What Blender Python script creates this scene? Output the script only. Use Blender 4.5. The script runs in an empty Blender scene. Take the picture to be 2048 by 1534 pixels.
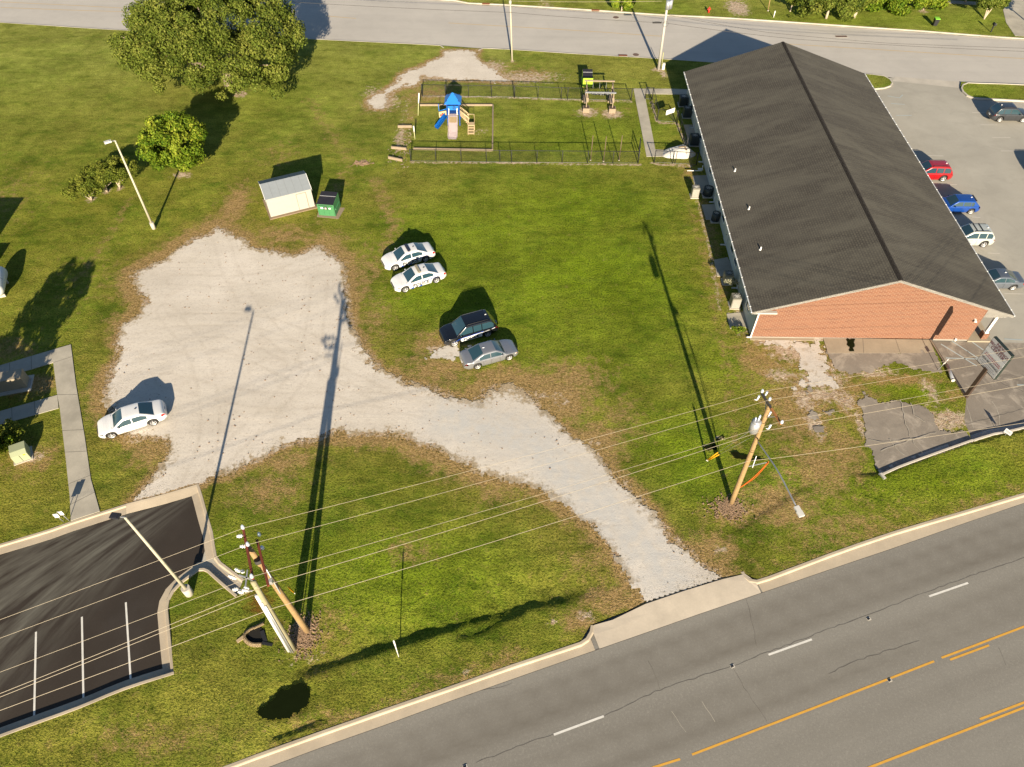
import bpy, bmesh, math, random
import numpy as np
from mathutils import Vector, Matrix
from mathutils.geometry import tessellate_polygon
R = math.radians
random.seed(7); rng = np.random.default_rng(7)
scene = bpy.context.scene

# ------------------------------------------------------------------ camera
FPX, PITCH, CAMH = 1440.0, 49.5, 45.0          # focal length in px of the 2048 px frame, pitch below horizon, height
cd = bpy.data.cameras.new('camera'); cam = bpy.data.objects.new('camera', cd)
scene.collection.objects.link(cam); scene.camera = cam
cam.location = (0, 0, CAMH); cam.rotation_euler = (R(90-PITCH), 0, 0)
cd.sensor_width = 36; cd.lens = 36*FPX/2048; cd.clip_start = .5; cd.clip_end = 6000
# ------------------------------------------------------------------ sun, sky, exposure
SUN_EL, SHADOW_AZ = 19.6, 93.4
ld = bpy.data.lights.new('sun', 'SUN'); sun = bpy.data.objects.new('sun', ld); scene.collection.objects.link(sun)
ld.energy = 5.0; ld.angle = R(.5); ld.color = (1, .86, .66)
sd = Vector((math.cos(R(SHADOW_AZ))*math.cos(R(SUN_EL)), math.sin(R(SHADOW_AZ))*math.cos(R(SUN_EL)), -math.sin(R(SUN_EL))))
sun.rotation_euler = sd.to_track_quat('-Z', 'Y').to_euler()
w = bpy.data.worlds.new('World'); scene.world = w; w.use_nodes = True
nt = w.node_tree; nt.nodes.clear()
sky = nt.nodes.new('ShaderNodeTexSky'); sky.sky_type = 'NISHITA'; sky.sun_disc = False
sky.dust_density = .4; sky.ozone_density = 2.5; sky.sun_elevation = R(SUN_EL); sky.sun_rotation = R(90-(SHADOW_AZ+180))
bg = nt.nodes.new('ShaderNodeBackground'); bg.inputs[1].default_value = .05
ow = nt.nodes.new('ShaderNodeOutputWorld'); nt.links.new(sky.outputs[0], bg.inputs[0]); nt.links.new(bg.outputs[0], ow.inputs[0])
vs = scene.view_settings; vs.view_transform = 'Standard'; vs.look = 'None'; vs.gamma = 1; vs.use_curve_mapping = False
vs.exposure = 1.17

# ------------------------------------------------------------------ helpers
_p = R(PITCH)
_F = np.array([0, math.cos(_p), -math.sin(_p)]); _U = np.array([0, math.sin(_p), math.cos(_p)])
def at(px, py, z=0.0):
    """point at height z seen at photo pixel (px,py)"""
    d = _F*FPX + np.array([1., 0, 0])*(px-1024) - _U*(py-767)
    t = (z-CAMH)/d[2]
    return Vector((d[0]*t, d[1]*t, z))
def g2(px, py): v = at(px, py); return (v.x, v.y)
def G(pts): return [g2(*p) for p in pts]

def props(o, label=None, cat=None, group=None, kind=None):
    if label: o['label'] = label
    if cat: o['category'] = cat
    if group: o['group'] = group
    if kind: o['kind'] = kind
    return o
def thing(name, label, cat, loc=(0, 0, 0), rz=0.0, group=None):
    o = bpy.data.objects.new(name, None); scene.collection.objects.link(o)
    o.location = loc; o.rotation_euler = (0, 0, rz); o.empty_display_size = .3
    return props(o, label, cat, group)

class MB:
    def __init__(s): s.v = []; s.f = []; s.m = []; s.sm = []
    def add(s, vs, fs, mat=0, smooth=False):
        b = len(s.v); s.v.extend([tuple(v) for v in vs])
        for f in fs: s.f.append(tuple(i+b for i in f)); s.m.append(mat); s.sm.append(smooth)
        return s
    def box(s, c, d, rz=0.0, mat=0, M=None, bev=0.0):
        x, y, z = d[0]/2, d[1]/2, d[2]/2
        if bev > 0:
            b = min(bev, x*.9, y*.9, z*.9)
            bm = bmesh.new(); bmesh.ops.create_cube(bm, size=1)
            bmesh.ops.scale(bm, vec=(d[0], d[1], d[2]), verts=bm.verts)
            bmesh.ops.bevel(bm, geom=list(bm.edges), offset=b, segments=2, affect='EDGES')
            P = [v.co.copy() for v in bm.verts]; F = [[v.index for v in f.verts] for f in bm.faces]; bm.free()
        else:
            P = [Vector((sx*x, sy*y, sz*z)) for sz in (-1, 1) for sy in (-1, 1) for sx in (-1, 1)]
            F = [(0, 2, 3, 1), (4, 5, 7, 6), (0, 1, 5, 4), (2, 6, 7, 3), (0, 4, 6, 2), (1, 3, 7, 5)]
        Mx = Matrix.Translation(Vector(c)) @ Matrix.Rotation(rz, 4, 'Z')
        if M is not None: Mx = M @ Mx
        return s.add([Mx @ p for p in P], F, mat)
    def cyl(s, p0, p1, r0, r1=None, n=10, mat=0, cap=True, smooth=True):
        p0, p1 = Vector(p0), Vector(p1); r1 = r0 if r1 is None else r1
        d = (p1-p0)
        if d.length < 1e-6: return s
        q = d.normalized().to_track_quat('Z', 'Y')
        V = []
        for p, r in ((p0, r0), (p1, r1)):
            for i in range(n):
                a = 2*math.pi*i/n; V.append(p + q @ Vector((r*math.cos(a), r*math.sin(a), 0)))
        b = len(s.v)
        s.add(V, [(i, (i+1) % n, n+(i+1) % n, n+i) for i in range(n)], mat, smooth)
        if cap:
            s.f.append(tuple(b+i for i in reversed(range(n)))); s.m.append(mat); s.sm.append(False)
            s.f.append(tuple(b+n+i for i in range(n))); s.m.append(mat); s.sm.append(False)
        return s
    def tube(s, pts, r, n=6, mat=0, smooth=True):
        pts = [Vector(p) for p in pts]; V = []; N = len(pts)
        for k, p in enumerate(pts):
            d = (pts[min(k+1, N-1)]-pts[max(k-1, 0)]).normalized(); q = d.to_track_quat('Z', 'Y')
            rr = r[k] if isinstance(r, (list, tuple)) else r
            for i in range(n):
                a = 2*math.pi*i/n; V.append(p + q @ Vector((rr*math.cos(a), rr*math.sin(a), 0)))
        F = [(k*n+i, k*n+(i+1) % n, (k+1)*n+(i+1) % n, (k+1)*n+i) for k in range(N-1) for i in range(n)]
        F += [tuple(reversed(range(n))), tuple((N-1)*n+i for i in range(n))]
        return s.add(V, F, mat, smooth)
    def prism(s, poly, z0, z1, mat=0, zf=None):
        n = len(poly); a = sum(poly[i][0]*poly[(i+1) % n][1]-poly[(i+1) % n][0]*poly[i][1] for i in range(n))
        if a < 0: poly = poly[::-1]
        V = [(x, y, z0) for x, y in poly]+[(x, y, z1) for x, y in poly]
        F = [(i, (i+1) % n, n+(i+1) % n, n+i) for i in range(n)]
        for t in tessellate_polygon([[Vector((x, y, 0)) for x, y in poly]]):
            t = tuple(t); A, B, C = (Vector(poly[i]+(0,) if isinstance(poly[i], tuple) else (poly[i][0], poly[i][1], 0)) for i in t)
            if (B-A).cross(C-A).z < 0: t = t[::-1]
            F.append(tuple(n+i for i in t)); F.append(t[::-1])
        return s.add(V, F, mat)
    def sheet(s, poly, z, mat=0):
        V = [(x, y, z) for x, y in poly]; F = []
        for t in tessellate_polygon([[Vector((x, y, 0)) for x, y in poly]]):
            t = tuple(t); A, B, C = (Vector((poly[i][0], poly[i][1], 0)) for i in t)
            F.append(t if (B-A).cross(C-A).z > 0 else t[::-1])
        return s.add(V, F, mat)
    def strip(s, pts, wd, z, mat=0):
        V = []; N = len(pts)
        for k, p in enumerate(pts):
            a = Vector(pts[max(k-1, 0)]); b = Vector(pts[min(k+1, N-1)]); d = (b-a).normalized(); n = Vector((-d.y, d.x))
            ww = wd[k] if isinstance(wd, (list, tuple)) else wd
            V += [(p[0]+n.x*ww/2, p[1]+n.y*ww/2, z), (p[0]-n.x*ww/2, p[1]-n.y*ww/2, z)]
        return s.add(V, [(2*k+1, 2*k+3, 2*k+2, 2*k) for k in range(N-1)], mat)
    def mesh(s, name):
        me = bpy.data.meshes.new(name); me.from_pydata(s.v, [], s.f); return me
    def build(s, name, mats, parent=None, loc=None, rz=None, M=None):
        me = s.mesh(name)
        if not isinstance(mats, (list, tuple)): mats = [mats]
        for m in mats: me.materials.append(m)
        me.polygons.foreach_set('material_index', s.m); me.polygons.foreach_set('use_smooth', s.sm); me.update()
        o = bpy.data.objects.new(name, me); scene.collection.objects.link(o)
        if parent: o.parent = parent
        if loc is not None: o.location = loc
        if rz is not None: o.rotation_euler = (0, 0, rz)
        return o
def sweep(path, prof, side=1, closed=False):
    """profile [(offset to the side, z)] swept along a 2D path"""
    mb = MB(); P = [Vector(p) for p in path]; N = len(P); V = []
    for k in range(N):
        if closed: a, b = P[k-1], P[(k+1) % N]
        else: a, b = P[max(k-1, 0)], P[min(k+1, N-1)]
        d1 = (P[k]-a); d2 = (b-P[k])
        d1 = d1.normalized() if d1.length > 1e-6 else d2.normalized(); d2 = d2.normalized() if d2.length > 1e-6 else d1
        t = (d1+d2).normalized(); n = Vector((-t.y, t.x))*side; c = max(.5, n.dot(Vector((-d1.y, d1.x))*side))
        for o, z in prof: V.append((P[k].x+n.x*o/c, P[k].y+n.y*o/c, z))
    m = len(prof); F = []
    for k in range(N if closed else N-1):
        k2 = (k+1) % N
        for j in range(m-1):
            q = (k*m+j, k2*m+j, k2*m+j+1, k*m+j+1); F.append(q if side > 0 else q[::-1])
    mb.add(V, F); return mb
def cat2(pts, step=1.0):
    """resample a polyline with smooth Catmull-Rom"""
    P = [np.array(p, float) for p in pts]; P = [2*P[0]-P[1]]+P+[2*P[-1]-P[-2]]; out = []
    for i in range(1, len(P)-2):
        n = max(1, int(np.linalg.norm(P[i+1]-P[i])/step))
        for k in range(n):
            t = k/n; a, b, c, d = P[i-1], P[i], P[i+1], P[i+2]
            out.append(tuple(.5*((2*b)+(c-a)*t+(2*a-5*b+4*c-d)*t*t+(3*b-a-3*c+d)*t**3)))
    out.append(tuple(P[-2])); return out

# ---- numpy noise / signed distance
_perm = rng.random((512, 512))
def vnoise(x, y, s):
    x = x*s+1000.; y = y*s+1000.; xi = np.floor(x).astype(int); yi = np.floor(y).astype(int); fx = x-xi; fy = y-yi
    fx = fx*fx*(3-2*fx); fy = fy*fy*(3-2*fy); q = lambda a, b: _perm[a % 512, b % 512]
    return (q(xi, yi)*(1-fx)+q(xi+1, yi)*fx)*(1-fy)+(q(xi, yi+1)*(1-fx)+q(xi+1, yi+1)*fx)*fy
def fbm(x, y, s, o=4):
    r = 0; a = .5; t = 0
    for i in range(o): r = r+a*vnoise(x+17.3*i, y-9.1*i, s*2**i); t += a; a *= .55
    return r/t-.5
def sdf(poly, x, y):
    """negative inside"""
    P = np.array(poly); d = np.full(x.shape, 1e18); ins = np.zeros(x.shape, bool); n = len(P)
    for i in range(n):
        a = P[i]; b = P[(i+1) % n]; e = b-a; L = (e@e) or 1e-9
        t = np.clip(((x-a[0])*e[0]+(y-a[1])*e[1])/L, 0, 1); d = np.minimum(d, (x-a[0]-t*e[0])**2+(y-a[1]-t*e[1])**2)
        c = ((a[1] > y) != (b[1] > y)); 
        if a[1] != b[1]: ins ^= c & (x < (b[0]-a[0])*(y-a[1])/(b[1]-a[1])+a[0])
    d = np.sqrt(d); return np.where(ins, -d, d)
def linedist(path, x, y):
    P = np.array(path); d = np.full(x.shape, 1e18)
    for i in range(len(P)-1):
        a = P[i]; b = P[i+1]; e = b-a; L = (e@e) or 1e-9
        t = np.clip(((x-a[0])*e[0]+(y-a[1])*e[1])/L, 0, 1); d = np.minimum(d, (x-a[0]-t*e[0])**2+(y-a[1]-t*e[1])**2)
    return np.sqrt(d)
def sstep(a, b, x): t = np.clip((x-a)/(b-a), 0, 1); return t*t*(3-2*t)

# ------------------------------------------------------------------ materials
MATS = {}
class NT:
    def __init__(s, name):
        s.m = bpy.data.materials.new(name); s.m.use_nodes = True; s.t = s.m.node_tree; s.b = s.t.nodes['Principled BSDF']
        s.b.inputs['Roughness'].default_value = .85
        s.co = s.t.nodes.new('ShaderNodeTexCoord').outputs['Object']
    def n(s, typ, **k):
        o = s.t.nodes.new(typ)
        for a, v in k.items(): setattr(o, a, v)
        return o
    def l(s, a, b): s.t.links.new(a, b)
    def mapv(s, scale=(1, 1, 1), rot=(0, 0, 0), loc=(0, 0, 0), src=None):
        m = s.n('ShaderNodeMapping'); m.inputs['Scale'].default_value = scale; m.inputs['Rotation'].default_value = rot; m.inputs['Location'].default_value = loc
        s.l(src or s.co, m.inputs[0]); return m.outputs[0]
    def noise(s, sc, det=4, rough=.55, vec=None, dist=0):
        n = s.n('ShaderNodeTexNoise'); n.inputs['Scale'].default_value = sc; n.inputs['Detail'].default_value = det
        n.inputs['Roughness'].default_value = rough; n.inputs['Distortion'].default_value = dist; s.l(vec or s.co, n.inputs['Vector']); return n.outputs['Fac']
    def rng(s, f, a, b, c=0., d=1.):
        n = s.n('ShaderNodeMapRange'); n.clamp = True; s.l(f, n.inputs[0]); n.inputs[1].default_value = a; n.inputs[2].default_value = b
        n.inputs[3].default_value = c; n.inputs[4].default_value = d; return n.outputs[0]
    def mth(s, op, a, b=0.):
        n = s.n('ShaderNodeMath', operation=op)
        for i, v in enumerate((a, b)):
            if isinstance(v, (int, float)): n.inputs[i].default_value = v
            else: s.l(v, n.inputs[i])
        return n.outputs[0]
    def mix(s, f, a, b, bt='MIX'):
        n = s.n('ShaderNodeMix', data_type='RGBA', blend_type=bt)
        for i, v in ((0, f), (6, a), (7, b)):
            if isinstance(v, (int, float)): n.inputs[i].default_value = v
            elif isinstance(v, (tuple, list)): n.inputs[i].default_value = tuple(v)+(1,)
            else: s.l(v, n.inputs[i])
        return n.outputs[2]
    def attr(s, a): n = s.n('ShaderNodeAttribute'); n.attribute_name = a; return n.outputs['Fac']
    def bump(s, h, st, dist=.05):
        n = s.n('ShaderNodeBump'); n.inputs['Strength'].default_value = st; n.inputs['Distance'].default_value = dist; s.l(h, n.inputs['Height']); s.l(n.outputs[0], s.b.inputs['Normal'])
    def col(s, c): s.l(c, s.b.inputs['Base Color']) if not isinstance(c, (tuple, list)) else setattr(s.b.inputs['Base Color'], 'default_value', tuple(c)+(1,)); return s
def simple(name, c, rough=.6, metal=0., var=.12, sc=3., bump=0., bsc=40., spec=None, coat=0., emit=0.):
    k = NT(name); f = k.noise(sc, 3)
    a = tuple(max(0, x*(1-var)) for x in c); b = tuple(min(1, x*(1+var)) for x in c)
    k.col(k.mix(f, a, b)); k.b.inputs['Roughness'].default_value = rough; k.b.inputs['Metallic'].default_value = metal
    if spec is not None: k.b.inputs['Specular IOR Level'].default_value = spec
    if coat: k.b.inputs['Coat Weight'].default_value = coat; k.b.inputs['Coat Roughness'].default_value = .08
    if bump: k.bump(k.noise(bsc, 3), bump, .02)
    MATS[name] = k.m; return k.m
def concrete(name, c, var=.18):
    k = NT(name); a = tuple(x*(1-var) for x in c); b = tuple(x*(1+var*.6) for x in c)
    f = k.noise(.5, 6, .6); f2 = k.noise(9, 3); col = k.mix(k.rng(f, .3, .7), a, b); col = k.mix(k.mth('MULTIPLY', k.rng(f2, .35, .75), .25), col, tuple(x*.7 for x in c))
    k.col(col); k.bump(k.noise(30, 3), .15, .01); MATS[name] = k.m; return k.m

def ground_mat():
    k = NT('lawn')
    big = k.noise(.06, 4, .6); med = k.noise(.35, 5, .62, vec=k.mapv((1, 1.6, 1), (0, 0, .3)), dist=.4); fine = k.noise(6.5, 4, .72); vf = k.noise(14, 2, .6)
    green = k.mix(k.rng(med, .3, .7), (.078, .122, .014), (.185, .208, .026))
    yel = k.mix(k.rng(fine, .35, .7), (.180, .172, .030), (.330, .285, .060))
    lush = k.attr('lush')
    f = k.mth('ADD', k.rng(big, .38, .62, -.35, .4), k.rng(med, .3, .7, .0, .85))
    f = k.mth('SUBTRACT', f, k.mth('MULTIPLY', lush, .3))
    f = k.rng(f, -.1, .9)
    f = k.mth('ADD', f, k.rng(k.noise(1.7, 5, .7), .33, .67, -.3, .3)); f = k.rng(f, 0, 1)
    col = k.mix(f, green, yel)
    lu = k.mix(k.rng(fine, .3, .7), (.075, .165, .005), (.240, .330, .012))
    col = k.mix(k.mth('MULTIPLY', lush, k.rng(med, .25, .65, .35, 1.)), col, lu)
    # mown blades: light / dark flecks
    col = k.mix(k.mth('MULTIPLY', k.rng(fine, .50, .34), .75), col, (.028, .044, .007))
    col = k.mix(k.mth('MULTIPLY', k.rng(vf, .55, .72), .5), col, (.30, .28, .05))
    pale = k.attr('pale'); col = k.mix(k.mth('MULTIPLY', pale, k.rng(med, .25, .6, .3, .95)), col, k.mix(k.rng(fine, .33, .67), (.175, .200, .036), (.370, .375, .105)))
    mow = k.noise(1.1, 4, .6, vec=k.mapv((.22, 2.2, 1), (0, 0, R(-14))), dist=1.2)
    v = k.mth('MULTIPLY', k.rng(k.noise(.16, 5, .6), .34, .66, .80, 1.20), k.rng(k.noise(.8, 5, .65), .32, .68, .80, 1.18)); v = k.mth('MULTIPLY', v, k.rng(mow, .3, .7, .86, 1.12))
    hs = k.n('ShaderNodeHueSaturation'); k.l(v, hs.inputs['Value']); k.l(col, hs.inputs['Color']); hs.inputs['Saturation'].default_value = 1.0; col = hs.outputs[0]
    # dry grass
    dead = k.attr('dead'); dn = k.mth('ADD', dead, k.rng(k.noise(1.3, 5, .65), .3, .7, -.38, .38)); dn = k.mth('ADD', dn, k.rng(k.noise(9, 3), .3, .7, -.22, .22))
    dfac = k.rng(dn, .25, .75, 0, .92)
    straw = k.mix(k.rng(k.noise(5, 5, .75), .35, .66), (.17, .112, .038), (.50, .335, .155))
    col = k.mix(dfac, col, straw)
    # bare soil / scattered grit
    bare = k.attr('bare'); bn = k.mth('ADD', bare, k.rng(k.noise(2.2, 6, .7), .3, .7, -.4, .4))
    bn = k.mth('ADD', bn, k.rng(k.noise(11, 2), .3, .7, -.15, .15))
    soil = k.mix(k.rng(k.noise(3, 5), .35, .65), (.34, .235, .15), (.58, .48, .36))
    col = k.mix(k.rng(bn, .45, .72), col, soil)
    red = k.attr('red'); rn = k.mth('ADD', red, k.rng(k.noise(1.8, 5, .7), .3, .7, -.4, .4))
    col = k.mix(k.rng(rn, .45, .95, 0, .7), col, (.17, .055, .018))
    k.col(col); k.b.inputs['Roughness'].default_value = .95; k.b.inputs['Specular IOR Level'].default_value = 0
    h = k.mth('ADD', k.mth('MULTIPLY', fine, .9), k.mth('MULTIPLY', vf, .45)); h = k.mth('ADD', h, k.mth('MULTIPLY', k.noise(1.1, 3), .9))
    k.bump(h, .95, .12); MATS['lawn'] = k.m
def gravel_mat():
    k = NT('crushed_gravel'); trk = k.attr('track')
    a = k.noise(.16, 5, .6); tr = k.noise(.5, 4, .6, vec=k.mapv((.16, 1.6, 1), (0, 0, .35)), dist=1.2); f = k.noise(5, 5, .75); v = k.noise(18, 2, .7)
    col = k.mix(k.rng(a, .35, .65), (.53, .475, .395), (.66, .60, .515))
    col = k.mix(k.mth('MULTIPLY', k.rng(tr, .35, .62), .35), col, (.68, .62, .52)); col = k.mix(k.mth('MULTIPLY', trk, k.rng(k.noise(1.1, 4), .3, .65, .03, .38)), col, (.40, .345, .27)); col = k.mix(k.mth('MULTIPLY', k.rng(k.noise(.4, 6, .7), .56, .74), .32), col, (.46, .38, .29))
    col = k.mix(k.mth('MULTIPLY', k.rng(f, .48, .32), .45), col, (.34, .28, .22))
    col = k.mix(k.mth('MULTIPLY', k.rng(v, .42, .3), .35), col, (.25, .21, .17))
    ed = k.mth('ADD', k.attr('edge'), k.rng(k.noise(1.6, 6, .7), .3, .7, -.45, .45)); edc = k.mix(k.rng(f, .35, .65), (.16, .12, .05), (.45, .33, .19)); col = k.mix(k.rng(ed, .5, .78, 0, .85), col, edc)
    grey = k.attr('grey'); col = k.mix(k.mth('MULTIPLY', grey, k.rng(k.noise(1.2, 4), .3, .6, .2, .9)), col, (.50, .49, .46))
    k.col(col); k.b.inputs['Roughness'].default_value = .95
    k.bump(k.mth('ADD', k.mth('MULTIPLY', f, .6), k.mth('ADD', v, k.mth('MULTIPLY', tr, .8))), .35, .06); MATS['gravel'] = k.m
def asphalt_mat(name, c1, c2, ang=0., band=0., spk=.5, stain=.35, bands=.28):
    k = NT(name); v = k.mapv((1, 1, 1), (0, 0, -ang)); vs_ = k.mapv((.05, 1, 1), (0, 0, 0), src=v)
    big = k.noise(.12, 5, .6); st = k.noise(.55, 4, .55, vec=vs_, dist=.25); f = k.noise(7, 4, .8); g = k.noise(22, 2, .7)
    col = k.mix(k.rng(k.mth('ADD', k.mth('MULTIPLY', st, bands), k.mth('MULTIPLY', big, 1-bands)), .38, .62), c1, c2)
    col = k.mix(k.mth('MULTIPLY', k.rng(st, .45, .7), band), col, tuple(x*.55 for x in c1))
    bl = k.noise(.45, 6, .65, dist=.6); col = k.mix(k.mth('MULTIPLY', k.rng(bl, .5, .72), stain), col, tuple(x*.62 for x in c1))
    col = k.mix(k.mth('MULTIPLY', k.rng(f, .5, .7), .25*spk), col, tuple(min(1, x*1.6) for x in c2))
    col = k.mix(k.mth('MULTIPLY', k.rng(g, .42, .3), .5*spk), col, tuple(x*.5 for x in c1))
    k.col(col); k.b.inputs['Roughness'].default_value = .9; k.bump(g, .2, .01); MATS[name] = k.m; return k
def newlot_mat():
    k = NT('fresh_asphalt'); P = at(470, 940)
    sub = k.n('ShaderNodeVectorMath', operation='SUBTRACT'); k.l(k.co, sub.inputs[0]); sub.inputs[1].default_value = (P.x, P.y, 0)
    sp = k.n('ShaderNodeSeparateXYZ'); k.l(sub.outputs[0], sp.inputs[0]); ang = k.mth('ARCTAN2', sp.outputs[1], sp.outputs[0])
    ln = k.n('ShaderNodeVectorMath', operation='LENGTH'); k.l(sub.outputs[0], ln.inputs[0]); rr = ln.outputs['Value']
    ang2 = k.mth('SUBTRACT', ang, k.mth('MULTIPLY', rr, .012))
    cb = k.n('ShaderNodeCombineXYZ'); k.l(k.mth('MULTIPLY', ang2, 14.), cb.inputs[0]); k.l(k.mth('MULTIPLY', rr, .11), cb.inputs[1])
    n1 = k.noise(1.5, 6, .62, vec=cb.outputs[0]); msk = k.noise(.11, 3)
    wedge = k.attr('dust')
    f = k.mth('MULTIPLY', k.rng(n1, .38, .68), wedge)
    base = k.mix(k.noise(.5, 4), (.021, .0145, .009), (.034, .024, .0155))
    col = k.mix(k.mth('MULTIPLY', f, .95), base, (.135, .128, .102)); col = k.mix(k.mth('MULTIPLY', k.rng(k.noise(16, 2), .55, .75), .18), col, (.09, .08, .07))
    col = k.mix(k.mth('MULTIPLY', k.rng(k.noise(.35, 4), .5, .7), .25), col, (.05, .042, .035))
    k.col(col); k.b.inputs['Roughness'].default_value = .8; k.bump(k.noise(25, 2), .15, .01); MATS['newlot'] = k.m
def brick_mat():
    k = NT('red_brick'); co = k.mapv((1, 1, 1), (R(90), 0, 0))
    b = k.n('ShaderNodeTexBrick'); k.l(co, b.inputs['Vector']); b.inputs['Scale'].default_value = 1
    b.inputs['Brick Width'].default_value = .40; b.inputs['Row Height'].default_value = .15; b.inputs['Mortar Size'].default_value = .022; b.inputs['Bias'].default_value = -.2
    b.inputs['Color1'].default_value = (.175, .064, .030, 1); b.inputs['Color2'].default_value = (.120, .038, .019, 1); b.inputs['Mortar'].default_value = (.26, .165, .11, 1)
    n = k.noise(.5, 5, .6, vec=k.mapv((.5, 1, 3))); col = k.mix(k.mth('MULTIPLY', k.rng(n, .4, .7), .5), b.outputs['Color'], (.20, .095, .055))
    n2 = k.noise(1.2, 4, .7, vec=k.mapv((.3, 1, 8))); col = k.mix(k.mth('MULTIPLY', k.rng(n2, .58, .72), .55), col, (.075, .05, .035))
    k.col(col); k.bump(b.outputs['Fac'], -.2, .01); MATS['brick'] = k.m
def shingle_mat():
    k = NT('asphalt_shingles'); b = k.n('ShaderNodeTexBrick'); k.l(k.mapv((1, 1, 1), (0, 0, R(90))), b.inputs['Vector'])
    b.inputs['Scale'].default_value = 1; b.inputs['Brick Width'].default_value = .31; b.inputs['Row Height'].default_value = .20; b.inputs['Mortar Size'].default_value = .028
    b.inputs['Color1'].default_value = (.102, .089, .064, 1); b.inputs['Color2'].default_value = (.074, .064, .047, 1); b.inputs['Mortar'].default_value = (.038, .033, .026, 1)
    n = k.noise(.35, 5, .65, vec=k.mapv((.35, 1.6, 1), (0, 0, .2)), dist=.5); col = k.mix(k.mth('MULTIPLY', k.rng(n, .4, .62), .6), b.outputs['Color'], (.130, .118, .088)); col = k.mix(k.mth('MULTIPLY', k.rng(k.noise(.12, 5, .6), .45, .65), .22), col, (.055, .047, .037))
    col = k.mix(k.mth('MULTIPLY', k.rng(k.noise(9, 3), .5, .8), .4), col, (.03, .027, .024))
    k.col(col); k.b.inputs['Roughness'].default_value = .9; k.bump(b.outputs['Fac'], -.2, .015); MATS['shingle'] = k.m
def leaf_mat(name, c1, c2, c3):
    k = NT(name); t = k.attr('tint'); r = k.n('ShaderNodeValToRGB'); k.l(t, r.inputs[0]); e = r.color_ramp.elements
    e[0].color = c1+(1,); e[1].color = c3+(1,); m = e.new(.5); m.color = c2+(1,)
    k.col(r.outputs[0]); k.b.inputs['Roughness'].default_value = .6; k.b.inputs['Specular IOR Level'].default_value = .1
    tr = k.n('ShaderNodeBsdfTranslucent'); k.l(r.outputs[0], tr.inputs[0]); mx = k.n('ShaderNodeMixShader'); mx.inputs[0].default_value = .22
    k.l(k.b.outputs[0], mx.inputs[1]); k.l(tr.outputs[0], mx.inputs[2]); k.l(mx.outputs[0], k.t.nodes['Material Output'].inputs[0]); MATS[name] = k.m; return k.m
def siding_mat():
    k = NT('pale_siding'); wv = k.n('ShaderNodeTexWave', wave_type='BANDS', bands_direction='Z'); wv.inputs['Scale'].default_value = 2.; k.l(k.co, wv.inputs[0])
    k.col(k.mix(k.noise(.6, 4), (.42, .45, .40), (.56, .58, .52))); k.bump(wv.outputs[0], .2, .02); MATS['siding'] = k.m
ground_mat(); gravel_mat(); newlot_mat(); brick_mat(); shingle_mat(); siding_mat()
hk_ = asphalt_mat('highway', (.205, .192, .164), (.250, .236, .202), ang=R(18.2), band=.2, spk=1.3, bands=.85, stain=.12)
_bc = hk_.b.inputs['Base Color'].links[0].from_socket; hk_.col(hk_.mix(hk_.mth('MULTIPLY', hk_.attr('band'), hk_.rng(hk_.noise(.8, 5, .7, vec=hk_.mapv((.07, .8, 1), src=hk_.mapv(rot=(0, 0, R(-18.2))))), .3, .7, .45, .95)), _bc, (.128, .114, .092)))
asphalt_mat('street', (.40, .375, .335), (.48, .45, .40), ang=R(-2), band=.08, spk=.3, stain=.15, bands=.5)
asphalt_mat('lot', (.32, .30, .25), (.40, .375, .315), ang=R(10), band=.1, spk=.35, stain=.25, bands=.3)
OA = asphalt_mat('oldasphalt', (.185, .160, .130), (.27, .235, .19), ang=R(60), band=.1, spk=.6, stain=.4, bands=.2)
_o = NT('tmp'); bpy.data.materials.remove(_o.m)
oa = OA; _bc = oa.b.inputs['Base Color'].links[0].from_socket; _n = oa.mth('MULTIPLY', oa.rng(oa.noise(.55, 7, .72, dist=.8), .50, .66), .75); oa.col(oa.mix(_n, _bc, (.42, .37, .30)))
concrete('kerb', (.46, .385, .28)); concrete('walk', (.42, .385, .31), .26); concrete('apron', (.47, .41, .325)); concrete('pad', (.36, .30, .215)); concrete('concrete', (.48, .44, .37))
S = simple
S('white_paint', (.78, .77, .72), .5, sc=1.2); S('road_white', (.66, .64, .58), .7, var=.2, sc=4); S('road_yellow', (.62, .33, .045), .7, var=.2, sc=4); S('faded_yellow', (.48, .36, .20), .8); S('faded_blue', (.36, .42, .43), .8); S('faded_white', (.50, .47, .41), .8)
S('crack', (.115, .105, .09), .9); S('pale_crack', (.36, .33, .27), .9); S('seam', (.10, .09, .075), .9)
S('car_white', (.70, .70, .69), .28, var=.02, coat=.6); S('car_black', (.006, .007, .009), .22, var=.1, coat=1.); S('car_silver', (.30, .31, .33), .32, .55, .04, coat=.6)
S('car_grey', (.05, .053, .058), .3, .4, .05, coat=.8); S('car_red', (.33, .008, .010), .28, .1, .05, coat=1.); S('car_blue', (.008, .06, .30), .28, .2, .05, coat=1.)
S('car_pale', (.50, .52, .47), .3, .2, .04, coat=.8); S('car_steel', (.15, .17, .20), .3, .5, .04, coat=.8)
def glass():
    k = NT('dark_glass'); k.col((.022, .055, .072)); k.b.inputs['Roughness'].default_value = .08; k.b.inputs['Specular IOR Level'].default_value = .8; k.b.inputs['Coat Weight'].default_value = .6; MATS['glass'] = k.m  # blue-green base tint stands in for sky reflection
glass()
S('rubber', (.016, .015, .014), .8); S('rim', (.68, .68, .68), .35, .25, .05); S('rim_dark', (.12, .12, .125), .35, .6); S('underbody', (.01, .01, .01), .8); S('black_plastic', (.02, .02, .021), .5)
S('lamp_red', (.42, .01, .012), .25); S('lamp_clear', (.55, .56, .56), .15); S('lamp_amber', (.6, .22, .02), .3); S('chrome', (.6, .6, .6), .15, .9)
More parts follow.
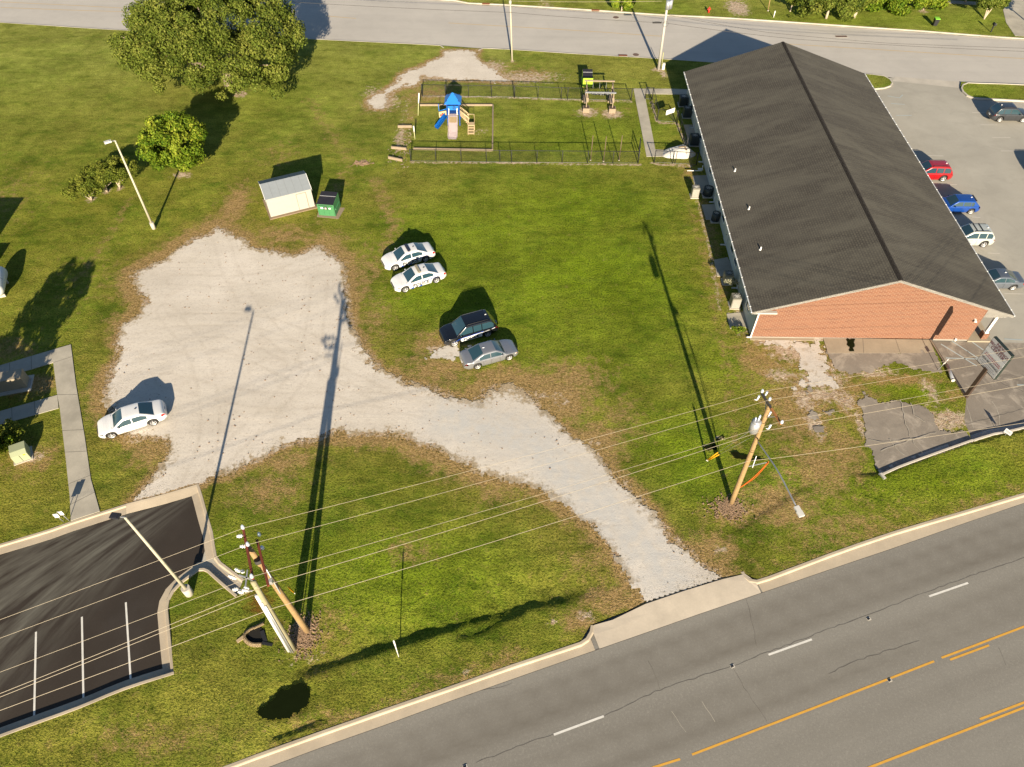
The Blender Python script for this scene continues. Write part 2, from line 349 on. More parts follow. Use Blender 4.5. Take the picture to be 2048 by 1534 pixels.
S('decal_blue', (.012, .07, .42), .35); S('decal_black', (.012, .012, .014), .4); S('decal_white', (.7, .7, .7), .35); S('lightbar_dark', (.03, .035, .055), .2); S('lightbar_tan', (.30, .27, .19), .3)
S('pole_wood', (.30, .195, .085), .85, var=.35, sc=5, bump=.4); S('pole_grey', (.30, .27, .16), .8, var=.2, sc=4); S('arm_red', (.15, .032, .014), .7, var=.3); S('arm_orange', (.36, .15, .045), .75, var=.25); S('stake', (.12, .085, .05), .8); S('arm_dark', (.045, .04, .036), .8)
S('galv', (.46, .47, .48), .4, .5, .12); S('insulator', (.62, .68, .76), .15, coat=.8); S('insulator_dark', (.10, .14, .18), .15, coat=.8); S('wire', (.42, .36, .26), .5, .1); S('wire_dark', (.06, .055, .05), .6)
S('concrete_pole', (.46, .42, .31), .75); S('lamp_grey', (.55, .54, .50), .4); S('lamp_black', (.025, .025, .03), .35); S('orange_plastic', (.60, .13, .02), .5); S('yellow_plastic', (.75, .36, .01), .45)
S('shed_white', (.37, .355, .315), .55, var=.05); S('shed_seam', (.19, .205, .215), .5); S('shed_roof', (.24, .265, .28), .5, .1, .1); S('wood', (.22, .16, .10), .85, var=.25, sc=6); S('wood_old', (.27, .21, .145), .9, var=.3, sc=6)
S('dump_green', (.055, .20, .08), .55, var=.2); S('dump_lime', (.30, .48, .035), .5, var=.06); S('lid_black', (.022, .02, .024), .45, var=.3); S('rust', (.19, .06, .02), .9)
S('fence_black', (.018, .018, .018), .6); S('fence_galv', (.36, .37, .36), .5, .4); S('post_green', (.36, .36, .16), .7)
S('play_blue', (.012, .16, .55), .4, var=.08); S('play_navy', (.01, .06, .26), .4); S('play_pink', (.66, .56, .56), .45, var=.05); S('play_beige', (.50, .38, .22), .5); S('play_dark', (.02, .03, .05), .5)
S('tarp_grey', (.22, .23, .25), .6, var=.15); S('tarp_white', (.55, .53, .49), .7, var=.12); S('soil', (.07, .045, .03), .95)
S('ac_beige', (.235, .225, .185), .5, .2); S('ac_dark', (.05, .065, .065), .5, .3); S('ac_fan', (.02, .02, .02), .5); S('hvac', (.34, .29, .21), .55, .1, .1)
S('tank_white', (.66, .67, .66), .35, var=.04); S('xfmr_green', (.33, .36, .22), .5, var=.06); S('sign_face', (.46, .465, .47), .5, var=.03); S('sign_face_pale', (.56, .575, .58), .5, var=.03); S('sign_frame', (.02, .03, .025), .5); S('sign_pole', (.055, .035, .025), .6)
S('text_red', (.26, .035, .045), .6); S('text_dark', (.03, .035, .05), .6); S('text_grey', (.22, .23, .25), .6); S('bin_black', (.02, .02, .022), .5); S('bin_lime', (.22, .55, .04), .45); S('hydrant', (.62, .03, .02), .45)
S('bark', (.24, .19, .135), .9, var=.3, sc=8, bump=.5); S('bark_pale', (.44, .36, .27), .85, var=.2, sc=8); S('iron', (.13, .085, .065), .8); S('dark_hole', (.008, .007, .005), 1.); S('culvert', (.40, .30, .17), .85, var=.2); S('chips', (.27, .18, .11), .95, var=.5, sc=9); S('downspout', (.62, .63, .62), .4, var=.04); S('soffit', (.42, .40, .36), .6, var=.03); S('ridge', (.048, .040, .032), .9); S('asphalt_lip', (.20, .18, .15), .95)
leaf_mat('leaf_oak', (.038, .062, .009), (.115, .150, .020), (.225, .235, .046)); leaf_mat('leaf_bright', (.03, .080, .006), (.13, .195, .013), (.33, .35, .040)); leaf_mat('leaf_small', (.035, .060, .008), (.12, .150, .018), (.24, .25, .040)); leaf_mat('leaf_weed', (.07, .09, .02), (.18, .15, .05), (.34, .24, .11)); leaf_mat('leaf_pale', (.13, .15, .07), (.34, .33, .22), (.5, .47, .36))
m_ = MATS

# ------------------------------------------------------------------ plan outlines (from photo pixels on the ground plane)
hw_outer = G([(-420, 1822), (-60, 1716), (200, 1631), (440, 1536), (512, 1509), (640, 1463), (768, 1418), (896, 1374), (1024, 1329), (1100, 1304), (1160, 1284)])
hw_mouth = G([(1181, 1252), (1225, 1240), (1290, 1209), (1370, 1182), (1445, 1159), (1490, 1147), (1513, 1159)])
hw_outer2 = G([(1513, 1160), (1536, 1153), (1600, 1129), (1661, 1106), (1786, 1063), (1926, 1022), (2047, 986), (2200, 941), (2500, 858)])
hw_inner = G([(-420, 1870), (-60, 1752), (200, 1662), (440, 1568), (512, 1542), (640, 1494), (768, 1449), (896, 1402), (1024, 1357), (1150, 1313), (1274, 1270), (1400, 1226), (1535, 1180), (1661, 1137), (1786, 1095), (1926, 1046), (2047, 1005), (2200, 957), (2500, 871)])
far = Vector((14, -42))*1.0
hw_poly = hw_outer+[g2(1181, 1285)]+G([(1290, 1240), (1445, 1188), (1513, 1166)])+hw_outer2
hwC = hw_outer+G([(1181, 1250), (1290, 1208), (1445, 1158), (1490, 1147), (1513, 1159)])+hw_outer2
hw_poly = hwC+[(hwC[-1][0]+10, hwC[-1][1]-32), (hwC[0][0]+10, hwC[0][1]-32)]
l1_N = G([(-60, 1104), (0, 1088), (100, 1058), (142, 1043), (252, 1008), (330, 988), (397, 968)])
l1_E = G([(397, 968), (405, 993), (415, 1030), (425, 1063), (429, 1090), (433, 1112), (442, 1124), (462, 1139), (488, 1158)])
l1_C = G([(472, 1195), (445, 1172), (427, 1156), (415, 1145), (407, 1141.5), (398, 1142), (384, 1152), (364, 1167), (348, 1184), (339, 1201), (336, 1219), (338, 1240), (343, 1290), (350, 1350)])
l1_S = G([(350, 1350), (250, 1382), (160, 1419), (80, 1448), (0, 1477), (-80, 1508)])
l1_poly = l1_N+l1_E[1:]+l1_C+l1_S[1:]+G([(-260, 1560), (-220, 1060)])
st_S = G([(-900, -10), (-300, 24), (0, 45), (110, 52), (217, 59), (430, 68), (637, 79), (760, 85), (884, 91), (964, 97), (1019, 99), (1174, 109), (1311, 117), (1500, 130), (1640, 141), (1745, 149), (1775, 152), (1928, 164), (2047, 169), (2400, 186), (3000, 215)])
st_N = G([(-900, -110), (-300, -72), (300, -40), (700, -15), (912, 0), (937, 5), (1024, 9), (1184, 19), (1334, 29), (1424, 33), (1536, 40), (1773, 56), (1848, 61), (2003, 73), (2200, 84), (3000, 130)])
st_poly = st_S+st_N[::-1]
EW = 39.5                                             # east brick wall plane
l2_poly = [(EW, 43.4), (EW, 82.)]+G([(1745, 178), (1770, 176), (1781, 171), (1785, 163), (1776, 154), (1786, 153), (1923, 163.5), (1921, 172), (1924, 181), (1932, 190), (1946, 196), (2047, 202), (2400, 222), (2900, 760), (2400, 742), (2047, 857), (1990, 869), (1945, 883), (1928, 840), (1933, 797), (1895, 736), (1858, 677)])
ASP = -.13

# ------------------------------------------------------------------ ground sheet
XB, XN, XP = at(614, 1261), at(586, 1298), at(1463, 1005)
berm1 = G([(352, 1352), (250, 1384), (160, 1421), (80, 1450), (0, 1479), (-120, 1522)])
berm2 = G([(1766, 954), (1866, 914), (1936, 889), (2047, 860), (2300, 790)])
ditch = cat2(G([(560, 1352), (650, 1318), (760, 1283), (900, 1240), (1020, 1208), (1120, 1187), (1215, 1165)]), 1.)
ditch2 = cat2(G([(905, 1275), (960, 1262), (1010, 1235), (1060, 1218)]), 1.)
ditch3 = cat2(G([(1440, 1080), (1490, 1040), (1560, 985), (1640, 960)]), 1.)
rut = cat2(G([(530, 1480), (600, 1455), (660, 1432)]), 1.)
ditch4 = cat2(G([(1442, 905), (1470, 912), (1500, 920), (1530, 925)]), 1.)
def pit(x, y, px, py, rx, ry, ang, dep, hard=.35):
    c = at(px, py); dx = x-c.x; dy = y-c.y; ca, sa = math.cos(ang), math.sin(ang); u = (dx*ca+dy*sa)/rx; v = (-dx*sa+dy*ca)/ry
    r = np.sqrt(u*u+v*v)+.35*fbm(x, y, 1.1, 3); return -dep*(1-sstep(1-hard, 1+hard*.3, r))
def ditch_z(x, y, path, depth, north, south):
    """V ditch: steep south bank, long gentle north bank"""
    P = np.array(path); d = linedist(path, x, y); L = np.linalg.norm(P[-1]-P[0]); e = (P[-1]-P[0])/L
    s = -(x-P[0][0])*e[1]+(y-P[0][1])*e[0]; s = np.where(d > abs(s)*1.5+3, s, np.sign(s+1e-9)*d)
    t = ((x-P[0][0])*e[0]+(y-P[0][1])*e[1])/L; fade = sstep(-.03, .10, t)*(1-sstep(.82, 1.03, t))
    return -depth*fade*np.where(s > 0, 1-sstep(0, north, s), 1-sstep(0, south, -s))
def gz(x, y):
    z = .03*fbm(x, y, .25, 3)
    z = z+.17*(1-sstep(.3, 3., linedist(berm1, x, y)))+.15*(1-sstep(.3, 3.5, linedist(berm2, x, y)))*(y < np.interp(x, [p[0] for p in berm2], [p[1] for p in berm2])+.12)
    z = z+ditch_z(x, y, ditch, .27, 3.0, .95)*(.85+1.3*(fbm(x, y, .9, 4)+.1))+ditch_z(x, y, ditch2, .14, 1.2, .35)+ditch_z(x, y, ditch3, .09, 2., .6)+ditch_z(x, y, rut, .16, .8, .35)
    z = z+pit(x, y, 572, 1405, 2.0, 1.3, .40, .12, .4)
    z = z+pit(x, y, 512, 1272, .45, .35, .1, .6, .3)
    return z
def axis(parts):
    out = [];
    for a, b, s in parts: out += list(np.arange(a, b, s))
    return np.array(out+[parts[-1][1]])
xs = axis([(-2500, -400, 300), (-400, -120, 20), (-120, -80, 2), (-80, -45, .4), (-45, 45, .25), (45, 82, .4), (82, 120, 2), (120, 400, 20), (400, 2500, 300)])
ys = axis([(-2000, -100, 300), (-100, -10, 10), (-10, 6, 1), (6, 62, .22), (62, 118, .35), (118, 140, 2), (140, 400, 20), (400, 3000, 300)])
X, Y = np.meshgrid(xs, ys); sh = X.shape; X = X.ravel().copy(); Y = Y.ravel().copy()
nearm = (np.abs(X) < 82) & (Y > 0) & (Y < 119)
X[nearm] += rng.uniform(-.05, .05, nearm.sum()); Y[nearm] += rng.uniform(-.05, .05, nearm.sum())
carve = np.full(X.shape, 9.)
def closest_snap(poly):
    global X, Y
    P = np.array(poly); lo = P.min(0)-1; hi = P.max(0)+1; idx = np.where((X > lo[0]) & (X < hi[0]) & (Y > lo[1]) & (Y < hi[1]))[0]
    x = X[idx]; y = Y[idx]; d = sdf(poly, x, y)
    near = np.abs(d) < np.where((y > 61.5) | (np.abs(x) > 44.5), .37, .27)
    best = np.full(x.shape, 1e18); bx = x.copy(); by = y.copy()
    for i in range(len(P)):
        a = P[i]; b = P[(i+1) % len(P)]; e = b-a; L = (e@e) or 1e-9; t = np.clip(((x-a[0])*e[0]+(y-a[1])*e[1])/L, 0, 1)
        qx = a[0]+t*e[0]; qy = a[1]+t*e[1]; dd = (x-qx)**2+(y-qy)**2; m = dd < best; best[m] = dd[m]; bx[m] = qx[m]; by[m] = qy[m]
    x[near] = bx[near]; y[near] = by[near]; X[idx] = x; Y[idx] = y
    d = np.where(near, 0, d); carve[idx] = np.minimum(carve[idx], d)
for pl in (hw_poly, l1_poly, st_poly, l2_poly): closest_snap(pl)
Z = gz(X, Y); far_m = (np.abs(X) > 100) | (Y > 125) | (Y < 4); Z[far_m] = 0
Z = np.where(carve < -.001, -1.0, Z)

gravel_px = [(440, 452), (455, 462), (470, 470), (489, 478), (500, 497), (540, 500), (585, 512), (620, 497), (640, 492), (660, 508), (686, 525), (690, 560), (700, 600), (700, 625), (705, 660), (722, 690), (745, 715), (765, 740), (800, 755), (812, 768), (850, 772), (890, 790), (925, 802), (962, 806), (972, 778), (1020, 768), (1062, 786), (1085, 815), (1105, 840), (1130, 862), (1160, 880), (1190, 905), (1213, 930), (1225, 955), (1250, 975), (1285, 1005), (1310, 1030), (1340, 1070), (1375, 1100), (1410, 1130), (1442, 1156), (1370, 1182), (1292, 1207), (1286, 1190), (1262, 1160), (1240, 1130), (1220, 1100), (1203, 1072), (1185, 1050), (1150, 1030), (1130, 1005), (1100, 990), (1080, 975), (1040, 960), (1000, 953), (960, 945), (938, 930), (900, 908), (865, 895), (830, 885), (815, 872), (790, 868), (740, 868), (700, 872), (680, 860), (650, 876), (600, 886), (560, 895), (525, 915), (500, 925), (460, 945), (425, 955), (400, 970), (390, 970), (330, 986), (262, 1008), (280, 985), (305, 955), (335, 920), (338, 895), (330, 880), (300, 875), (265, 878), (240, 860), (225, 830), (212, 800), (212, 770), (222, 740), (238, 705), (230, 690), (245, 650), (262, 640), (280, 630), (290, 600), (272, 575), (265, 548), (290, 535), (330, 520), (350, 500), (390, 475), (420, 468), (430, 455)]
gravel2_px = [(888, 101), (960, 100), (952, 110), (960, 122), (985, 135), (1022, 158), (1024, 165), (960, 163), (900, 160), (870, 157), (843, 158), (835, 172), (800, 178), (780, 190), (775, 205), (765, 220), (740, 218), (733, 203), (752, 188), (775, 175), (790, 165), (800, 148), (815, 140), (840, 132), (860, 122), (885, 113)]
grv = G(gravel_px); grv2 = G(gravel2_px)
m = nearm
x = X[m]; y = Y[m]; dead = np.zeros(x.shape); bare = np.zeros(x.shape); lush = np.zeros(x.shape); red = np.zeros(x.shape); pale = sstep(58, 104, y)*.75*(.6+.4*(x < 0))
dg = sdf(grv, x, y); dg2 = sdf(grv2, x, y)
n1 = fbm(x, y, .35, 4); n2 = fbm(x+50, y, .12, 3)
dead = np.maximum(dead, 1.05*(1-sstep(-.2, 2.6+5.5*n2, dg))); dead = np.maximum(dead, .8*(1-sstep(0, 1.2, dg2)))
bare = np.maximum(bare, .66*(1-sstep(-.2, .9+1.6*n1, dg))); bare = np.maximum(bare, .6*(1-sstep(-.2, .9, dg2)))
def blob(px, py, rx, ry, s, arr, ang=0.):
    c = at(px, py); sc = (c-Vector((0, 0, CAMH))).length/FPX; sy = sc*(c-Vector((0, 0, CAMH))).length/CAMH
    dx = (x-c.x)/(rx*sc); dy = (y-c.y)/(ry*sy); np.maximum(arr, s*np.exp(-(dx*dx+dy*dy)*.9), out=arr)
def lineb(pts, wpx, s, arr):
    P = G(pts); c = at(*pts[0]); sc = (c-Vector((0, 0, CAMH))).length/FPX; d = linedist(P, x, y); np.maximum(arr, s*np.exp(-(d/(wpx*sc))**2), out=arr)
for b in [(470, 410, 25, 35, .95), (560, 470, 60, 22, .7), (650, 480, 50, 18, .7), (720, 560, 35, 70, .6), (750, 640, 40, 60, .5), (880, 740, 90, 45, .75), (1110, 800, 75, 50, 1.15), (1195, 885, 55, 40, 1.05), (1050, 765, 75, 28, 1.), (1140, 760, 80, 45, .8), (1240, 840, 60, 60, .5), (880, 690, 60, 30, .8), (950, 790, 50, 20, .9), (300, 900, 40, 25, .9), (560, 920, 70, 25, .8), (540, 980, 70, 40, .65), (1000, 985, 60, 30, .6), (1180, 1120, 60, 40, .5), (1220, 1200, 60, 30, .9), (1160, 1240, 40, 25, .8), (820, 1100, 60, 30, .5), (1440, 1100, 50, 30, .7), (1560, 1010, 80, 45, .85), (1640, 930, 80, 60, .75), (1600, 820, 80, 80, .8), (1700, 1060, 170, 50, .5), (1520, 720, 60, 50, .7), (1700, 800, 60, 60, .7), (1690, 900, 40, 60, .7), (1420, 1090, 60, 30, .7), (640, 1260, 60, 50, .5), (700, 1440, 150, 25, .5), (950, 1360, 120, 25, .5), (300, 1480, 120, 30, .45), (560, 310, 40, 25, .35), (860, 190, 60, 18, .7), (1060, 150, 50, 14, .7), (960, 140, 60, 16, .8), (760, 205, 40, 18, .6), (1210, 225, 45, 10, .5), (1420, 460, 14, 90, .55), (1440, 560, 14, 60, .6), (1380, 345, 20, 20, .6), (1640, 720, 70, 30, .7), (1800, 760, 90, 12, .7), (1900, 790, 30, 15, .6), (0, 400, 60, 40, .35), (240, 720, 15, 60, .6), (300, 620, 15, 50, .5), (180, 560, 80, 50, .25), (1500, 700, 50, 40, .4), (820, 235, 15, 60, .5), (60, 920, 50, 25, .7), (60, 770, 50, 15, 1.), (15, 700, 60, 20, .6), (640, 1330, 30, 30, .3), (780, 200, 30, 25, .4), (700, 300, 30, 12, .3), (1460, 1030, 60, 25, .6)]: blob(*b, dead)
for b in [(480, 188, 16, 7, .85), (365, 350, 20, 6, .9), (182, 399, 8, 5, .9), (213, 383, 8, 5, .9), (240, 376, 8, 5, .9), (1174, 225, 22, 9, .95), (1224, 228, 22, 9, .95), (1440, 1100, 14, 9, .8), (1590, 700, 60, 25, .9), (1640, 760, 60, 20, .85), (1700, 735, 70, 14, .8), (1870, 850, 40, 30, .85), (1650, 790, 55, 16, .85), (1610, 800, 26, 30, .8), (1630, 850, 22, 30, .8), (1560, 750, 40, 20, .7), (1690, 800, 20, 24, .8), (1745, 745, 50, 10, .8), (1905, 838, 36, 16, .95), (1720, 850, 10, 30, .8), (1480, 640, 25, 30, .75), (620, 410, 30, 10, .6), (885, 700, 40, 12, .8), (905, 155, 80, 8, .9), (765, 203, 40, 20, .78), (850, 150, 60, 16, .7), (1040, 155, 100, 14, .72), (985, 135, 30, 14, .8), (745, 185, 26, 16, .6), (800, 275, 12, 30, .75), (1050, 158, 60, 8, .8), (960, 262, 30, 8, .5), (1025, 122, 6, 3, .9), (1317, 139, 14, 4, .9), (1327, 148, 8, 10, .8), (1475, 15, 22, 14, .95), (1090, 10, 20, 10, .6), (1190, 885, 20, 10, .6), (1416, 895, 20, 8, .6), (1442, 878, 20, 8, .6), (1560, 680, 60, 12, 1.), (600, 1310, 45, 20, .5), (60, 915, 30, 10, .8), (1700, 28, 5, 3, .5), (1845, 22, 10, 4, .8), (1170, 1230, 25, 14, .7), (1105, 1245, 20, 8, .6), (725, 325, 14, 5, .8), (1460, 1015, 45, 22, .5), (103, 982, 5, 4, .7), (930, 1345, 10, 8, .6), (1120, 800, 30, 22, .55), (1080, 790, 25, 12, .6), (1860, 780, 18, 30, .7)]: blob(*b, bare)
for b in [(1150, 560, 260, 170, .9), (1100, 420, 250, 80, .8), (1150, 260, 200, 60, .75), (960, 470, 200, 100, .8), (850, 600, 120, 60, .8), (800, 1150, 260, 110, .8), (1380, 900, 110, 110, .8), (1850, 960, 260, 60, .8), (1840, 780, 60, 16, .9), (1610, 692, 28, 10, 1.), (100, 140, 260, 90, .45), (760, 130, 160, 60, .6), (560, 190, 140, 60, .6), (1900, 185, 160, 14, .9), (1750, 40, 300, 18, .9), (1300, 15, 120, 12, .8), (450, 1100, 60, 50, .5), (1450, 730, 60, 60, .7), (1660, 830, 30, 18, .6)]: blob(*b, lush)
for ln in [([(845, 192), (1020, 195), (1140, 200), (1262, 203)], 5, .75), ([(822, 324), (1280, 329)], 5, .75), ([(1306, 327), (1380, 332)], 6, .8), ([(1303, 203), (1314, 243), (1325, 247), (1355, 247)], 4, .8), ([(1355, 250), (1378, 300)], 5, .8), ([(1395, 400), (1420, 500), (1440, 620)], 6, .6), ([(777, 325), (800, 280), (815, 200)], 12, .45)]: lineb(*ln, bare)
for ln in [([(260, 400), (200, 500), (150, 560)], 10, .4), ([(750, 360), (790, 450), (740, 560)], 18, .5), ([(1380, 400), (1450, 700), (1470, 900)], 14, .35), ([(440, 1568), (1024, 1320)], 30, .5), ([(1536, 1150), (2048, 980)], 26, .45), ([(620, 200), (700, 330), (640, 440)], 16, .35)]: lineb(*ln, dead)
lush = np.maximum(lush, .2*(dg > 3)); lush *= (1-sstep(.4, .9, dead)); lush *= sstep(0, 3, dg)
for b in [(520, 1200, 35, 30, .95), (560, 1240, 20, 14, .6), (1560, 960, 50, 30, .25), (30, 790, 60, 20, .5)]: blob(*b, red)
A_ = {}
for nm, arr in (('dead', dead), ('bare', bare), ('lush', lush), ('red', red), ('pale', pale)):
    full = np.zeros(X.shape); full[m] = arr; A_[nm] = full
gi = np.arange(X.size).reshape(sh); q = np.stack([gi[:-1, :-1], gi[:-1, 1:], gi[1:, 1:], gi[1:, :-1]], -1).reshape(-1, 4)
q = q[~(carve[q] < -.001).any(1)]
_ax, _ay = X[q], Y[q]; _ar = .5*((_ax[:, 2]-_ax[:, 0])*(_ay[:, 3]-_ay[:, 1])-(_ax[:, 3]-_ax[:, 1])*(_ay[:, 2]-_ay[:, 0]))
q = q[~(carve[q] == 0).all(1) & (_ar > .003)]; _edge = (carve[q] == 0).any(1)
def grid_mesh(name, co, quads, mat, attrs=None, smooth=True):
    me = bpy.data.meshes.new(name); me.vertices.add(len(co)); me.vertices.foreach_set('co', co.astype(np.float32).ravel())
    me.loops.add(quads.size); me.loops.foreach_set('vertex_index', quads.ravel().astype(np.int32)); me.polygons.add(len(quads))
    me.polygons.foreach_set('loop_start', np.arange(0, quads.size, 4, dtype=np.int32)); me.polygons.foreach_set('use_smooth', np.full(len(quads), smooth))
    me.update(calc_edges=True); me.validate(); me.materials.append(mat)
    for k, v in (attrs or {}).items(): a = me.attributes.new(k, 'FLOAT', 'POINT'); a.data.foreach_set('value', v.astype(np.float32))
    o = bpy.data.objects.new(name, me); scene.collection.objects.link(o); return o
_g = props(grid_mesh('ground', np.stack([X, Y, Z], 1), q, m_['lawn'], A_), kind='structure')
if len(_g.data.polygons) == len(q): _g.data.polygons.foreach_set('use_smooth', ~_edge); _g.data.update()

def ragged(name, polys, mat, z=.012, cell=.12, amp=.55, fr=.9, extra=None, attrs=None, bias=0., holes=()):
    allp = np.concatenate([np.array(p) for p in polys]); lo = allp.min(0)-1; hi = allp.max(0)+1
    xs = np.arange(lo[0], hi[0], cell); ys = np.arange(lo[1], hi[1], cell); X, Y = np.meshgrid(xs, ys); sh = X.shape; X = X.ravel(); Y = Y.ravel()
    d = np.full(X.shape, 9.)
    for p in polys: d = np.minimum(d, sdf(p, X, Y))
    for p in holes: d = np.maximum(d, -sdf(p, X, Y)-0.0)
    nz = fbm(X, Y, fr*.55, 6); d2 = d+amp*nz*2.6+bias+.12+amp*1.1*(vnoise(X, Y, 6.)-.5)+amp*.9*(vnoise(X, Y, 2.3)-.5)
    if extra is not None: d2 = extra(X, Y, d, d2)
    gi = np.arange(X.size).reshape(sh); q = np.stack([gi[:-1, :-1], gi[:-1, 1:], gi[1:, 1:], gi[1:, :-1]], -1).reshape(-1, 4); q = q[(d2[q].mean(1) < 0)]
    u, inv = np.unique(q, return_inverse=True); q = inv.reshape(-1, 4)
    Xj = X[u]+rng.uniform(-cell*.3, cell*.3, u.size); Yj = Y[u]+rng.uniform(-cell*.3, cell*.3, u.size)
    Zj = np.maximum(gz(Xj, Yj)*.0, 0)+z+.006*vnoise(Xj, Yj, 3.)+.035*np.maximum(0, vnoise(Xj, Yj, .25)-.0)
    Zj = np.maximum(Zj, gz(Xj, Yj)+z)
    return props(grid_mesh(name, np.stack([Xj, Yj, Zj], 1), q, mat, {k: f(Xj, Yj) for k, f in (attrs or {}).items()}), kind='structure')
lane = G([(900, 840), (1060, 880), (1200, 1010), (1330, 1140)])
cut = l1_poly
TR = [cat2(G(p), 1.) for p in ([(395, 978), (460, 900), (560, 800), (620, 700), (640, 560)], [(380, 980), (420, 860), (400, 720), (330, 620)], [(300, 700), (450, 690), (620, 760), (800, 810), (980, 850), (1120, 930), (1230, 1040), (1350, 1160)], [(330, 760), (520, 800), (760, 800), (960, 830), (1100, 900), (1200, 990), (1330, 1140), (1380, 1170)], [(260, 660), (380, 640), (540, 650), (690, 720), (850, 800)], [(440, 470), (470, 560), (560, 680), (760, 790)], [(350, 560), (500, 560), (640, 520)])]
def tracks(a, b):
    r = np.zeros(a.shape)
    for p in TR:
        d = linedist(p, a, b); r = np.maximum(r, np.maximum(np.exp(-((d-.75)/.16)**2), .35*np.exp(-((d-1.25)/.12)**2)))
    return r
def gex(X, Y, d, d2):
    # keep the edge that meets the paved lot and the apron clean
    dl = sdf(l1_poly, X, Y); da = sdf(hw_poly, X, Y)
    near = (dl < .6) | (da < .7); return np.where((dl < .05) | (da < .03), 1, np.where(near, d, d2))
ragged('gravel_lot', [grv], m_['gravel'], extra=gex, attrs={'grey': lambda a, b: np.exp(-(linedist(lane, a, b)/2.2)**2), 'track': tracks, 'edge': lambda a, b: .40*(np.exp(-(((a-at(1030, 785).x)/2.6)**2+((b-at(1030, 785).y)/1.6)**2)))+np.where((sdf(l1_poly, a, b) < 1.2) | (sdf(hw_poly, a, b) < 1.5), 0, np.exp(np.minimum(0, sdf(grv, a, b))/.9)*.85)})
ragged('gravel_path', [grv2], m_['gravel'], amp=.8, fr=.8, bias=.1, extra=lambda X, Y, d, d2: np.where(sdf(st_poly, X, Y) < .1, 1, d2), attrs={'grey': lambda a, b: a*0, 'edge': lambda a, b: np.exp(np.minimum(0, sdf(grv2, a, b))/.8)*.8})
# loose grit patches beyond the drive and by the brick wall
k_ = lambda pts: G(pts)
ragged('gravel_patch', [k_([(1500, 684), (1560, 678), (1640, 680), (1652, 712), (1670, 735), (1640, 752), (1600, 740), (1580, 700), (1520, 690)]), k_([(1640, 745), (1560, 775), (1595, 790), (1660, 770), (1680, 800), (1672, 770)]), k_([(850, 712), (900, 690), (935, 692), (895, 715)])], m_['gravel'], amp=.9, fr=.7, bias=.15, z=.01, attrs={'grey': lambda a, b: a*0+.5, 'edge': lambda a, b: a*0+.45})
ragged('old_asphalt', [k_([(1652, 700), (1740, 700), (1870, 700), (1885, 745), (1850, 742), (1800, 730), (1745, 742), (1700, 752), (1665, 735)]), k_([(1606, 772), (1628, 770), (1632, 785), (1612, 790)]), k_([(1612, 820), (1640, 830), (1640, 845), (1620, 840)]), k_([(1625, 850), (1650, 852), (1640, 872), (1620, 862)]), k_([(1645, 822), (1668, 820), (1660, 834)])], m_['oldasphalt'], amp=.35, fr=.9, z=.03, extra=lambda X, Y, d, d2: np.where(Y > 43.2, 1, d2))

S('pond', (.008, .012, .004), 1., spec=0); S('stain_shade', (.012, .014, .005), 1., var=.5, spec=0)
ragged('water', [G([(508, 1428), (520, 1408), (545, 1390), (565, 1372), (590, 1364), (622, 1372), (628, 1392), (618, 1415), (600, 1432), (570, 1443), (540, 1447), (522, 1440)])], m_['pond'], amp=.3, fr=1.6, z=.012, cell=.08)
ragged('stain_shade_patch', [G([(1404, 893), (1430, 888), (1433, 900), (1420, 905), (1406, 900)]), G([(1428, 878), (1450, 870), (1452, 879), (1436, 885)]), G([(1694, 678), (1713, 678), (1714, 690), (1708, 705), (1697, 705), (1692, 690)]), G([(1440, 905), (1470, 903), (1500, 912), (1530, 915), (1533, 923), (1500, 926), (1465, 915)])], m_['stain_shade'], amp=.18, fr=1.4, z=.066, cell=.07)  # dark blobs and a pad stain; the long strip paints the ditch shadow
# ------------------------------------------------------------------ highway
def sheet_obj(name, poly, z, mat, kind='structure', parent=None):
    mb = MB(); mb.sheet(poly, z); o = mb.build(name, mat, parent)
    return props(o, kind=kind) if kind and not parent else o
def near_on(path, p):
    P = np.array(path); best = None
    for i in range(len(P)-1):
        a0 = P[i]; e = P[i+1]-a0; t = np.clip(((p[0]-a0[0])*e[0]+(p[1]-a0[1])*e[1])/(e@e), 0, 1); qq = a0+t*e; d = (qq[0]-p[0])**2+(qq[1]-p[1])**2
        if best is None or d < best[0]: best = (d, qq)
    return tuple(best[1])
def patch_grid(name, poly, z, mat, attrs, cell=.5):
    P = np.array(poly); lo = P.min(0)-.5; hi = P.max(0)+.5; xs = np.arange(lo[0], hi[0], cell); ys = np.arange(lo[1], hi[1], cell); X, Y = np.meshgrid(xs, ys); sh = X.shape
    d = sdf(poly, X.ravel(), Y.ravel()); gi = np.arange(X.size).reshape(sh); q = np.stack([gi[:-1, :-1], gi[:-1, 1:], gi[1:, 1:], gi[1:, :-1]], -1).reshape(-1, 4); q = q[(d[q] < .0).any(1)]
    u, inv = np.unique(q, return_inverse=True); x = X.ravel()[u]; y = Y.ravel()[u]; dd = d[u]
    # pull outside vertices back under the kerb
    P2 = np.array(poly); out = dd > 0
    for i in np.where(out)[0]: qx = near_on(list(poly)+[poly[0]], (x[i], y[i])); x[i], y[i] = qx
    return props(grid_mesh(name, np.stack([x, y, np.full(x.shape, z)], 1), inv.reshape(-1, 4), mat, {k: f(x, y) for k, f in attrs.items()}), kind='structure')
HWL = cat2(hw_inner, 4.)
def wband(a, b):
    d = linedist(HWL, a, b); r = np.zeros(a.shape)
    for c_, w_, k_ in ((1.1, .35, .75), (2.65, .5, 1.), (1.85, .5, .6), (4.9, .4, .6), (6.4, .45, .75), (5.7, .5, .35), (9., .5, .25)): r = np.maximum(r, k_*np.exp(-((d-c_)/w_)**2))
    return r
hwp = patch_grid('highway', hw_poly, ASP, m_['highway'], {'band': wband}, .6); hw = hwp
